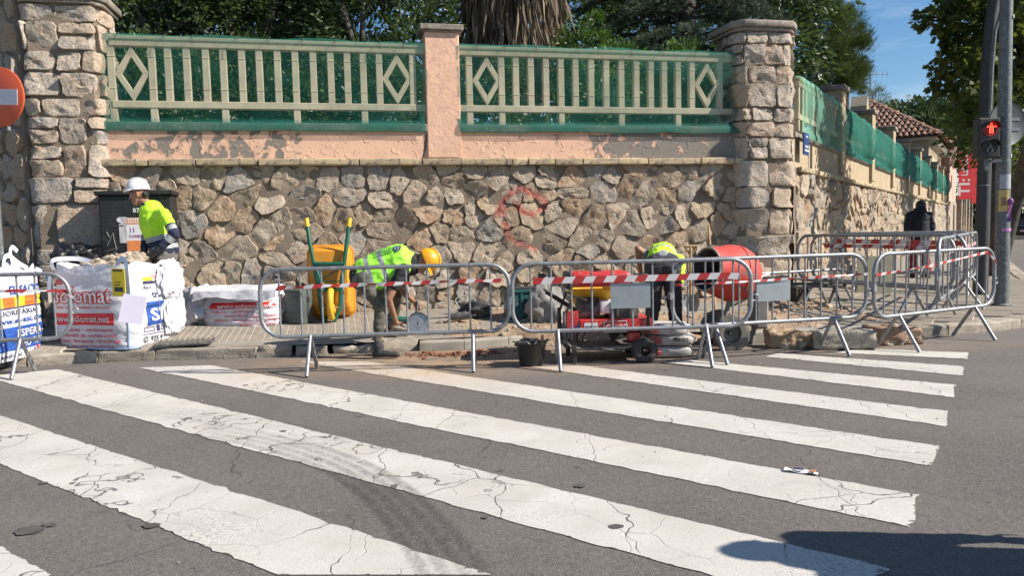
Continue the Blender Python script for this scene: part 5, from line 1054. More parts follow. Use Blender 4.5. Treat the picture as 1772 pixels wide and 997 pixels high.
# --- solomat bag
bl_, bc_, br_ = P(84, 606, .12), P(226, 612, .10), P(303, 597, .13)
u_ = (bc_-bl_)[:2]; lf = np.linalg.norm(u_); u_ /= lf; v_ = np.array([-u_[1], u_[0]]); dp = .88; hx, hy, H = lf/2-.02, dp/2, .93; ctr = (bl_+bc_)[:2]/2+v_*(hy+.03)
sb_ = thing('rubble_bag', 'full white rubble sack printed solomat in red beside the cabinet', 'bag', (ctr[0], ctr[1], .125), math.atan2(u_[1], u_[0]), 'printed rubble sacks'); fn = bag_fn(hx, hy, H, .075, 5.5, .014, 3)
bag_body(sb_, fn, hx, hy, H, M_TWOV, 5.5, .05, seed=1)
tx = lambda *a_, **k: print_on(sb_, fn, hx, hy, 5.5, *a_, **k); w_ = 2*hx
tx('solomat', 'front', -.43, .52, .24, M_INKR, .055, .74, off=.006, name='logo_shadow'); tx('solomat', 'front', -.43, .52, .24, M_INKW, .008, .74, off=.011)  # thick red outline printed behind the white letters
tx('TRIA, TOCA, COMPRA I GAUDEIX', 'front', -.40, .455, .036, M_INKR, .008, .70)
patch(sb_, fn, hx, hy, 5.5, 'front', -.49, .32, .275, .405, M_INKR); tx('www.solomat.net', 'front', -.45, .308, .105, M_INKW, .008, .72, off=.010)
for k, s_ in enumerate(('cuines • ceràmiques', 'materials de construcció', 'pintura • ferreteria • bricolatge', 'parquet • jardineria')): tx(s_, 'front', (-.30, -.40, -.46, -.26)[k], .205-.062*k, .060, M_INKR, .005, (.60, .74, .84, .56)[k])
v, f = text_geo('les', .11, .02); 
tx('es', 'front', -.44, .72, .13, M_INKR, .03, .12)
rx = lambda *a_, **k: print_on(sb_, fn, hx, hy, 5.5, *a_, **k)
patch(sb_, fn, hx, hy, 5.5, 'side', -.18, .26, .24, .50, M_INKB); rx('SIN', 'side', -.13, .29, .19, M_INKW, .03, .42, off=.010); rx('tra', 'side', -.08, .545, .105, M_INKN, .02); rx('Reco', 'side', -.20, .645, .06, M_INKN, .004)
patch(sb_, fn, hx, hy, 5.5, 'side', -.20, .12, .735, .775, M_INKY); patch(sb_, fn, hx, hy, 5.5, 'side', -.20, .06, .70, .732, M_INKN); patch(sb_, fn, hx, hy, 5.5, 'side', -.05, .2, .725, .80, mat('pink_print', (.75,.35,.36), (.72,.4,.4), 9, .6), off=.006)
rx('925 9', 'side', -.12, .055, .085, M_INKK, .008); rx('©', 'side', -.24, .05, .10, M_INKK, .004); rx('www.tra', 'side', .02, .165, .035, M_INKK, .004)
patch(sb_, fn, hx, hy, 5.5, 'side', -.24, .2, .14, .146, M_INKN); 
for a0, a1, z0, z1 in ((-.22, -.06, .17, .178), (-.22, -.06, .21, .218), (-.22, -.212, .17, .218), (-.068, -.06, .17, .218), (-.03, .02, .165, .23)): patch(sb_, fn, hx, hy, 5.5, 'side', a0, a1, z0, z1, M_INKN, nn=4, name='printed_outline')
e_ = fn(np.array(hx*.93), np.array(-hy*.93), np.array(.9)); strap(sb_, [fn(np.array(hx*.94), np.array(-hy*.90), np.array(z))+[.01, -.012, 0] for z in (.55, .75, .90)]+[e_+[.0, .02, .10], e_+[-.10, .05, .10], e_+[-.2, .10, .0]], .05, M_STRAPB)
strap(sb_, [fn(np.array(-hx*.94), np.array(-hy*.9), np.array(.88)), fn(np.array(-hx*.94), np.array(-hy*.9), np.array(.9))+[-.02, -.03, .10], fn(np.array(-hx*.5), np.array(-hy*.6), np.array(.9))+[0, 0, .10], fn(np.array(-hx*.2), np.array(-hy*.5), np.array(.9))+[0, 0, .05]], .05, M_STRAPW)
strap(sb_, [fn(np.array(-hx*.96), np.array(-hy*.8), np.array(.85))+[-.02, -.03, 0], fn(np.array(-hx*.96), np.array(-hy*.8), np.array(.75))+[-.04, -.05, 0], fn(np.array(-hx*.9), np.array(-hy*.9), np.array(.52))+[.02, -.06, 0]], .05, M_STRAPW)
for k in range(6): strap(sb_, [fn(np.array(hx*.99), np.array(-hy*.3+.1*k), np.array(.9-.02*k)), fn(np.array(hx*.99), np.array(-hy*.2+.08*k), np.array(.5))+[.02+.012*k, 0, 0], fn(np.array(hx*.99), np.array(-hy*.1+.06*k), np.array(.12+.05*k))+[.03, 0, 0]], .012, M_STRAPW, 'tie_cord') if k in (1, 4) else None
b = MB(); v, f = crumple((hx+.03, .22, .70), (.07, .22, .25), 4, .16, 3.6, 60); b.add(v, f); v, f = crumple((hx+.02, .25, .34), (.055, .20, .31), 9, .16, 3.6, 60); b.add(v, f); b.build('plastic_wrap', M_TWOV, sb_, smooth=70)
q = fn(np.array(hx*.86), np.array(-hy*.97), np.array(.72)); b = MB(); b.box((-.075, -.004, -.15), (.075, .004, .15), 0, XF(q+[0, -.05, .02], R(6), R(4), R(3))); b.build('yellow_tag', M_INKY, sb_, smooth=0)
b = MB(); M_ = XF(q+[0, -.05, .02], R(6), R(4), R(3)); 
for z, h_, w0, w1 in ((-.10, .05, -.05, .05), (-.03, .012, -.05, .02), (.12, .02, -.06, .05), (.0, .01, -.045, .03)): b.box((w0, -.006, z), (w1, -.0045, z+h_), 0, M_)
b.build('tag_print', M_INKK, sb_, smooth=0)['kind'] = 'stuff'
q = fn(np.array(hx*.97), np.array(-hy*.93), np.array(.42)); b = MB(); b.box((-.115, -.004, -.15), (.115, .004, .15), 0, XF(q+[.12, -.10, .04], R(28), R(-8), R(12))); b.build('paper_sheet', mat('lilac_white_paper', (.56,.53,.64), (.52,.49,.60), 5, .7), sb_, smooth=0)
M_PIPE = mat('pale_blue_piping', (.30,.42,.62), (.22,.34,.55), 20, .7)
for R_, f_, a_x, a_y, n_ in ((sb_, fn, hx, hy, 5.5), (eb if 'eb' in globals() else sb_, fn, hx, hy, 5.5))[:1]:
    xs_ = np.linspace(-a_x*.985, a_x*.985, 40); pf = f_(xs_, -a_y*(1-np.abs(xs_/a_x)**n_)**(1/n_), np.full(40, .015))+[0, -.006, 0]; b = MB(); b.tube(pf, .011, 6); b.build('bottom_piping', M_PIPE, R_, smooth=60)
    ys_ = np.linspace(-a_y*.985, a_y*.985, 30); pf = f_(a_x*(1-np.abs(ys_/a_y)**n_)**(1/n_), ys_, np.full(30, .015))+[.006, 0, 0]; b = MB(); b.tube(pf, .011, 6); b.build('bottom_piping', M_PIPE, R_, smooth=60)
    zs_ = np.linspace(.02, .88, 24); k_ = (1/2)**(1/n_); pf = f_(np.full(24, a_x*k_), np.full(24, -a_y*k_), zs_)+[.004, -.006, 0]; b = MB(); b.tube(pf, .008, 6); b.build('corner_seam', M_PIPE, R_, smooth=60)
rb = MB()
for k in range(420):
    a, rr = rng.uniform(0, 6.28), rng.random()**.5; x, y = rr*hx*.86*math.cos(a), rr*hy*.84*math.sin(a); r = .015+.065*rng.random()**2.5; pebble(rb, (x, y, .86+.12*(1-rr)+.03*rng.normal()), r)
v, f = crumple((-.05, 0, .80), (hx*.9, hy*.88, .18), 2, .12, 4); rb.add(v, f)
v, f = crumple((.20, .05, .95), (.20, .18, .10), 7, .25, 3); rb.add(v, f)
o = rb.build('rubble', M_PEB, None, smooth=0); o.location = sb_.location; o.rotation_euler = sb_.rotation_euler; o['kind'] = 'stuff'; o['label'] = 'broken stone and earth heaped in the printed sack'; o['category'] = 'rubble'
# --- EL-SAC bag at the left edge
p0, p1 = P(0, 640, .05)[:2], P(88, 606, .11)[:2]; u_ = (p1-p0)/np.linalg.norm(p1-p0); v_ = np.array([-u_[1], u_[0]]); lf = .98; hx2, hy2, H2 = lf/2, .43, .95; ctr = p1-u_*(lf/2-.02)+v_*(hy2+.02)
eb = thing('rubble_bag', 'white rubble sack printed EL-SAC.com with blue panel at the left edge', 'bag', (ctr[0], ctr[1], .10), math.atan2(u_[1], u_[0]), 'printed rubble sacks'); fn2 = bag_fn(hx2, hy2, H2, .07, 5.0, .013, 8)
bag_body(eb, fn2, hx2, hy2, H2, M_TWOV, 5.0, .06, seed=4); ex = lambda *a_, **k: print_on(eb, fn2, hx2, hy2, 5.0, *a_, **k); pt = lambda *a_, **k: patch(eb, fn2, hx2, hy2, 5.0, 'front', *a_, **k)
ex('EL-SAC', 'front', -.16, .685, .12, M_INKB, .022, .40); pt(.25, .44, .68, .765, M_INKB); ex('.com', 'front', .275, .70, .085, M_INKW, .012, .145, off=.010)
for k in range(5): pt(-.45+.18*k, -.45+.18*(k+1), .55, .655, M_INKY if k % 2 == 0 else mat('orange_print', (.80,.16,.03), (.76,.15,.03), 9, .6))
pt(-.45, .45, .535, .548, M_INKN); ex('PRIORITÀRIA', 'front', -.42, .47, .07, M_INKN, .004, .66); ex('www.el-sac.com', 'front', -.44, .385, .085, M_INKB, .014, .86)
pt(-.47, .38, .10, .345, M_INKB, skew=.0); ex('ESPERA-', 'front', -.10, .235, .11, M_INKW, .018, .46, off=.010); ex('TEU  N', 'front', -.06, .125, .09, M_INKW, .014, .34, off=.010); ex('ENGAS', 'front', .16, .155, .07, M_INKW, .014, .20, off=.011)
b_ = MB(); ex('transf-sac', 'front', -.42, .035, .06, M_INKN, .004, .40)
for k in range(10):
    a = k*.628; pt(.30+.075*math.cos(a)-.018, .30+.075*math.cos(a)+.018, .075+.05*math.sin(a)-.008, .075+.05*math.sin(a)+.008, M_INKB, nn=3, name='printed_ray')
pt(.275, .325, .05, .10, M_INKR, nn=5, off=.006, name='printed_dot')
strap(eb, [(-.1, -.35, .93), (.0, -.30, 1.06), (.12, -.28, 1.10), (.25, -.28, 1.0), (.4, -.30, .93)], .05, M_STRAPW); strap(eb, [(.15, -.30, .98), (.17, -.26, 1.12), (.19, -.28, 1.18), (.24, -.30, 1.12)], .05, M_STRAPW)
strap(eb, [(.44, -.36, .92), (.50, -.42, .88), (.54, -.46, .70), (.56, -.48, .55)], .05, M_STRAPB); b = MB(); v, f = crumple((0, 0, .86), (.44, .38, .20), 12, .35, 2.6); b.add(v, f); b.build('plastic_wrap', M_TWOV, eb, smooth=70)
tp = MB(); 
# --- black refuse bag resting on the sacks
q = A(128, 446, 9.15); o = MB(); v, f = crumple((0, 0, 0), (.26, .22, .15), 6, .32, 2.6, 64); o.add(v, f); o = o.build('black_bag', mat('black_polythene', (.012,.012,.014), (.02,.02,.022), 8, .32, .1, 40), None, smooth=70); o.location = tuple(q); tag(o, 'crumpled black plastic bag resting behind the printed sacks', 'bag')
# --- folded sack on the pavement
p0, p1 = P(345, 574, .16)[:2], P(472, 571, .17)[:2]; u_ = (p1-p0)/np.linalg.norm(p1-p0); v_ = np.array([-u_[1], u_[0]]); lf = np.linalg.norm(p1-p0); hx3, hy3, H3 = lf/2, .28, .47; ctr = (p0+p1)/2+v_*(hy3+.02)
fb = thing('folded_bag', 'half folded white sack with red print lying on the pavement', 'bag', (ctr[0], ctr[1], .18), math.atan2(u_[1], u_[0]), 'printed rubble sacks'); fn3 = bag_fn(hx3, hy3, H3, .10, 4.0, .030, 15, base=.93); bag_body(fb, fn3, hx3, hy3, H3, M_TWOV, 4., .12, seed=9)
fx_ = lambda *a_, **k: print_on(fb, fn3, hx3, hy3, 4.0, *a_, **k); patch(fb, fn3, hx3, hy3, 4.0, 'front', -.30, hx3*.96, .255, .335, M_INKR, .005); fx_('www.solomat.net', 'front', -.20, .262, .075, M_INKW, .006, .62, off=.011)
for k, s_ in enumerate(('cuines • ceràmiques', 'materials de construcció', 'pintura • ferreteria • bricolatge', 'parquet • jardineria')): fx_(s_, 'front', (-.26, -.12, -.26, .06)[k], .205-.052*k, .052, M_INKR, .003, (.50, .56, .74, .38)[k], off=.009)
A_, Z_ = np.meshgrid(np.linspace(-1, 1, 40), np.linspace(0, 1, 24)); dd = np.where(Z_ < .55, Z_/.55, 1); hang = np.where(Z_ < .55, 0, (Z_-.55)/.45)
gx_ = A_*(hx3+.06); gy_ = .25-dd*(hy3*2.02)-.03*hang; gz__ = H3+.05-.03*dd**3-.11*hang*(1+.25*np.sin(A_*4)); N3 = np.stack([gx_, gy_, gz__], -1); N3 = N3+.025*np.stack([fbm(N3, 4, 3), fbm(N3+5, 4, 3), fbm(N3+9, 5, 3)], -1); b = MB(); b.sheet(N3); b.build('top_flap', M_TWOV, fb, smooth=70)
gb = thing('crumpled_sack', 'crumpled grey-white sack slumped left of the folded sack', 'bag', (p0[0]-.10, p0[1]+.28, .2), 0); b = MB(); v, f = crumple((0, 0, .20), (.20, .24, .29), 21, .4, 2.2); b.add(v, f); b.build('sack_body', mat('grey_white_sack', (.62,.62,.67), (.50,.50,.56), 6, .6, .3, 30), gb, smooth=70)
b = MB(); v, f = crumple((.16, -.02, .43), (.13, .14, .08), 25, .4, 2.6); b.add(v, f); b.build('sack_mouth', M_TWOV, gb, smooth=70)
# drain grate
q = P(322, 595, .14); dg = thing('drain_grate', 'dark iron grate set in the pavement beside the printed sack', 'grate', (q[0], q[1], pz(q[0], q[1])+.022), WANG); b = MB(); b.box((-.30, -.22, -.01), (.30, .22, 0)); b.build('plate', M_IRON, dg, smooth=0)
for k in range(11): b = MB(); b.box((-.29+.055*k, -.21, 0), (-.29+.055*k+.02, .21, .008)); b.build('slat', M_IRON, dg, smooth=0)
# ================================================================ TOOLS AND MACHINES
def rel(root):
    L_ = np.array(root.location); return lambda px, py, Y: A(px, py, Y)-L_
# --- wheelbarrow stood on its nose against the wall
q = P(572, 556, .22); wb = thing('wheelbarrow', 'orange wheelbarrow with green frame stood upright against the wall', 'wheelbarrow', (q[0], q[1], .21), WANG*.6); f = rel(wb); Y0 = q[1]
T_ = np.array(Matrix.Rotation(-WANG*.6, 3, 'Z')); F_ = lambda px, py, dy: T_@f(px, py, Y0+dy)
def tray_loft(m, ring0, ring1, ring2, root, name='tray'):
    b = MB(); n = len(ring0); b.add(np.concatenate([ring0, ring1, ring2]), [(i, (i+1) % n, n+(i+1) % n, n+i) for i in range(n)]+[(n+i, n+(i+1) % n, 2*n+(i+1) % n, 2*n+i) for i in range(n)]+[tuple(range(2*n, 3*n))]); return b.build(name, m, root, smooth=40)
def rr2(x0, x1, z0, z1, r, y, n=5): return np.array([(a, y, c) for a, _, c in rrect(x0, x1, z0, z1, r, n)])
xl, zb_ = F_(534, 548, .2)[0], F_(534, 548, .2)[2]; xr, zt_ = F_(611, 425, .2)[0], F_(611, 425, .2)[2]; xl = F_(535, 490, .2)[0]; xr = F_(611, 490, .2)[0]
tray_loft(M_ORANGE, rr2(xl, xr, zb_, zt_, .09, .26), rr2(xl+.02, xr-.02, zb_+.03, zt_-.02, .09, .10), rr2(xl+.06, xr-.06, zb_+.20, zt_-.06, .06, -.02), wb)
b = MB(); b.tube(rr2(xl-.005, xr+.005, zb_-.005, zt_+.005, .09, .26), .014, 7, True); b.build('tray_rim', M_ORANGE, wb, smooth=60)
for sx in (0, 1):
    hp = [(530, 378, .05), (536, 420, -.02), (546, 470, -.05), (553, 505, -.05), (557, 540, -.06), (562, 556, -.08)] if sx == 0 else [(605, 378, .05), (600, 420, -.02), (594, 470, -.05), (590, 505, -.05), (588, 535, -.06), (578, 557, -.08)]
    pts = [F_(*p) for p in hp]; b = MB(); b.tube([pts[0]*.86+pts[1]*.14]+pts[1:], .026, 8); b.build('frame_tube', M_GREEN, wb, smooth=60)
    dv = (pts[0]-pts[1]); dv /= np.linalg.norm(dv); b = MB(); b.tube([pts[0]-dv*.11, pts[0]+dv*.0], .030, 8); b.build('grip', M_YEL, wb, smooth=60)
    lp = [F_(*p) for p in ([(545, 458, -.05), (552, 480, -.12), (556, 500, -.05)] if sx == 0 else [(595, 458, -.05), (591, 480, -.12), (589, 500, -.05)])]; b = MB(); b.tube(lp, .022, 8); b.build('stand', M_GREEN, wb, smooth=60)
for a, c, r_ in (((546,457,-.06),(596,457,-.06),.030),((554,502,-.06),(590,502,-.06),.022),((550,487,-.06),(592,487,-.06),.008),((549,486,-.05),(595,462,-.05),.007)): b = MB(); b.tube([F_(*a), F_(*c)], r_, 7); b.build('cross_bar', M_GREEN, wb, smooth=60)
w0 = F_(573, 527, -.10); b = MB(); an = np.linspace(0, 2*math.pi, 28, endpoint=False); b.tube([(w0[0], w0[1]+.13*math.cos(a), w0[2]+.17*math.sin(a)) for a in an], .042, 10, True); b.build('tyre', M_YEL, wb, smooth=60)
b = MB(); b.tube([w0+[-.02, 0, 0], w0+[.02, 0, 0]], .12, 16); b.build('rim', M_YEL, wb, smooth=40); b = MB(); b.tube([F_(558, 532, -.10), F_(588, 532, -.10)], .008, 6); b.build('axle', M_STEEL, wb)
# --- dark tool case
q = P(517, 562, .20); cs = thing('tool_case', 'dark grey-green hard tool case standing beside the wheelbarrow', 'tool case', (q[0], q[1], .215), R(-28)); sc = q[1]/F_PX
b = MB(); b.box((-.15, -.08, .0), (.15, .02, .43)); b.build('front_shell', mat('dark_case', (.06,.075,.068), (.085,.10,.092), 9, .55, .15, 60), cs, smooth=40, bevel=.025, bseg=2); b = MB(); b.box((-.15, .025, .0), (.15, .11, .43)); b.build('rear_shell', MATS['dark_case'], cs, smooth=40, bevel=.025, bseg=2)
b = MB(); b.tube([(-.06, .02, .43), (-.06, .02, .47), (.06, .02, .47), (.06, .02, .43)], .010, 6); b.build('handle', M_BLACK, cs, smooth=60)
for z in (.12, .31): b = MB(); b.box((.145, .0, z-.03), (.160, .045, z+.03)); b.build('latch', M_BLACK, cs, smooth=0, bevel=.003)
for z in (.10, .20, .30): b = MB(); b.box((-.12, -.088, z), (.12, -.078, z+.035)); b.build('rib', MATS['dark_case'], cs, smooth=0, bevel=.004)
# --- tool bag, cable and bucket
q = P(822, 548, .22); tb_ = tag(MB().add(*crumple((0, 0, .08), (.24, .13, .12), 31, .45, 2.4)).build('tool_bag', mat('grey_black_cloth', (.035,.035,.037), (.06,.06,.06), 9, .9, .3, 50), None, smooth=70), 'dark slumped tool bag lying on the earth by the wall', 'tool bag'); tb_.location = tuple(q)
q2 = P(800, 548, .2); b = MB(); b.tube([(.05+.13*math.cos(a)*(1+.1*math.sin(3*a)), .04*math.sin(a), .10+.10*math.sin(a)+.01*a) for a in np.linspace(0, 12, 60)], .006, 5); b.tube([(-.05, 0, .08), (-.25, .05, .03), (-.55, -.05, .02), (-.8, .05, .03)], .006, 5)
o = tag(b.build('cable_coil', mat('pale_cable', (.50,.50,.48), (.4,.4,.38), 9, .5), None, smooth=60), 'pale coiled cable looped over the dark tool bag', 'cable'); o.location = tuple(q2)
q3 = P(780, 556, .2); hm = thing('demolition_chisel', 'grey power hammer with steel chisel lying beside the tool bag', 'power tool', tuple(q3), R(-4)); b = MB(); b.tube([(-.02, 0, .05), (.10, 0, .06), (.26, .01, .07)], [.04, .055, .045], 10); b.build('body', M_IRON, hm, smooth=60); b = MB(); b.tube([(-.38, 0, .03), (-.02, 0, .05)], .011, 6); b.build('chisel', M_STEEL, hm)
q = P(920, 632, 0); bk = thing('rubber_bucket', 'black rubber bucket holding a trowel in front of the generator', 'bucket', tuple(q), .3); s_ = q[1]/F_PX; rt, rb_, hb = 26*s_*1.02, 20.5*s_, 41*s_
b = MB(); b.lathe([(0, .004), (rb_, 0), (rb_+.004, .01), (rt-.004, hb-.02), (rt+.006, hb-.012), (rt+.006, hb), (rt-.006, hb), (rb_-.004, .012), (0, .012)], 28); b.build('shell', M_BLACK, bk, smooth=50)
for sg in (-1, 1): b = MB(); b.tube([(sg*rt, -.03, hb-.005), (sg*(rt+.03), -.02, hb+.012), (sg*(rt+.03), .02, hb+.012), (sg*rt, .03, hb-.005)], .007, 6); b.build('handle', M_BLACK, bk, smooth=60)
tr = thing('trowel', 'steel trowel with wooden handle standing in the black bucket', 'trowel', tuple(q+[0, 0, .0]), 0); b = MB(); b.tube([(.09, -.02, hb-.06), (.115, -.03, hb+.07)], .015, 8); b.build('handle', M_WOOD, tr, smooth=60); b = MB(); b.sheet([[(.0+.07*i/4, -.04+.02*math.sin(i), hb-.04-.05*j/3+.05*math.sin(i*.8)) for i in range(5)] for j in range(4)]); b.build('blade', M_STEEL, tr, smooth=60)
v, f_ = crumple((-.02, .03, hb-.02), (.11, .10, .05), 41, .4, 3); o = MB().add(v, f_).build('mortar_heap', M_IRON, None, smooth=60); o.location = tuple(q); o['kind'] = 'stuff'; o['label'] = 'dark wet mortar in the bucket'
# --- teal crate and grey sack
q = P(918, 548, .2); cr8 = thing('plastic_crate', 'dark teal plastic crate standing behind the barrier by the wall', 'crate', (q[0]-.08, q[1], .19), R(12)); M_TEAL = mat('teal_plastic', (.018,.10,.10), (.015,.075,.08), 6, .5, .1, 50)
b = MB(); b.box((-.24, -.17, 0), (.24, .17, .38)); b.build('body', M_TEAL, cr8, smooth=40, bevel=.02)
for x in (-.2, -.07, .07, .2): b = MB(); b.box((x-.015, -.185, .02), (x+.015, -.165, .35)); b.build('rib', M_TEAL, cr8, smooth=0, bevel=.004)
b = MB(); b.box((-.26, -.19, .34), (.26, .19, .375)); b.build('rim', M_TEAL, cr8, smooth=0, bevel=.006); b = MB(); b.box((-.23, -.16, .376), (.23, .16, .40)); b.build('lid', M_BLACK, cr8, smooth=0, bevel=.006)
for nm, lab, px, py, sz, m_, sd in (('cement_sack', 'slumped grey cloth sack between the teal crate and generator', 945, 552, (.24, .15, .26), mat('grey_cloth', (.30,.285,.265), (.22,.21,.195), 9, .9, .4, 40), 3), ('black_bag', 'black plastic bag leaning on the teal crate', 948, 548, (.15, .13, .33), MATS['black_polythene'], 13)):
    q = P(px, py, .2); o = MB().add(*crumple((0, 0, sz[2]*.6), sz, sd, .4, 2.0)).build(nm, m_, None, smooth=70); o.location = (q[0], q[1]+(.2 if sd == 13 else 0), .19); tag(o, lab, 'sack' if sd == 3 else 'bag')
# --- yellow wheelbarrow behind the generator
YW = 8.15; q = A(1020, 580, YW); w2 = thing('wheelbarrow', 'yellow wheelbarrow standing behind the red generator', 'wheelbarrow', (q[0], YW, .05), 0); f = rel(w2); F2 = lambda px, py, dy=0: f(px, py, YW+dy)
x0, x1, zt_ = F2(983, 500)[0], F2(1062, 500)[0], F2(1020, 498)[2]; n = 5
rg = lambda x0, x1, y0, y1, z: np.array([(a, c, z) for a, _, c in rrect(x0, x1, y0, y1, .07, n)])
b = MB(); r0, r1, r2 = rg(x0, x1, -.30, .34, zt_), rg(x0+.05, x1-.05, -.25, .28, zt_-.14), rg(x0+.10, x1-.10, -.16, .18, zt_-.24); k = len(r0)
b.add(np.concatenate([r0, r1, r2]), [(i, (i+1) % k, k+(i+1) % k, k+i) for i in range(k)]+[(k+i, k+(i+1) % k, 2*k+(i+1) % k, 2*k+i) for i in range(k)]+[tuple(range(2*k, 3*k))]); b.build('tray', M_YEL, w2, smooth=40); b = MB(); b.tube(r0, .013, 6, True); b.build('tray_rim', M_YEL, w2, smooth=60)
for s_ in (-1, 1): b = MB(); b.tube([(x0-.25, .22*s_, zt_-.02), (x0+.1, .22*s_, zt_-.25), (x1+.1, .10*s_, zt_-.42)], .015, 7); b.build('frame_tube', M_BLACK, w2, smooth=60); b = MB(); b.tube([(x0+.05, .22*s_, zt_-.22), (x0+.08, .22*s_, .02), (x0+.2, .22*s_, zt_-.3)], .014, 7); b.build('stand', M_BLACK, w2, smooth=60)
b = MB(); b.lathe([(.05, -.04), (.13, -.045), (.175, -.03), (.185, 0), (.175, .03), (.13, .045), (.05, .04)], 22, 0, XF((x1+.12, 0, .185), 0, R(90))); b.build('wheel', M_RUBBER, w2, smooth=40)
# --- red generator
YG = 7.62; q = A(1050, 600, YG); gn = thing('generator', 'red petrol generator on wheels with black frame behind the barrier', 'generator', (q[0], YG, 0), R(3)); f = rel(gn); G = lambda px, py, dy=0: f(px, py, YG+dy)
xa, xb = G(974, 550)[0], G(1122, 550)[0]; xm = G(1131, 550)[0]; z1, z2, z3 = G(1050, 600)[2], G(1050, 556)[2], G(1050, 474)[2]
b = MB(); b.box((G(1003, 545)[0], -.02, G(1050, 574)[2]), (xm, .0, G(1050, 553)[2])); pn = b.build('red_panel', M_RED, gn, smooth=0, bevel=.006); b = MB(); b.box((xa, -.01, G(1050, 574)[2]), (G(1000, 545)[0], .02, G(1050, 537)[2])); b.build('red_panel', M_RED, gn, smooth=0, bevel=.006); b = MB(); b.box((G(1003, 545)[0], .0, G(1050, 553)[2]-.03), (xm, .50, G(1050, 553)[2]-.005)); b.build('deck', M_RED, gn, smooth=0, bevel=.006)
for s_, px, py, sz, w_, m_ in (('CAROD', 1046, 571.5, .085, .22, M_INKW),): v, ff = text_geo(s_, sz, .018, width=w_, shear=.25); p = G(px, py); b = MB(); b.add(np.stack([v[:, 0]+p[0], np.full(len(v), -.026), v[:, 1]+p[2]], 1), ff); b.build('lettering', m_, pn, smooth=0)
x0, x1, za, zc_ = G(1044, 545)[0], G(1084, 545)[0], G(1050, 575)[2], G(1050, 560)[2]; b = MB()
for a in ((x0, za+.0, x1, za+.006), (x0, zc_+.02, x1, zc_+.026), (x0, za, x0+.006, zc_+.026), (x1-.006, za, x1, zc_+.026)): b.box((a[0], -.0245, a[1]), (a[2], -.0205, a[3]))
b.build('logo_frame', M_INKW, pn, smooth=0)['kind'] = 'stuff'
x0, x1 = G(1010, 545)[0], G(1033, 545)[0]; b = MB(); b.box((x0, -.024, G(1050, 571)[2]), (x1, -.0205, G(1050, 558)[2])); pl_ = b.build('maker_plate', M_INKW, gn, smooth=0); v, ff = text_geo('BAYMAQ', .05, .02, width=(x1-x0)*.86); p = G(1012, 569); b = MB(); b.add(np.stack([v[:, 0]+p[0], np.full(len(v), -.0265), v[:, 1]+p[2]], 1), ff); b.build('lettering', M_INKK, pl_, smooth=0)
xt0, xt1, zt0, zt1 = G(988, 545)[0], G(1094, 545)[0], G(1050, 497)[2], G(1050, 471)[2]
b = MB(); b.box((xt0, .02, zt0), (xt1, .44, zt1)); b.build('fuel_tank', M_RED, gn, smooth=60, bevel=.05, bseg=3); b = MB(); b.box((xt0-.035, .06, zt0-.02), (xt0+.04, .40, zt1+.005)); b.build('tank_end', M_BLACK, gn, smooth=60, bevel=.03, bseg=2); b = MB(); b.lathe([(0, 0), (.04, 0), (.04, .03), (.0, .035)], 14, 0, XF(((xt0+xt1)/2, .22, zt1-.005))); b.build('filler_cap', M_BLACK, gn, smooth=40)
b = MB(); b.box((G(1042, 545)[0], .08, G(1050, 545)[2]), (G(1075, 545)[0], .36, G(1050, 522)[2])); b.build('air_filter', M_WHITE, gn, smooth=40, bevel=.02, bseg=2)
b = MB(); b.box((G(1058, 545)[0], .06, G(1050, 556)[2]), (G(1108, 545)[0], .42, G(1050, 524)[2])); b.tube([(G(1085, 545)[0], .04, G(1050, 542)[2]), (G(1085, 545)[0], .45, G(1050, 542)[2])], .10, 16); b.build('engine', M_IRON, gn, smooth=40, bevel=.008)
for k in range(6): b = MB(); b.box((G(1062, 545)[0], .05, G(1050, 552-4*k)[2]), (G(1106, 545)[0], .43, G(1050, 552-4*k)[2]+.008)); b.build('cooling_fin', M_IRON, gn, smooth=0)
b = MB(); b.tube([(G(1004, 545)[0], .25, G(1050, 540)[2]), (G(1042, 545)[0], .25, G(1050, 540)[2])], .13, 18); b.build('alternator', M_IRON, gn, smooth=40)
b = MB(); b.box((G(1088, 545)[0], -.015, G(1050, 592)[2]), (G(1108, 545)[0], .1, G(1050, 577)[2])); b.build('fuse_box', M_RED, gn, smooth=0, bevel=.01); b = MB(); b.tube([(G(997, 545)[0], -.03, G(1050, 567)[2]), (G(997, 545)[0], -.045, G(1050, 567)[2])], .03, 14); b.build('socket', M_INKB, gn, smooth=40)
for y in (-.02, .48):
    b = MB(); b.tube([G(976, 540)*[1, 0, 1]+[0, y, 0], G(976, 590)*[1, 0, 1]+[0, y, 0], G(990, 602)*[1, 0, 1]+[0, y, 0], G(1070, 606)*[1, 0, 1]+[0, y, 0], G(1115, 596)*[1, 0, 1]+[0, y, 0]], .016, 8); b.build('frame_tube', M_IRON, gn, smooth=60)
    b = MB(); b.tube([G(980, 600)*[1, 0, 1]+[0, y, 0], G(978, 545)*[1, 0, 1]+[0, y, 0], G(990, 512)*[1, 0, 1]+[0, y, 0], G(1015, 520)*[1, 0, 1]+[0, y, 0]], .013, 8); b.build('frame_tube', M_BLACK, gn, smooth=60)
    b = MB(); b.box((G(988, 545)[0], y-.02, .0), (G(996, 545)[0], y+.02, G(1050, 596)[2])); b.build('foot', M_BLACK, gn, smooth=0, bevel=.004)
    b = MB(); b.tube([(xb, y, .2), (xb, y, z2), (xb-.02, y, zt0)], .016, 8); b.build('frame_tube', M_BLACK, gn, smooth=60)
b = MB(); b.tube([(xa+.02, -.02, G(1050, 598)[2]), (xa+.02, .48, G(1050, 598)[2])], .015, 7); b.build('cross_tube', M_IRON, gn, smooth=60); b = MB(); b.box((xa+.1, .0, G(1050, 604)[2]), (xb-.05, .46, G(1050, 600)[2])); b.build('base_tray', M_IRON, gn, smooth=0)
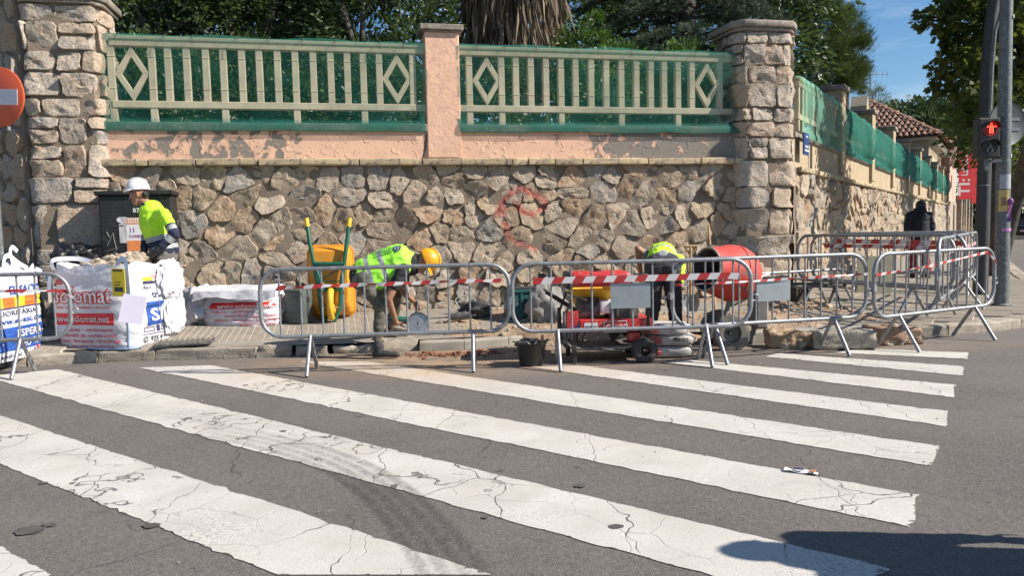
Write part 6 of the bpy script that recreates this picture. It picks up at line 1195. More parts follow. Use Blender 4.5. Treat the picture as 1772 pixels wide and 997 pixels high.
rw = 21.5*YG/F_PX; xw = G(1112, 608)[0]
for y in (-.10, .54):
    b = MB(); M_ = XF((xw, y, rw), 0, R(90)); b.lathe([(.05, -.045), (rw*.62, -.05), (rw*.93, -.04), (rw, -.025), (rw, .025), (rw*.93, .04), (rw*.62, .05), (.05, .045)], 26, 0, M_); w_ = b.build('wheel', M_RUBBER, gn, smooth=40)
    b = MB(); b.lathe([(.012, -.052), (.03, -.052), (.03, -.03)], 14, 0, M_); b.lathe([(rw*.50, -.052), (rw*.60, -.054), (rw*.60, -.04), (rw*.5, -.04)], 26, 0, M_)
    for a in range(5): b.box((-.010, .02, -.053), (.010, rw*.55, -.045), 0, M_@Matrix.Rotation(a*2*math.pi/5, 4, 'Z'))
    b.build('rim', M_BLACK, w_, smooth=40)
    b = MB()
    for a in range(24): b.box((rw*.97, -.012, -.04), (rw*1.03, .012, .04), 0, M_@Matrix.Rotation(a*2*math.pi/24, 4, 'Z'))
    b.build('tread', M_RUBBER, w_, smooth=0)['kind'] = 'stuff'
b = MB(); b.tube([(xw, -.10, rw), (xw, .54, rw)], .012, 8); b.build('axle', M_STEEL, gn); b = MB(); b.tube([G(1096, 520)*[1,0,1], G(1100, 486)*[1,0,1], G(1108, 478)*[1,0,1], G(1128, 478)*[1,0,1], G(1140, 490)*[1,0,1]]+np.array([0, .2, 0]), .016, 8); b.build('handle', M_BLACK, gn, smooth=60)
# --- cement bags
M_CEM = mat('cement_paper', (.50,.47,.44), (.40,.375,.35), 7, .75, .3, 40, c3=(.33,.30,.28), s3=14)
q = P(1168, 622, 0)
for k, (dx, lab, rzz) in enumerate(((-.02, 'bottom cement bag of the stack of three beside the generator wheel', 6), (.02, 'middle cement bag with upside down print in the stack of three', -5), (-.04, 'rumpled top cement bag of the stack of three', 4))):
    cbg = thing('cement_bag', lab, 'cement bag', (q[0]+dx, q[1]+.22, .005+.115*k), R(rzz-8), 'stacked cement bags'); b = MB(); b.ball((0, 0, .0), 1, 30); v = b.v[0]; v = np.sign(v)*np.abs(v)**np.array([.42, .42, .62]); v = v*np.array([.245-(.02*k), .18, .060])+[0, 0, .058]; v = v+.016*np.stack([fbm(v+k, 6, 3), fbm(v+k+3, 6, 3), fbm(v+k+7, 9, 3)*(1.2 if k == 2 else .7)], 1)
    b.v[0] = v; b.build('paper_sack', M_CEM, cbg, smooth=70); c_ = MB(); c_.box((-.25, -.10, .02), (-.225, .10, .085)); c_.build('red_end_print', M_INKR, cbg, smooth=0, bevel=.01)
    for j, z in enumerate((.035, .06, .085)): c_ = MB(); c_.box((-.235, -.187+.01*abs(j-1), z-.006), (-.10, -.178+.01*abs(j-1), z+.006)); c_.build('red_stripe', M_INKR, cbg, smooth=0)
    if k == 1: vv, ff = text_geo('HORM', .05, .02); c_ = MB(); c_.add(np.stack([-vv[:, 0]+.16, np.full(len(vv), -.196), -vv[:, 1]+.095], 1), ff); c_.build('lettering', M_INKK, cbg, smooth=0)
# --- concrete mixer
YM = 8.45; q = A(1262, 600, YM); mxr = thing('concrete_mixer', 'worn red concrete mixer with its drum tilted open to the left', 'concrete mixer', (q[0], YM, .0), 0); f = rel(mxr); X = lambda px, py, dy=0: f(px, py, YM+dy)
mo, rear = X(1222, 466, -.10), X(1303, 478, .16); axv = rear-mo; Ld = np.linalg.norm(axv); M_ = along(mo, rear); s_ = YM/F_PX; rd = 48*s_
b = MB(); b.lathe([(36*s_, -.01), (38*s_, 0), (38*s_, .02), (rd*.90, Ld*.24), (rd*1.0, Ld*.40), (rd*1.03, Ld*.52), (rd*1.0, Ld*.66), (rd*.88, Ld*.80), (rd*.62, Ld*.94), (rd*.3, Ld*1.02), (0, Ld*1.03)], 40, 0, M_); dr = b.build('drum', M_REDW, mxr, smooth=50)
b = MB(); b.lathe([(0, Ld*.9), (rd*.55, Ld*.82), (rd*.9, Ld*.6), (rd*.82, Ld*.3), (35*s_, .0)], 40, 0, M_); b.build('drum_inside', mat('cement_crust', (.05,.046,.042), (.11,.10,.09), 9, .95, .5, 40), dr, smooth=60)
b = MB(); an = np.linspace(0, 2*math.pi, 40, endpoint=False); b.tube([np.array(M_)[:3, :3]@np.array([37*s_*math.cos(a), 37*s_*math.sin(a), 0])+mo for a in an], .013, 8, True); b.build('mouth_ring', mat('crusted_steel', (.34,.30,.26), (.24,.20,.17), 14, .9, .4, 50), dr, smooth=60)
b = MB(); b.lathe([(rd*1.0, Ld*.51), (rd*1.055, Ld*.515), (rd*1.055, Ld*.54), (rd*1.0, Ld*.545)], 40, 0, M_); b.build('ring_gear', MATS['worn_red_drum'], dr, smooth=30)
b = MB(); b.box((-.006, 34*s_, .02), (.006, 43*s_, Ld*.3), 0, M_); b.build('paddle', M_IRON, dr, smooth=0)
M_MG = mat('mixer_grey', (.17,.165,.155), (.26,.245,.22), 9, .8, .3, 50)
for nm, pts, r_ in (('frame_tube', [(1262, 530, .0), (1275, 500, -.02), (1302, 520, .05)], .03), ('frame_tube', [(1262, 520, .0), (1252, 560, -.05), (1243, 612, -.02)], .026), ('frame_tube', [(1300, 505, .05), (1306, 560, .05), (1298, 606, .10)], .028), ('frame_tube', [(1243, 590, -.02), (1300, 596, .10)], .02), ('yoke', [(1240, 500, .30), (1268, 528, .35), (1300, 510, .3)], .025)):
    b = MB(); b.tube([X(*p) for p in pts], r_, 8); b.build(nm, M_MG, mxr, smooth=60)
b = MB(); c0 = X(1310, 520, .10); b.box(c0-[.06, .16, .30], c0+[.08, .16, .16]); b.build('motor_box', M_MG, mxr, smooth=0, bevel=.02)
rw = 34*YM*.95/F_PX; wc = X(1265, 577, -.28)
for dy in (0, .52):
    M2 = XF(wc+[0, dy, 0], R(8), R(90)); b = MB(); b.lathe([(.10, -.04), (rw*.80, -.05), (rw*.96, -.04), (rw, 0), (rw*.96, .04), (rw*.80, .05), (.10, .04)], 30, 0, M2); w_ = b.build('wheel', mat('dusty_rubber', (.10,.092,.082), (.19,.172,.15), 8, .95, .4, 40), mxr, smooth=40); b = MB(); b.lathe([(0, -.06), (.035, -.06), (.04, -.045), (.11, -.03), (rw*.72, -.035), (rw*.76, -.052), (rw*.80, -.052)], 30, 0, M2); b.build('rim', mat('dusty_rim', (.30,.285,.265), (.22,.205,.185), 8, .7, .3, 40), w_, smooth=40)
b = MB(); b.tube([wc, wc+[0, .52, 0]], .018, 8); b.build('axle', M_MG, mxr)
hc = X(1230, 565, -.05); b = MB(); b.tube([hc+np.array([.12*math.cos(a), .04*math.cos(a), .12*math.sin(a)]) for a in an], .012, 7, True); b.build('tilting_wheel', M_IRON, mxr, smooth=60); b = MB(); b.tube([hc+[-.12, -.04, 0], hc+[.12, .04, 0]], .008, 6); b.tube([hc+[0, 0, -.12], hc+[0, 0, .12]], .008, 6); b.build('wheel_spoke', M_IRON, mxr)
b = MB(); b.tube([X(1330, 475, .2), X(1318, 478, .15), X(1312, 500, .1)], .012, 6); b.build('tilt_handle', M_STEEL, mxr)
# --- shovels
def shovel(label, top, mid_, blade_bot, m_h, yy, face=True, dh=True):
    q = A(*blade_bot, yy); root = thing('shovel', label, 'shovel', tuple(q), 0); f = rel(root); b = MB(); b.tube([f(*top, yy+.10), f(*mid_, yy+.03)], .016, 8); b.build('shaft', m_h, root, smooth=60)
    if dh: t = f(*top, yy+.10); b = MB(); b.tube([t+[-.08, 0, .0], t+[.08, 0, .0]], .017, 8); b.tube([t+[-.075, 0, 0], t+[0, 0, -.12]], .010, 6); b.tube([t+[.075, 0, 0], t+[0, 0, -.12]], .010, 6); b.build('grip', m_h, root, smooth=60)
    m0, e = f(*mid_, yy), np.zeros(3); g_ = [[m0+(e-m0)*(j/8)+np.array([(i/6-.5)*.21*(1 if j < 6 else 1-.35*(j-5)/3), .05*(1-(2*i/6-1)**2)+.02, 0]) for i in range(7)] for j in range(9)]; b = MB(); b.sheet(g_); b.build('blade', M_STEEL, root, smooth=60); return root
shovel('wooden D-handled shovel standing between the bending worker and the mixer', (1195, 426), (1195, 510), (1197, 540), M_WOOD, 9.3)
q = A(1232, 480, 10.6); rk = thing('long_handled_tool', 'long wooden tool handle leaning on the wall behind the mixer', 'hand tool', (q[0], q[1], .2), 0); f = rel(rk); b = MB(); b.tube([f(1240, 560, 10.3), f(1226, 390, 11.3)], .016, 8); b.build('shaft', M_WOOD, rk, smooth=60)
b = MB(); b.box(f(1230, 560, 10.3)-[.05, .02, .02], f(1250, 555, 10.3)+[.02, .02, .03]); b.build('head', M_IRON, rk, smooth=0, bevel=.005)
# --- kerb blocks lying in the road
for i, (px0, px1, py, h_, dpt, lab, m_, az) in enumerate(((1330, 1409, 604, .175, .26, 'short broken sandstone kerb block on the crossing, nearest the mixer', mat('ochre_block', (.36,.25,.15), (.27,.19,.12), 5, .95, .9, 35, c3=(.45,.38,.29), s3=9), 4), (1409, 1520, 607, .20, .30, 'long flat grey kerb block lying in the middle of three', M_KERB, -4), (1516, 1597, 600, .20, .30, 'rough reddish kerb block behind the angled barrier foot', mat('red_block', (.30,.19,.12), (.22,.15,.105), 6, .95, .9, 35, c3=(.42,.36,.29), s3=10), 10))):
    a, c = P(px0, py, 0), P(px1, py-4*(i == 2), 0); L_ = np.linalg.norm((c-a)[:2]); b = MB(); v, ff = rough_block(L_, dpt, h_, .030 if i != 1 else .018, 5+i*3, 15, .035); b.add(v, ff); o = b.build('kerb_block', m_, None, smooth=38); o.location = (a[0], a[1], .003); o.rotation_euler = (R((3, -4, 2)[i]), R((2, -1, 3)[i]), math.atan2(c[1]-a[1], c[0]-a[0])); tag(o, lab, 'stone block', 'loose kerb blocks on the crossing')
# --- things inside the far enclosure
q = P(1381, 528, .16); pc = thing('dark_crate', 'dark wooden box standing inside the enclosure near the corner', 'box', (q[0], q[1]+.1, .15), R(20)); b = MB(); b.box((-.12, -.15, 0), (.12, .15, .24)); b.build('body', mat('dark_brown_board', (.045,.035,.028), (.07,.055,.04), 8, .8, .3, 40), pc, smooth=0, bevel=.01); b = MB(); b.box((-.13, -.16, .24), (.13, .16, .26)); b.build('lid', MATS['dark_brown_board'], pc, smooth=0, bevel=.005)
for k, (a, c, lab, m_) in enumerate((((1308, 474, 10.1), (1452, 466, 10.6), 'uppermost pale steel pipe laid across by the corner wall', M_GALV), ((1305, 481, 10.2), (1440, 484, 10.5), 'middle dark pipe laid across by the corner wall', M_IRON), ((1330, 492, 10.3), (1470, 490, 10.9), 'lowest dark pipe resting on the wooden box', M_DPOLE))):
    p, e = A(*a), A(*c); o = MB().tube([(0, 0, 0), e-p], .018, 9).build('pipe', m_, None, smooth=60); o.location = tuple(p); tag(o, lab, 'pipe', 'pipes laid by the corner')
ts = thing('trestle', 'folding steel trestle carrying the pipes by the corner wall', 'trestle', tuple(A(1400, 530, 10.5)*[1, 1, 0]+[0, 0, .17]), 0); z_ = A(1400, 492, 10.5)[2]-.17-.03; b = MB()
for x in (-.45, .35):
    for y in (-.22, .22): b = MB(); b.tube([(x, y, 0), (x, 0, z_)], .016, 7); b.build('leg', M_IRON, ts, smooth=60)
b = MB(); b.tube([(-.55, 0, z_), (.5, 0, z_)], .02, 8); b.build('top_bar', M_IRON, ts, smooth=60)
for k, (px0, px1, lab) in enumerate(((1484, 1504, 'narrow beige board leaning inside the barriers, left of the wider one'), (1505, 1543, 'wide beige-green board leaning inside the barriers'))):
    p, e = A(px0, 470, 12.3), A(px1, 442, 12.3); bd = thing('board', lab, 'board', (p[0], 12.3, .15), R(-4)); w_ = e[0]-p[0]; z0, z1 = .02, e[2]-.15; b = MB(); b.box((0, 0, z0), (w_, .03, z1)); b.build('panel', mat('beige_board', (.38,.36,.25), (.33,.32,.22), 5, .8, .1, 40), bd, smooth=0, bevel=.004); b = MB(); b.tube([(.05, .03, z1-.03), (.05, .25, 0)], .012, 6); b.build('prop', M_IRON, bd)
# --- litter packet on the crossing
q = P(1386, 818, .006); lt = thing('litter_packet', 'flattened white and orange packet littering the crossing stripe', 'litter', (q[0], q[1], .009), R(-30)); b = MB(); b.sheet([[(-.085+.034*i, -.026+.026*j, .004+.006*math.sin(i*1.9+j)) for i in range(6)] for j in range(3)]); b.build('wrapper', M_INKW, lt, smooth=60); b = MB(); b.sheet([[(.045+.016*i, -.022+.022*j, .012+.003*math.sin(i)) for i in range(3)] for j in range(3)]); b.build('orange_end', mat('orange_foil', (.50,.22,.12), (.42,.19,.11), 9, .4), lt, smooth=60); b = MB(); b.sheet([[(-.035+.016*i, -.014+.014*j, .0145) for i in range(4)] for j in range(3)]); b.build('dark_print', M_INKN, lt, smooth=60)
# ================================================================ POLES, SIGNAL, SIGNS
q = P(1733, 527, .13); gp = thing('traffic_light_pole', 'thick galvanised pole with stickers carrying the pedestrian light', 'pole', (q[0], q[1], .12), 0); f = rel(gp); YP = q[1]
b = MB(); b.tube([(0, 0, -.1), f(1737, 260, YP), f(1741.5, 0, YP), f(1744, -160, YP)], [.096, .088, .080, .074], 24); b.build('shaft', M_POLE, gp, smooth=60); b = MB(); b.lathe([(.098, 0), (.13, 0), (.13, .012), (.098, .03)], 24); b.build('base_flange', M_POLE, gp, smooth=40)
def band(px, y0, y1, m, name, rr=.093, a0=-2.6, a1=-.5):
    c0, c1 = f(px, y1, YP), f(px, y0, YP); b = MB(); b.lathe([(rr, 0), (rr, c1[2]-c0[2])], 14, 0, Matrix.Translation((c0[0], 0, c0[2])), a0, a1); return b.build(name, m, gp, smooth=60)
band(1735.5, 395, 400, mat('pink_tape', (.55,.22,.48), (.5,.2,.45), 9, .6), 'pink_band', .0965, -3.14, 3.1); st_ = band(1735.5, 329, 366, mat('yellow_flyer', (.62,.47,.16), (.5,.34,.12), 30, .7), 'flyer', .0955, -2.75, -1.35); band(1735.5, 342, 356, mat('brown_print', (.20,.13,.05), (.32,.2,.1), 30, .7), 'flyer_print', .0962, -2.4, -1.7); band(1735.5, 302, 327, mat('pale_sticker_remains', (.42,.44,.47), (.33,.35,.37), 20, .8), 'sticker_remains', .0952, -2.6, -.9)
M_PUR = mat('purple_ribbon', (.17,.035,.20), (.24,.07,.26), 20, .6); rp = thing('ribbon', 'purple ribbon tied round the thick pole', 'ribbon', tuple(A(1746, 352, YP-.1)), 0); b = MB(); b.sheet([[(-.02+.03*i+.01*math.sin(j), -.02*math.sin(i+j), .02-.045*j+.0*i) for i in range(3)] for j in range(7)]); b.build('tail', M_PUR, rp, smooth=60); b = MB(); b.ball((.02, 0, .03), (.04, .035, .045), 10); b.build('knot', M_PUR, rp, smooth=60)
for yy in (30, 270): band(1741 if yy < 100 else 1737, yy-3, yy+3, M_INKW, 'sticker', .094, -1.0, -.5)
q = P(1697, 507, .14); dpole = thing('lamp_post', 'dark grey lamp post curving up behind the pedestrian light', 'lamp post', (q[0], q[1], .12), 0); fd = rel(dpole); YD = q[1]; b = MB(); b.tube([(0, 0, -.1), fd(1704, 270, YD), fd(1708, 120, YD), fd(1716, 30, YD), fd(1732, -60, YD), fd(1770, -150, YD)], [.105, .10, .095, .09, .085, .07], 20); b.build('shaft', M_DPOLE, dpole, smooth=60)
b = MB(); b.tube([fd(1713, 190, YD-.2), fd(1717, 110, YD-.2), fd(1722, 55, YD-.2), fd(1731, 22, YD-.2), fd(1736, 0, YD-.2)], .024, 8); b.build('conduit', M_POLE, dpole, smooth=60); b = MB(); c0 = fd(1697, 470, YD); b.lathe([(.112, 0), (.112, .25)], 18, 0, Matrix.Translation((c0[0], 0, 0))); b.build('base_sleeve', M_DPOLE, dpole, smooth=60)
b = MB(); c0 = fd(1700.5, 322, YD); b.lathe([(.107, 0), (.107, .02)], 18, 0, Matrix.Translation((c0[0], 0, c0[2]))); b.build('steel_band', M_POLE, dpole, smooth=60)
YS = YP-.12; q = A(1713, 238, YS); sg = thing('pedestrian_light', 'black pedestrian traffic light showing a red standing figure', 'traffic light', tuple(q), R(-4)); fs = rel(sg); s_ = YS/F_PX; hw_, hh_ = 17*s_, 33*s_
b = MB(); b.box((-hw_, 0, -hh_), (hw_, .16, hh_)); b.build('housing', M_BLACK, sg, smooth=0, bevel=.012)
def man(m, name, cz, k=1.):
    b = MB(); b.ball((0, -.035, cz+.055*k), (.016, .004, .018), 10); b.box((-.026, -.039, cz-.015), (.026, -.031, cz+.034)); b.box((-.062, -.039, cz+.014), (.062, -.031, cz+.032)); b.box((-.026, -.039, cz-.068), (-.006, -.031, cz-.015)); b.box((.006, -.039, cz-.068), (.026, -.031, cz-.015)); return b
M_REDL, t_, b_, _ = newmat('red_signal_led'); b_.inputs['Base Color'].default_value = (.8, .03, .02, 1); b_.inputs['Emission Color'].default_value = (1, .05, .03, 1); b_.inputs['Emission Strength'].default_value = 2.2
M_REDG, t_, b_, _ = newmat('red_signal_lens', .3); b_.inputs['Base Color'].default_value = (.35, .01, .01, 1); b_.inputs['Emission Color'].default_value = (1, .03, .02, 1); b_.inputs['Emission Strength'].default_value = .10
for cz, ml, on in ((hh_*.47, M_REDG, True), (-hh_*.47, mat('dark_lens', (.035,.045,.04), (.05,.06,.055), 9, .15), False)):
    b = MB(); b.lathe([(0, -.012), (.085, -.010), (.098, .0), (.10, .004)], 26, 0, XF((0, -.004, cz), 0, R(90))); ln = b.build('lens', ml, sg, smooth=60)
    b = MB(); b.lathe([(.103, 0), (.108, 0), (.100, .11), (.096, .11)], 22, 0, XF((0, 0, cz), 0, R(90)), R(5), R(175)); b.build('visor', M_BLACK, sg, smooth=60)
    if on: man(M_REDL, '', cz).build('red_figure', M_REDL, ln, smooth=0)
    else: b = MB(); b.ball((.0, -.018, cz+.05), (.014, .003, .016), 8); b.box((-.02, -.02, cz-.02), (.022, -.014, cz+.03), 0); b.box((-.045, -.02, cz-.065), (-.02, -.014, cz-.01)); b.box((.012, -.02, cz-.07), (.04, -.014, cz-.015)); b.build('unlit_figure', mat('unlit_symbol', (.10,.12,.11), (.12,.14,.13), 9, .4), ln, smooth=0)
b = MB(); b.box((hw_*.3, .06, -hh_-.07), (hw_+.14, .10, -hh_-.03)); b.box((-.02, .06, -hh_-.18), (.02, .10, -hh_)); b.build('bracket', M_POLE, sg, smooth=0, bevel=.004); b = MB(); b.box((-hw_-.012, .02, -hh_-.01), (hw_+.012, .17, hh_+.012)); b.build('rear_case', M_BLACK, sg, smooth=0, bevel=.01)
YR = YP+.22; q = A(1741, 214, YR); rs = thing('round_sign', 'grey back of a round traffic sign behind the thick pole', 'traffic sign', tuple(q), R(12)); b = MB(); b.lathe([(0, 0), (.30, 0), (.305, .012), (.305, .03), (.29, .02), (0, .02)], 40, 0, XF((0, 0, 0), 0, R(90))); b.build('disc', mat('sign_back_grey', (.13,.14,.145), (.10,.11,.115), 8, .5, .05, 40), rs, smooth=40); b = MB(); b.box((-.2, -.03, .04), (.2, .0, .08)); b.box((-.2, -.03, -.10), (.2, .0, -.06)); b.build('mount_rail', M_POLE, rs, smooth=0)
YE = 8.0; q = A(2, 168, YE); ne = thing('no_entry_sign', 'orange-red no entry disc at the left edge', 'traffic sign', tuple(q), R(-14)); b = MB(); r_ = 50*YE/F_PX
b.lathe([(0, 0), (r_*.985, 0), (r_, .006), (r_, .02), (r_*.97, .025), (0, .025)], 48, 0, XF((0, 0, 0), 0, R(90))); b.build('disc', mat('faded_sign_red', (.62,.105,.035), (.56,.09,.035), 4, .45, .03, 30), ne, smooth=40); b = MB(); b.box((-r_*.74, -.030, -r_*.26), (r_*.77, -.0262, r_*.26), 0, Matrix.Rotation(R(4), 4, 'Y')); b.build('white_bar', M_INKW, ne, smooth=0); b = MB(); b.tube([(-.20, .05, -3.2), (-.20, .05, .45)], .03, 12); b.build('post', M_POLE, ne, smooth=60); b = MB(); b.box((-.22, .02, -r_-.03), (.03, .06, -r_+.01)); b.build('clamp', M_POLE, ne, smooth=0)
# ================================================================ PARKED CARS FAR DOWN THE STREET
def car(label, t_, off, m):
    q = C0+SD*t_+SN*off; root = thing('parked_car', label, 'car', (q[0], q[1], 0), SANG, 'cars parked along the side street')
    b = MB(); b.prism([(-2.05,.28),(2.05,.28),(2.12,.55),(2.0,.78),(1.15,.90),(-1.55,.95),(-2.08,.85),(-2.12,.5)], -.86, .86); b.build('body', m, root, smooth=40, bevel=.06, bseg=2)
    b = MB(); b.add([(-1.7,-.80,.92),(1.15,-.80,.90),(1.15,.80,.90),(-1.7,.80,.92),(-1.25,-.62,1.42),(.35,-.62,1.44),(.35,.62,1.44),(-1.25,.62,1.42)], [(0,1,5,4),(1,2,6,5),(2,3,7,6),(3,0,4,7)]); b.build('window_band', M_GLASS, root, smooth=0)
    b = MB(); b.box((-1.27,-.63,1.415), (.37,.63,1.46)); b.build('roof', m, root, smooth=40, bevel=.02)
    for x in (-1.3, 1.3):
        for y in (-.80, .80): b = MB(); b.lathe([(.05,-.1),(.28,-.1),(.31,-.06),(.31,.06),(.28,.1),(.05,.1)], 18, 0, XF((x, y, .31), 0, R(90))); w_ = b.build('wheel', M_RUBBER, root, smooth=40); b = MB(); b.lathe([(0,-.105),(.18,-.105),(.19,-.09)], 14, 0, XF((x, y, .31), 0, R(90))); b.build('rim', M_STEEL, w_, smooth=40)
    for y in (-.62, .62): b = MB(); b.box((-2.13, y-.18, .66), (-2.05, y+.18, .80)); b.build('tail_light', M_RED, root, smooth=0, bevel=.01); b = MB(); b.box((2.02, y-.18, .60), (2.12, y+.18, .72)); b.build('headlight', M_WHITE, root, smooth=0, bevel=.01)
    b = MB(); b.box((-2.14, -.26, .48), (-2.11, .26, .59)); b.build('number_plate', M_INKW, root, smooth=0)
M_C1 = mat('black_car_paint', (.012,.012,.014), None, rough=.25, coat=.5); M_C2 = mat('grey_car_paint', (.10,.105,.11), None, rough=.3, coat=.5); M_C3 = mat('dark_blue_car_paint', (.015,.02,.04), None, rough=.25, coat=.5); M_C4 = mat('silver_car_paint', (.35,.36,.37), None, rough=.3, coat=.5)
for k, (t_, m_, lab) in enumerate(((50, M_C1, 'black parked car, nearest of the row down the side street'), (57, M_C3, 'dark blue parked car, second in the row'), (64, M_C2, 'grey parked car, third in the row'), (72, M_C1, 'black parked car, fourth in the row'), (81, M_C4, 'silver parked car farthest in the row'))): car(lab, t_, 3.75, m_)
# ================================================================ PEOPLE
def capsule(b, p0, p1, r0, r1, seg=14, flat=1., up=(0, 0, 1)):
    p0, p1 = np.array(p0, float), np.array(p1, float); L_ = np.linalg.norm(p1-p0)
    if L_ < 1e-6: b.ball(p0, r0, seg); return
    M = along(p0, p1, up); pr = [(1e-4, -r0)]+[(r0*math.cos(a), r0*math.sin(a)) for a in np.linspace(-1.2, 0, 4)]+[(r1*math.cos(a), L_+r1*math.sin(a)) for a in np.linspace(0, 1.2, 4)]+[(1e-4, L_+r1)]
    b2 = MB(); b2.lathe(pr, seg); v = b2.v[0].copy(); v[:, 1] *= flat; b.add(v, b2.f, 0, M)
def fuse(parts, name, mats, parent, voxel=.010, smooth=3, zones=None, fold=None):
    if fold is None: fold = {'trousers': .008, 'coat': .008, 'jacket': .006, 'vest': .008, 'polo_shirt': .007, 'tee_shirt': .006}.get(name, 0)
    """one continuous surface out of overlapping tapered limbs"""
    b = MB()
    for p in parts:
        if p[0] == 'c': capsule(b, *p[1:5], flat=p[5] if len(p) > 5 else 1., up=p[6] if len(p) > 6 else (0, 0, 1))
        else: b.ball(p[1], p[2], 16)
    me = b.mesh(name, mats, smooth=0); o = bpy.data.objects.new('tmp', me); COL.objects.link(o)
    r = o.modifiers.new('r', 'REMESH'); r.mode = 'VOXEL'; r.voxel_size = voxel; s_ = o.modifiers.new('s', 'SMOOTH'); s_.factor = .5; s_.iterations = smooth
    dg = bpy.context.evaluated_depsgraph_get(); me2 = bpy.data.meshes.new_from_object(o.evaluated_get(dg)); bpy.data.objects.remove(o); me2.name = name
    me2.materials.clear()
    for mm in (mats if isinstance(mats, (list, tuple)) else [mats]): me2.materials.append(mm)
    if fold:
        nv = len(me2.vertices); co = np.empty(nv*3); no = np.empty(nv*3); me2.vertices.foreach_get('co', co); me2.vertex_normals.foreach_get('vector', no); co = co.reshape(-1, 3); no = no.reshape(-1, 3)
        q = co*np.array([9., 9., 15.])+len(parts); w_ = np.stack([q[:, 0]+q[:, 2]*.5, q[:, 1], q[:, 2]-q[:, 0]*.6], 1); d = (1-2*np.abs(vnoise(w_, .9)))*.8+fbm(w_+5, 1.7, 2)*.6; me2.vertices.foreach_set('co', (co+no*(fold*d)[:, None]).ravel())
    n = len(me2.polygons); me2.polygons.foreach_set('use_smooth', [True]*n)
    if zones is not None:
        c = np.empty(n*3); me2.polygons.foreach_get('center', c); me2.polygons.foreach_set('material_index', np.asarray(zones(c.reshape(-1, 3))).astype(int).tolist())
    else: me2.polygons.foreach_set('material_index', [0]*n)
    return link(name, me2, parent)
def hand(wr, fw, pn, curl=.9, k=1., side=1):
    """palm, four bent fingers of different length and a thumb; fw = finger direction, pn = palm normal (fingers curl towards it)"""
    wr = np.array(wr, float); fw = np.array(fw, float)/np.linalg.norm(fw); pn = np.array(pn, float); pn = pn-fw*(pn@fw); pn /= np.linalg.norm(pn); sd = np.cross(fw, pn)*side; out = []
    for j in (-1, 0, 1): out.append(('c', wr+sd*.016*j*k, wr+fw*.085*k+sd*.026*j*k, .017*k, .014*k))
    for j, (off, ln) in enumerate(((-.032, .92), (-.011, 1.05), (.011, 1.), (.031, .78))):
        p = wr+fw*.088*k+sd*off*k; a = curl*.45
        for s_, l_ in enumerate((.042, .028, .022)): d = fw*math.cos(a)+pn*math.sin(a); e = p+d*l_*ln*k; out.append(('c', p, e, (.0105-.001*s_)*k, (.0098-.001*s_)*k)); p = e; a += curl*.75
    p = wr+fw*.025*k-sd*.026*k+pn*.008*k; d1 = fw*.62-sd*.62+pn*.5; d1 /= np.linalg.norm(d1); e = p+d1*.045*k; out.append(('c', p, e, .0125*k, .011*k)); d2 = fw*.8-sd*.05+pn*.6; d2 /= np.linalg.norm(d2); out.append(('c', e, e+d2*.032*k, .0108*k, .009*k)); return out
def head_parts(c, face, up, k=1.):
    c = np.array(c, float); F = np.array(face, float); F /= np.linalg.norm(F); U = np.array(up, float); U = U-F*(U@F); U /= np.linalg.norm(U); Sd = np.cross(F, U)
    P_ = lambda f_, u, s_: c+F*f_*k+U*u*k+Sd*s_*k
    out = [('b', P_(-.015, .03, 0), (.086*k,)*3), ('b', P_(.018, .015, 0), (.078*k,)*3), ('c', P_(.035, -.05, 0), P_(.055, -.088, 0), .052*k, .036*k), ('c', P_(.094, .0, 0), P_(.108, -.026, 0), .010*k, .014*k), ('c', P_(.088, -.060, -.018), P_(.088, -.060, .018), .011*k, .011*k), ('c', P_(.082, .022, -.035), P_(.082, .022, .035), .012*k, .012*k)]
    for s_ in (-1, 1): out += [('c', P_(-.005, .012, .082*s_), P_(.0, -.028, .080*s_), .017*k, .011*k), ('b', P_(.05, -.035, .035*s_), (.034*k,)*3)]
    return out, P_
def eyes(root, P_, k=1.):
    for s_ in (-1, 1):
        b = MB(); b.ball(P_(.079, .002, .031*s_), .0125*k, 10); e = b.build('eye', M_INKW, root, smooth=60); b = MB(); b.ball(P_(.088, .002, .032*s_), .0065*k, 8); b.build('iris', M_INKK, e, smooth=60)
def helmet(root, c, face, up, m, k=1.):
    c = np.array(c, float); F = np.array(face, float); F /= np.linalg.norm(F); U = np.array(up, float); U = U-F*(U@F); U /= np.linalg.norm(U); Sd = np.cross(F, U)
    M = np.eye(4); M[:3, 0] = F; M[:3, 1] = -Sd; M[:3, 2] = U; M[:3, 3] = c+U*.035*k
    b = MB(); pr = [(.0001, .135*k)]+[(.122*k*math.sin(a), .135*k*math.cos(a)) for a in np.linspace(.15, math.pi/2, 12)]+[(.124*k, -.02*k), (.118*k, -.02*k)]; b2 = MB(); b2.lathe(pr, 36); v = b2.v[0].copy(); v[:, 0] *= 1.14; b.add(v, b2.f, 0, M); sh = b.build('helmet', m, root, smooth=60)
    b = MB(); A_ = np.linspace(-1.25, 1.25, 22); b.sheet([[(x*1.14*r1*math.cos(a)*k+(.0 if i == 0 else .022*max(0, math.cos(a))*k), r1*math.sin(a)*k, z*k) for a in A_] for i, (x, r1, z) in enumerate(((1, .118, .0), (1, .128, -.012), (1, .140, -.024), (1, .136, -.030)))], 0, M); b.build('brim', m, sh, smooth=70)
    for s_ in (-.028, 0, .028): b = MB(); b.tube([((.132*1.14*math.sin(a))*k, s_*k, (.141*math.cos(a))*k) for a in np.linspace(-.9, .95, 12)], .0075*k, 6, flat=.8, M=M); b.build('ridge', m, sh, smooth=60)
    b = MB(); b.lathe([(.126*k, -.022*k), (.127*k, -.010*k)], 30, 0, M@np.diag([1.14, 1, 1, 1])); b.build('rim_edge', m, sh, smooth=60); return sh
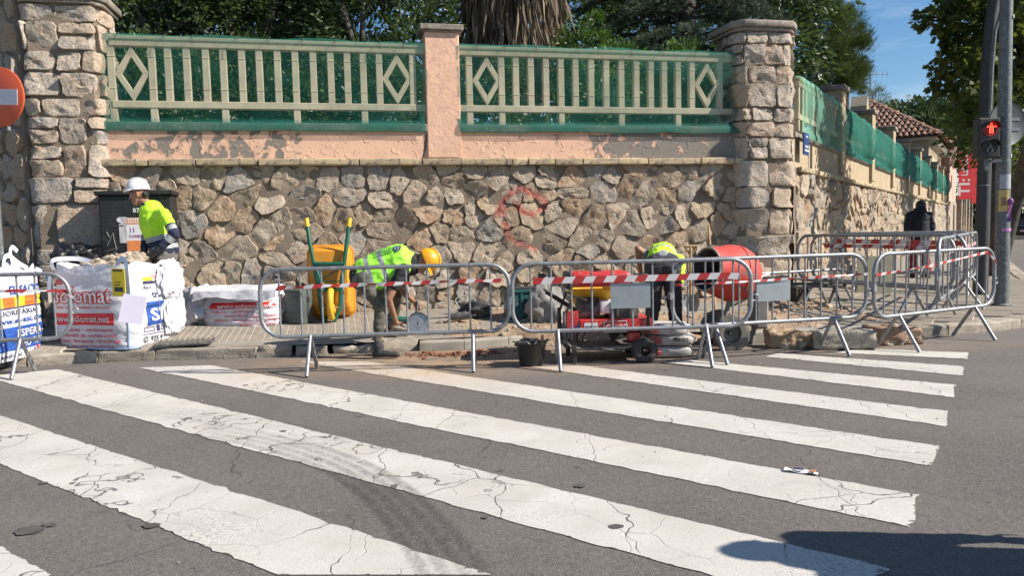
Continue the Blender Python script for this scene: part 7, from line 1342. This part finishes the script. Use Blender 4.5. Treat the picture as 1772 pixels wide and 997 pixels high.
def boot(root, ank, toe, m, sole, k=1., h=.10, up=(0, 0, 1)):
    ank, toe = np.array(ank, float), np.array(toe, float); d = toe-ank; d[2] = 0; d /= np.linalg.norm(d); z0 = toe[2]; s_ = np.array([-d[1], d[0], 0]); heel = ank-d*.055*k; heel[2] = z0
    pr = [('c', ank+[0, 0, .02], np.array([*(ank-d*.02*k)[:2], z0+.055]), .052*k, .045*k), ('c', np.array([*heel[:2], z0+.045])+d*.01, np.array([*(ank+d*.08*k)[:2], z0+.052]), .043*k, .045*k), ('c', np.array([*(ank+d*.07*k)[:2], z0+.055]), np.array([*toe[:2], z0+.040]), .046*k, .036*k), ('c', np.array([*(ank+d*.10*k)[:2], z0+.042])+s_*.012, np.array([*(toe-d*.02)[:2], z0+.038])+s_*.014, .036*k, .034*k)]
    o = fuse(pr, 'boot', [m, sole], root, .008, 2, lambda c: (c[:, 2] < z0+.030)); return o
M_SKIN = mat('tanned_skin', (.36,.185,.115), (.31,.155,.095), 9, .55, .1, 80); M_HAIRB = mat('black_hair', (.012,.011,.010), (.025,.022,.02), 30, .6, .4, 120)
M_HV = mat('hi_vis_yellow', (.52,.90,.035), (.46,.82,.03), 6, .75, .3, 26); M_HVG = mat('hi_vis_green', (.36,.88,.06), (.31,.80,.05), 6, .75, .3, 26); M_REFL = mat('reflective_tape', (.34,.35,.36), (.28,.29,.30), 30, .45)
M_NAVY = mat('navy_cloth', (.012,.018,.045), (.018,.025,.055), 9, .85, .4, 40); M_GREYT = mat('grey_work_cloth', (.115,.10,.092), (.16,.14,.128), 7, .9, .5, 30); M_BLKT = mat('black_cloth', (.018,.018,.02), (.028,.028,.03), 9, .9, .4, 40); M_OLIVE = mat('dusty_olive_cloth', (.066,.063,.047), (.115,.108,.082), 5, .92, .5, 26, c3=(.16,.148,.115), s3=11); M_CHAR = mat('charcoal_cloth', (.035,.035,.042), (.055,.055,.062), 7, .9, .5, 30)
M_BOOT = mat('worn_boot', (.018,.018,.018), (.045,.042,.039), 12, .8, .3, 50); M_SOLE = mat('boot_sole', (.022,.021,.02), (.05,.047,.043), 12, .85); M_HELW = mat('white_helmet', (.74,.74,.74), (.66,.66,.65), 5, .35, .03, 40); M_HELY = mat('yellow_helmet', (.80,.36,.010), (.70,.31,.012), 5, .4, .05, 40)
def band_zone(axis0, axis1, cuts, mats_idx, default):
    a0, a1 = np.array(axis0), np.array(axis1); d = (a1-a0); L2 = d@d
    def z(c):
        t = ((c-a0)@d)/L2; out = np.full(len(c), default)
        for (lo, hi), m in zip(cuts, mats_idx): out[(t > lo) & (t < hi)] = m
        return out
    return z
# ---- worker with white helmet, standing in profile by the cabinet
YW_ = 9.1; q = A(280, 585, YW_); z0 = pz(q[0], YW_)+.018; w1 = thing('person', 'worker in white helmet and yellow-navy polo standing at the cabinet', 'person', (q[0], YW_, z0), 0); f = rel(w1); J = lambda px, py, dy=0.: f(px, py, YW_+dy)
hd = J(240, 337); fc = np.array([-.93, -.22, -.22]); nk, ch, pe = J(256, 353), J(269, 387), J(285, 438); shN, shF = J(284, 371, -.17), J(260, 369, .16); elN, haN = J(302, 406, -.23), J(272, 433, -.28); elF, haF = J(254, 410, .14), J(248, 438, -.05)
hpN, hpF = pe+[.01, -.09, -.02], pe+[-.01, .09, -.02]; knN, knF = J(286, 505, -.10), J(268, 508, .10); anN, anF = np.array([knN[0]+.03, -.09, .09]), np.array([knF[0]+.04, .12, .09])
hp, Pn = head_parts(hd, fc, (-.15, 0, 1)); body = hp+[('c', hd+[.03, .01, -.06], nk+[.02, 0, -.03], .055, .062), ('c', nk+[.03, 0, -.08], ch, .105, .14, 1.25), ('c', ch, pe, .14, .125, 1.2), ('c', shN, elN, .052, .042), ('c', shF, elF, .052, .042), ('c', elN, haN, .040, .028), ('c', elF, haF, .040, .028), ('c', hpN, knN, .082, .058), ('c', hpF, knF, .082, .058), ('c', knN, anN, .055, .040), ('c', knF, anF, .055, .040)]+hand(haN, (-.75, -.1, -.6), (-.3, .9, -.2), 1.0)+hand(haF, (-.7, -.2, -.6), (.2, -.9, -.1), 1.0)
fuse(body, 'body', M_SKIN, w1, .009); eyes(w1, Pn)
shirt = [('c', nk+[.03, 0, -.07], ch, .112, .146, 1.25), ('c', ch, pe+[0, 0, .05], .146, .138, 1.2), ('c', shN, shF, .070, .070), ('c', shN, elN, .070, .058), ('c', shF, elF, .070, .058), ('c', elN, haN*.75+elN*.25, .056, .042), ('c', elF, haF*.75+elF*.25, .056, .042), ('c', pe+[0, 0, .06], pe, .150, .146, 1.18)]
tA, tB = nk+[.03, 0, -.02], pe; d_ = tB-tA
def zs(c):
    t = ((c-tA)@d_)/(d_@d_); out = np.zeros(len(c), int); out[t > .64] = 2; out[(t > .64) & (t < .74)] = 1; out[(t > .86) & (t < .95)] = 1; out[(t > .95)] = 2
    for s_, e_, h_ in ((shN, elN, haN), (shF, elF, haF)):
        a = e_-s_; ta = ((c-s_)@a)/(a@a); dist = np.linalg.norm(c-(s_+np.clip(ta, 0, 1)[:, None]*a), axis=1); b2 = h_-e_; tb = ((c-e_)@b2)/(b2@b2); db = np.linalg.norm(c-(e_+np.clip(tb, 0, 1)[:, None]*b2), axis=1); arm = (np.minimum(dist, db) < .072)
        on = arm & (ta > .55) & (dist <= db+.01); out[on] = 2; out[on & (ta > .62) & (ta < .80)] = 1; on2 = arm & (db < dist) & (tb > .02); out[on2] = 2; out[on2 & (tb > .12) & (tb < .40)] = 1
    return out
fuse(shirt, 'polo_shirt', [M_HV, M_REFL, M_NAVY], w1, .010, 3, zs); b = MB(); b.tube([nk+[.02+.075*math.cos(a), .075*math.sin(a), -.025-.03*math.cos(a)] for a in np.linspace(0, 2*math.pi, 20, endpoint=False)], .020, 7, True); b.build('collar', M_NAVY, w1, smooth=60)
fuse([('c', pe+[0, 0, .03], pe+[0, 0, -.06], .142, .14, 1.15), ('c', hpN, knN, .100, .075), ('c', hpF, knF, .100, .075), ('c', knN, anN+[0, 0, .02], .073, .066), ('c', knF, anF+[0, 0, .02], .073, .066)], 'trousers', M_GREYT, w1, .011)
fuse(hand(haN, (-.75, -.1, -.6), (-.3, .9, -.2), 1.0, 1.12)+[('c', haN+[.03, .01, .03], haN, .040, .036)], 'glove', M_BLACK, w1, .007, 2); fuse(hand(haF, (-.7, -.2, -.6), (.2, -.9, -.1), 1.0, 1.12)+[('c', haF+[.01, .02, .04], haF, .040, .036)], 'glove', M_BLACK, w1, .007, 2)
for a in (anN, anF): boot(w1, a, np.array([a[0]-.18, a[1]-.03, .0]), M_BOOT, M_SOLE)
helmet(w1, Pn(-.005, .035, 0), fc+np.array([0, 0, .12]), (-.12, .05, 1), M_HELW, .92); fuse([('c', Pn(-.075, -.01, -.05), Pn(-.075, -.01, .05), .032, .032), ('c', Pn(-.065, -.05, -.03), Pn(-.065, -.05, .03), .028, .028)], 'hair', M_HAIRB, w1, .008, 2)
# ---- bending worker with yellow helmet and grinder
Yb = 8.15; q = A(655, 620, Yb); w2 = thing('person', 'bending worker in green vest and yellow helmet cutting with a grinder', 'person', (q[0], Yb, 0), 0); f = rel(w2); J = lambda px, py, dy=0.: f(px, py, Yb+dy)
pe = J(629, 478, .18); ch = J(690, 456, .20); nk = J(711, 457, .22); hd = J(729, 455, .24); shN, shF = J(697, 468, .0), J(700, 460, .42); elN, haN = J(672, 517, -.06), J(686, 560, .12); elF, haF = J(697, 505, .42), J(713, 520, .30)
hpN, hpF = pe+[.02, -.10, -.03], pe+[.03, .11, -.03]; knN, anN = J(659, 530, .02), J(655, 607, -.02); knF, anF = J(688, 512, .50), J(676, 562, .75); fz = pz(*(np.array(w2.location)[:2]+anF[:2]))
anF = np.array([anF[0], anF[1], fz+.10]); fc = np.array([.35, -.18, -.92]); upv = np.array([.93, 0, .35]); hp, Pn = head_parts(hd, fc, upv)
body = hp+[('c', nk, hd-upv*.02, .060, .058), ('c', nk, ch, .10, .145, 1.2), ('c', ch, pe, .145, .135, 1.15), ('c', shN, elN, .052, .041), ('c', shF, elF, .052, .041), ('c', elN, haN, .039, .027), ('c', elF, haF, .039, .027), ('c', hpN, knN, .075, .046), ('c', hpF, knF, .075, .046), ('c', knN, anN, .046, .034), ('c', knF, anF, .046, .034)]+hand(haN, (.75, .2, .15), (.1, .2, -1), 1.25)+hand(haF, (.8, -.1, -.45), (-.3, -.3, -.9), 1.2, side=-1)
fuse(body, 'body', M_SKIN, w2, .009); eyes(w2, Pn)
fuse([('c', nk, ch, .108, .160, 1.2), ('c', ch, pe, .158, .150, 1.15), ('c', shN, shF, .068, .068), ('c', shN, elN*.55+shN*.45, .068, .062), ('c', shF, elF*.55+shF*.45, .068, .062)], 'tee_shirt', M_BLKT, w2, .010)
tA, tB = nk+[-.03, 0, .03], pe; d_ = tB-tA; L2_ = d_@d_
vest = [('c', nk+[-.05, 0, .015], ch+[0, 0, .02], .120, .170, 1.15), ('c', ch+[0, 0, .02], pe+[.03, 0, .025], .172, .158, 1.12), ('c', ch+[0, -.08, -.03], pe+[.12, -.10, -.08], .11, .10)]
fuse(vest, 'vest', [M_HVG, M_REFL], w2, .010, 3, band_zone(tA, tB, ((.46, .57), (.78, .88)), (1, 1), 0))
lg = J(705, 442, .19); n_ = np.array([-.1, -.62, .78]); n_ /= np.linalg.norm(n_); lg = ch+np.array([.02, 0, .02])+n_*.182; M_ = np.eye(4); ex_ = np.array([.98, 0, .12]); ex_ -= n_*(ex_@n_); ex_ /= np.linalg.norm(ex_); M_[:3, 0] = ex_; M_[:3, 1] = np.cross(n_, ex_); M_[:3, 2] = n_; M_[:3, 3] = lg
b = MB(); b.extr([(0, -.05), (.04, -.02), (.045, .035), (0, .05), (-.045, .035), (-.04, -.02)], 0, .004, 0, M_); em = b.build('back_emblem', M_INKN, w2, smooth=0); b = MB(); b.extr([(0, -.035), (.026, -.01), (.03, .025), (0, .034), (-.03, .025), (-.026, -.01)], .004, .006, 0, M_); b.build('emblem_field', mat('emblem_grey', (.20,.30,.25), (.15,.25,.22), 60, .7), em, smooth=0); b = MB(); b.extr([(-.008, -.02), (.008, -.02), (.006, .02), (-.006, .02)], .006, .008, 0, M_); b.build('emblem_figure', M_INKN, em, smooth=0)
b = MB()
for r_ in range(3):
    x = -.20
    while x < -.065: l_ = rng.uniform(.010, .026); b.box((x, .03-.03*r_-.008, 0), (x+l_, .03-.03*r_+.008, .003), 0, M_); x += l_+.008
b.build('back_print', mat('dark_green_print', (.05,.22,.06), (.05,.2,.06), 9, .7), w2, smooth=0)['kind'] = 'stuff'
fuse([('c', pe+[-.0, 0, 0], pe+[.06, 0, -.03], .150, .145, 1.12), ('c', hpN, knN, .096, .072), ('c', hpF, knF, .096, .072), ('c', knN, knN+[-.01, 0, -.05], .071, .066), ('c', knN+[-.012, 0, -.03], anN+[0, 0, .10], .064, .046), ('c', knF, anF+[0, 0, .04], .068, .054)], 'trousers', M_OLIVE, w2, .010, 2, fold=.010)
fuse([('c', anN+[0, 0, .05], anN+[0, 0, .0], .060, .056)], 'boot_cuff', M_CHAR, w2, .009, 1)
boot(w2, anN+[.0, 0, -.01], np.array([anN[0]+.20, anN[1]-.02, .0]), M_BOOT, M_SOLE, .84); boot(w2, anF, np.array([anF[0]+.18, anF[1]-.02, fz]), M_BOOT, M_SOLE, 1.0)
helmet(w2, Pn(-.0, .045, 0), fc, upv, M_HELY, .96); fuse([('c', Pn(-.07, -.01, -.05), Pn(-.07, -.01, .05), .032, .032)], 'hair', M_HAIRB, w2, .008, 2)
# grinder held in both hands
q = np.array(w2.location)+J(700, 556, .14); gr = thing('angle_grinder', 'green angle grinder with steel disc held by the bending worker', 'power tool', tuple(q), R(-4)); M_GRN = mat('grinder_green', (.025,.14,.095), (.02,.11,.075), 9, .5, .1, 50)
b = MB(); b.tube([(-.14, 0, .03), (-.05, 0, .02), (.06, 0, 0), (.10, 0, -.005)], [.032, .036, .042, .040], 14); b.build('motor_body', M_GRN, gr, smooth=60); b = MB(); b.tube([(.09, 0, 0), (.16, 0, -.01)], [.042, .036], 14); b.build('gear_head', M_STEEL, gr, smooth=60); b = MB(); b.lathe([(.012, -.002), (.112, -.0015), (.112, .0015), (.012, .002)], 40, 0, XF((.155, -.055, -.02), R(10), R(78))); b.build('disc', M_STEEL, gr, smooth=30)
b = MB(); b.lathe([(.03, 0), (.118, 0), (.118, .028)], 20, 0, XF((.155, -.05, -.02), R(10), R(78)), R(20), R(200)); b.build('guard', M_IRON, gr, smooth=40); b = MB(); b.tube([(.12, .02, .02), (.125, .10, .16), (.12, .12, .20)], [.012, .016, .017], 9); b.build('side_handle', M_BLACK, gr, smooth=60); b = MB(); b.tube([(-.14, 0, .03), (-.24, .05, .0), (-.3, .2, -.1), (-.1, .5, -.22), (.3, .8, -.22)], .006, 6); b.build('power_cord', M_BLACK, gr, smooth=60)
# ---- worker bent over, seen from behind
Yc = 8.75; q = A(1148, 592, Yc); z0 = max(.05, float(dirt_z(np.array([q[0]]), np.array([Yc]))[0])); w3 = thing('person', 'worker in yellow vest bent over, seen from behind beside the mixer', 'person', (q[0], Yc, z0), 0); f = rel(w3); J = lambda px, py, dy=0.: f(px, py, Yc+dy)
pe = J(1147, 462, .0); ch = J(1146, 447, .34); nk = J(1146, 452, .52); hd = J(1146, 466, .66); shL, shR = J(1123, 446, .42), J(1170, 448, .42); elL, haL = J(1104, 431, .36), J(1108, 470, .48); elR, haR = J(1180, 480, .46), J(1168, 525, .52)
hpL, hpR = pe+[-.10, 0, -.03], pe+[.09, 0, -.03]; knL, anL = J(1130, 535, .05), np.array([J(1126, 590, 0)[0], .02, .09]); knR, anR = J(1168, 535, .02), np.array([J(1170, 590, 0)[0], -.02, .09])
fc = np.array([0, .3, -.95]); upv = np.array([0, .93, .35]); hp, Pn = head_parts(hd, fc, upv); body = hp+[('c', nk, hd, .058, .056), ('c', nk, ch, .10, .14), ('c', ch, pe, .145, .135), ('c', shL, elL, .052, .043), ('c', elL, haL, .041, .029), ('c', shR, elR, .052, .042), ('c', elR, haR, .040, .028), ('c', hpL, knL, .085, .060), ('c', hpR, knR, .085, .060), ('c', knL, anL, .057, .040), ('c', knR, anR, .057, .040)]+hand(haL, (.2, .3, -.9), (.6, .3, 0), .8)+hand(haR, (-.1, .3, -.9), (-.6, .3, 0), .8)
fuse(body, 'body', M_SKIN, w3, .009); eyes(w3, Pn); fuse([('c', nk, ch, .11, .155), ('c', ch, pe+[0, .02, .03], .155, .150), ('c', shL, elL*.45+shL*.55, .066, .060), ('c', shR, elR*.5+shR*.5, .066, .060), ('c', shL, shR, .07, .07)], 'tee_shirt', mat('grey_tee', (.26,.27,.28), (.20,.21,.22), 7, .9, .3, 40), w3, .010)
fuse([('c', nk+[0, -.04, .02], ch+[0, 0, .03], .120, .168), ('c', ch+[0, 0, .03], pe+[0, .10, .05], .168, .160), ('c', shR+[.02, -.05, -.02], J(1177, 486, .30), .075, .05), ('c', ch+[-.08, 0, 0], J(1122, 462, .25), .09, .05)], 'vest', [M_HV, M_REFL], w3, .010, 3, band_zone(nk, pe, ((.52, .62),), (1,), 0))
fuse([('c', pe+[-.06, 0, .01], pe+[.06, 0, .01], .148, .148), ('c', hpL, knL, .108, .082), ('c', hpR, knR, .108, .082), ('c', knL, anL+[0, 0, .03], .078, .066), ('c', knR, anR+[0, 0, .03], .078, .066)], 'trousers', M_CHAR, w3, .010, 2)
for a in (anL, anR): boot(w3, a, np.array([a[0]+.02, a[1]+.19, .0]), M_BOOT, M_SOLE)
fuse([('b', Pn(-.03, .05, 0), (.088, .088, .088))], 'hair', M_HAIRB, w3, .01, 2)
# ---- pedestrian walking away along the side street
q = A(1591, 481, 15.6); z0 = pz(q[0], 15.6)+.018; pd = thing('person', 'pedestrian in dark blue coat and red trousers walking away along the wall', 'person', (q[0], 15.6, z0), 0); f = rel(pd); J = lambda px, py, dy=0.: f(px, py, 15.6+dy)
pe = J(1591, 412); ch = J(1591, 378); nk = J(1591, 366); hd = J(1592, 358, .03); shL, shR = J(1575, 373), J(1607, 373); elL, haL = J(1570, 394, .05), J(1576, 410, .16); elR, haR = J(1612, 394, .05), J(1606, 408, .18); hpL, hpR = pe+[-.09, 0, -.05], pe+[.09, 0, -.05]; knL, knR = np.array([-.09, .06, .48]), np.array([.09, -.02, .47]); anL, anR = np.array([-.09, .10, .09]), np.array([.09, -.14, .09])
hp, Pn = head_parts(hd, (0, 1, -.1), (0, 0, 1)); body = hp+[('c', hd, nk, .055, .06), ('c', nk+[0, 0, -.05], ch, .09, .13), ('c', ch, pe, .13, .13), ('c', shL, elL, .05, .042), ('c', elL, haL, .04, .028), ('c', shR, elR, .05, .042), ('c', elR, haR, .04, .028), ('c', hpL, knL, .085, .06), ('c', hpR, knR, .085, .06), ('c', knL, anL, .055, .04), ('c', knR, anR, .055, .04)]+hand(haL, (.2, .7, -.4), (.8, .2, 0), .7)+hand(haR, (-.2, .7, -.4), (-.8, .2, 0), .7)
fuse(body, 'body', M_SKIN, pd, .011); eyes(pd, Pn); fuse([('c', nk+[0, 0, -.04], ch, .14, .175), ('c', ch, pe+[0, 0, -.02], .18, .185), ('c', shL, elL, .085, .075), ('c', elL, haL, .072, .055), ('c', shR, elR, .085, .075), ('c', elR, haR, .072, .055), ('c', shL, shR, .085, .085), ('c', nk+[0, -.06, .02], nk+[0, -.08, -.08], .10, .11)], 'coat', mat('near_black_coat', (.005,.007,.016), (.009,.011,.022), 9, .85, .4, 40), pd, .014)
fuse([('c', pe, pe+[0, 0, -.08], .16, .155), ('c', hpL, knL, .105, .085), ('c', hpR, knR, .105, .085), ('c', knL, anL+[0, 0, .03], .082, .075), ('c', knR, anR+[0, 0, .03], .082, .075)], 'trousers', mat('red_cloth', (.20,.018,.022), (.15,.014,.018), 7, .9, .4, 30), pd, .014)
for a in (anL, anR): boot(pd, a, np.array([a[0], a[1]+.18, .0]), M_BLACK, M_SOLE)
fuse([('b', Pn(-.035, .03, 0), (.098, .098, .105)), ('c', Pn(-.06, 0, -.02), Pn(-.09, -.16, 0), .085, .07), ('c', Pn(-.05, -.04, .05), Pn(-.08, -.18, .06), .05, .04), ('c', Pn(-.05, -.04, -.05), Pn(-.08, -.18, -.06), .05, .04)], 'hair', M_HAIRB, pd, .012)
# ---- onlooker at the near kerb, right of the camera: only the shadow falls into the picture
q = np.array([2.96, 2.60, 0.]); on = thing('person', 'onlooker in dark coat, lengthened to fill the cast shadow, standing at the near end of the crossing', 'person', tuple(q), 0); pe, ch, nk, hd = map(np.array, ((0, 0, .95), (0, 0, 1.28), (0, 0, 1.45), (0, .02, 1.60)))
shL, shR = np.array([.0, -.19, 1.40]), np.array([.0, .19, 1.40]); hp, Pn = head_parts(hd, (-.3, .95, 0), (0, 0, 1)); body = hp+[('c', hd, nk, .058, .062), ('c', nk+[0, 0, -.06], ch, .11, .15), ('c', ch, pe, .15, .14)]
for s_, h_ in ((-1, shL), (1, shR)): e, w_ = h_+[.02, .05*s_, -.28], h_+[.06, .10*s_, -.52]; body += [('c', h_, e, .055, .045), ('c', e, w_, .043, .03)]+hand(w_, (.1, .0, -1), (.9, 0, 0), .6); k_, a = np.array([.0, .12*s_, .50]), np.array([0, .14*s_, .09]); body += [('c', pe+[0, .09*s_, -.03], k_, .09, .06), ('c', k_, a, .058, .042)]; boot(on, a, np.array([-.05, .14*s_+.18, 0]), M_BOOT, M_SOLE)
fuse(body, 'body', M_SKIN, on, .011); eyes(on, Pn); fuse([('c', nk+[0, 0, -.04], ch, .15, .20, 1.25, (1, 0, 0)), ('c', ch, pe+[0, 0, -.05], .20, .19)]+[('c', h_, h_+[.02, .05*s_, -.28], .085, .07) for s_, h_ in ((-1, shL), (1, shR))]+[('c', h_+[.02, .05*s_, -.28], h_+[.06, .10*s_, -.5], .07, .05) for s_, h_ in ((-1, shL), (1, shR))], 'jacket', M_CHAR, on, .014)
fuse([('c', pe+[0, 0, .05], np.array([0, 0, .42]), .20, .26, 1.15, (1, 0, 0))], 'shadow_skirt', M_CHAR, on, .02)  # out of view; added to close the gap between the legs in the cast shadow
fuse([('c', pe, pe+[0, 0, -.06], .16, .155)]+[z for s_ in (-1, 1) for z in (('c', pe+[0, .09*s_, -.03], np.array([0, .12*s_, .5]), .11, .085), ('c', np.array([0, .12*s_, .5]), np.array([0, .14*s_, .11]), .083, .07))], 'trousers', M_NAVY, on, .014); fuse([('b', Pn(-.03, .045, 0), (.092, .092, .092))], 'hair', M_HAIRB, on, .012)
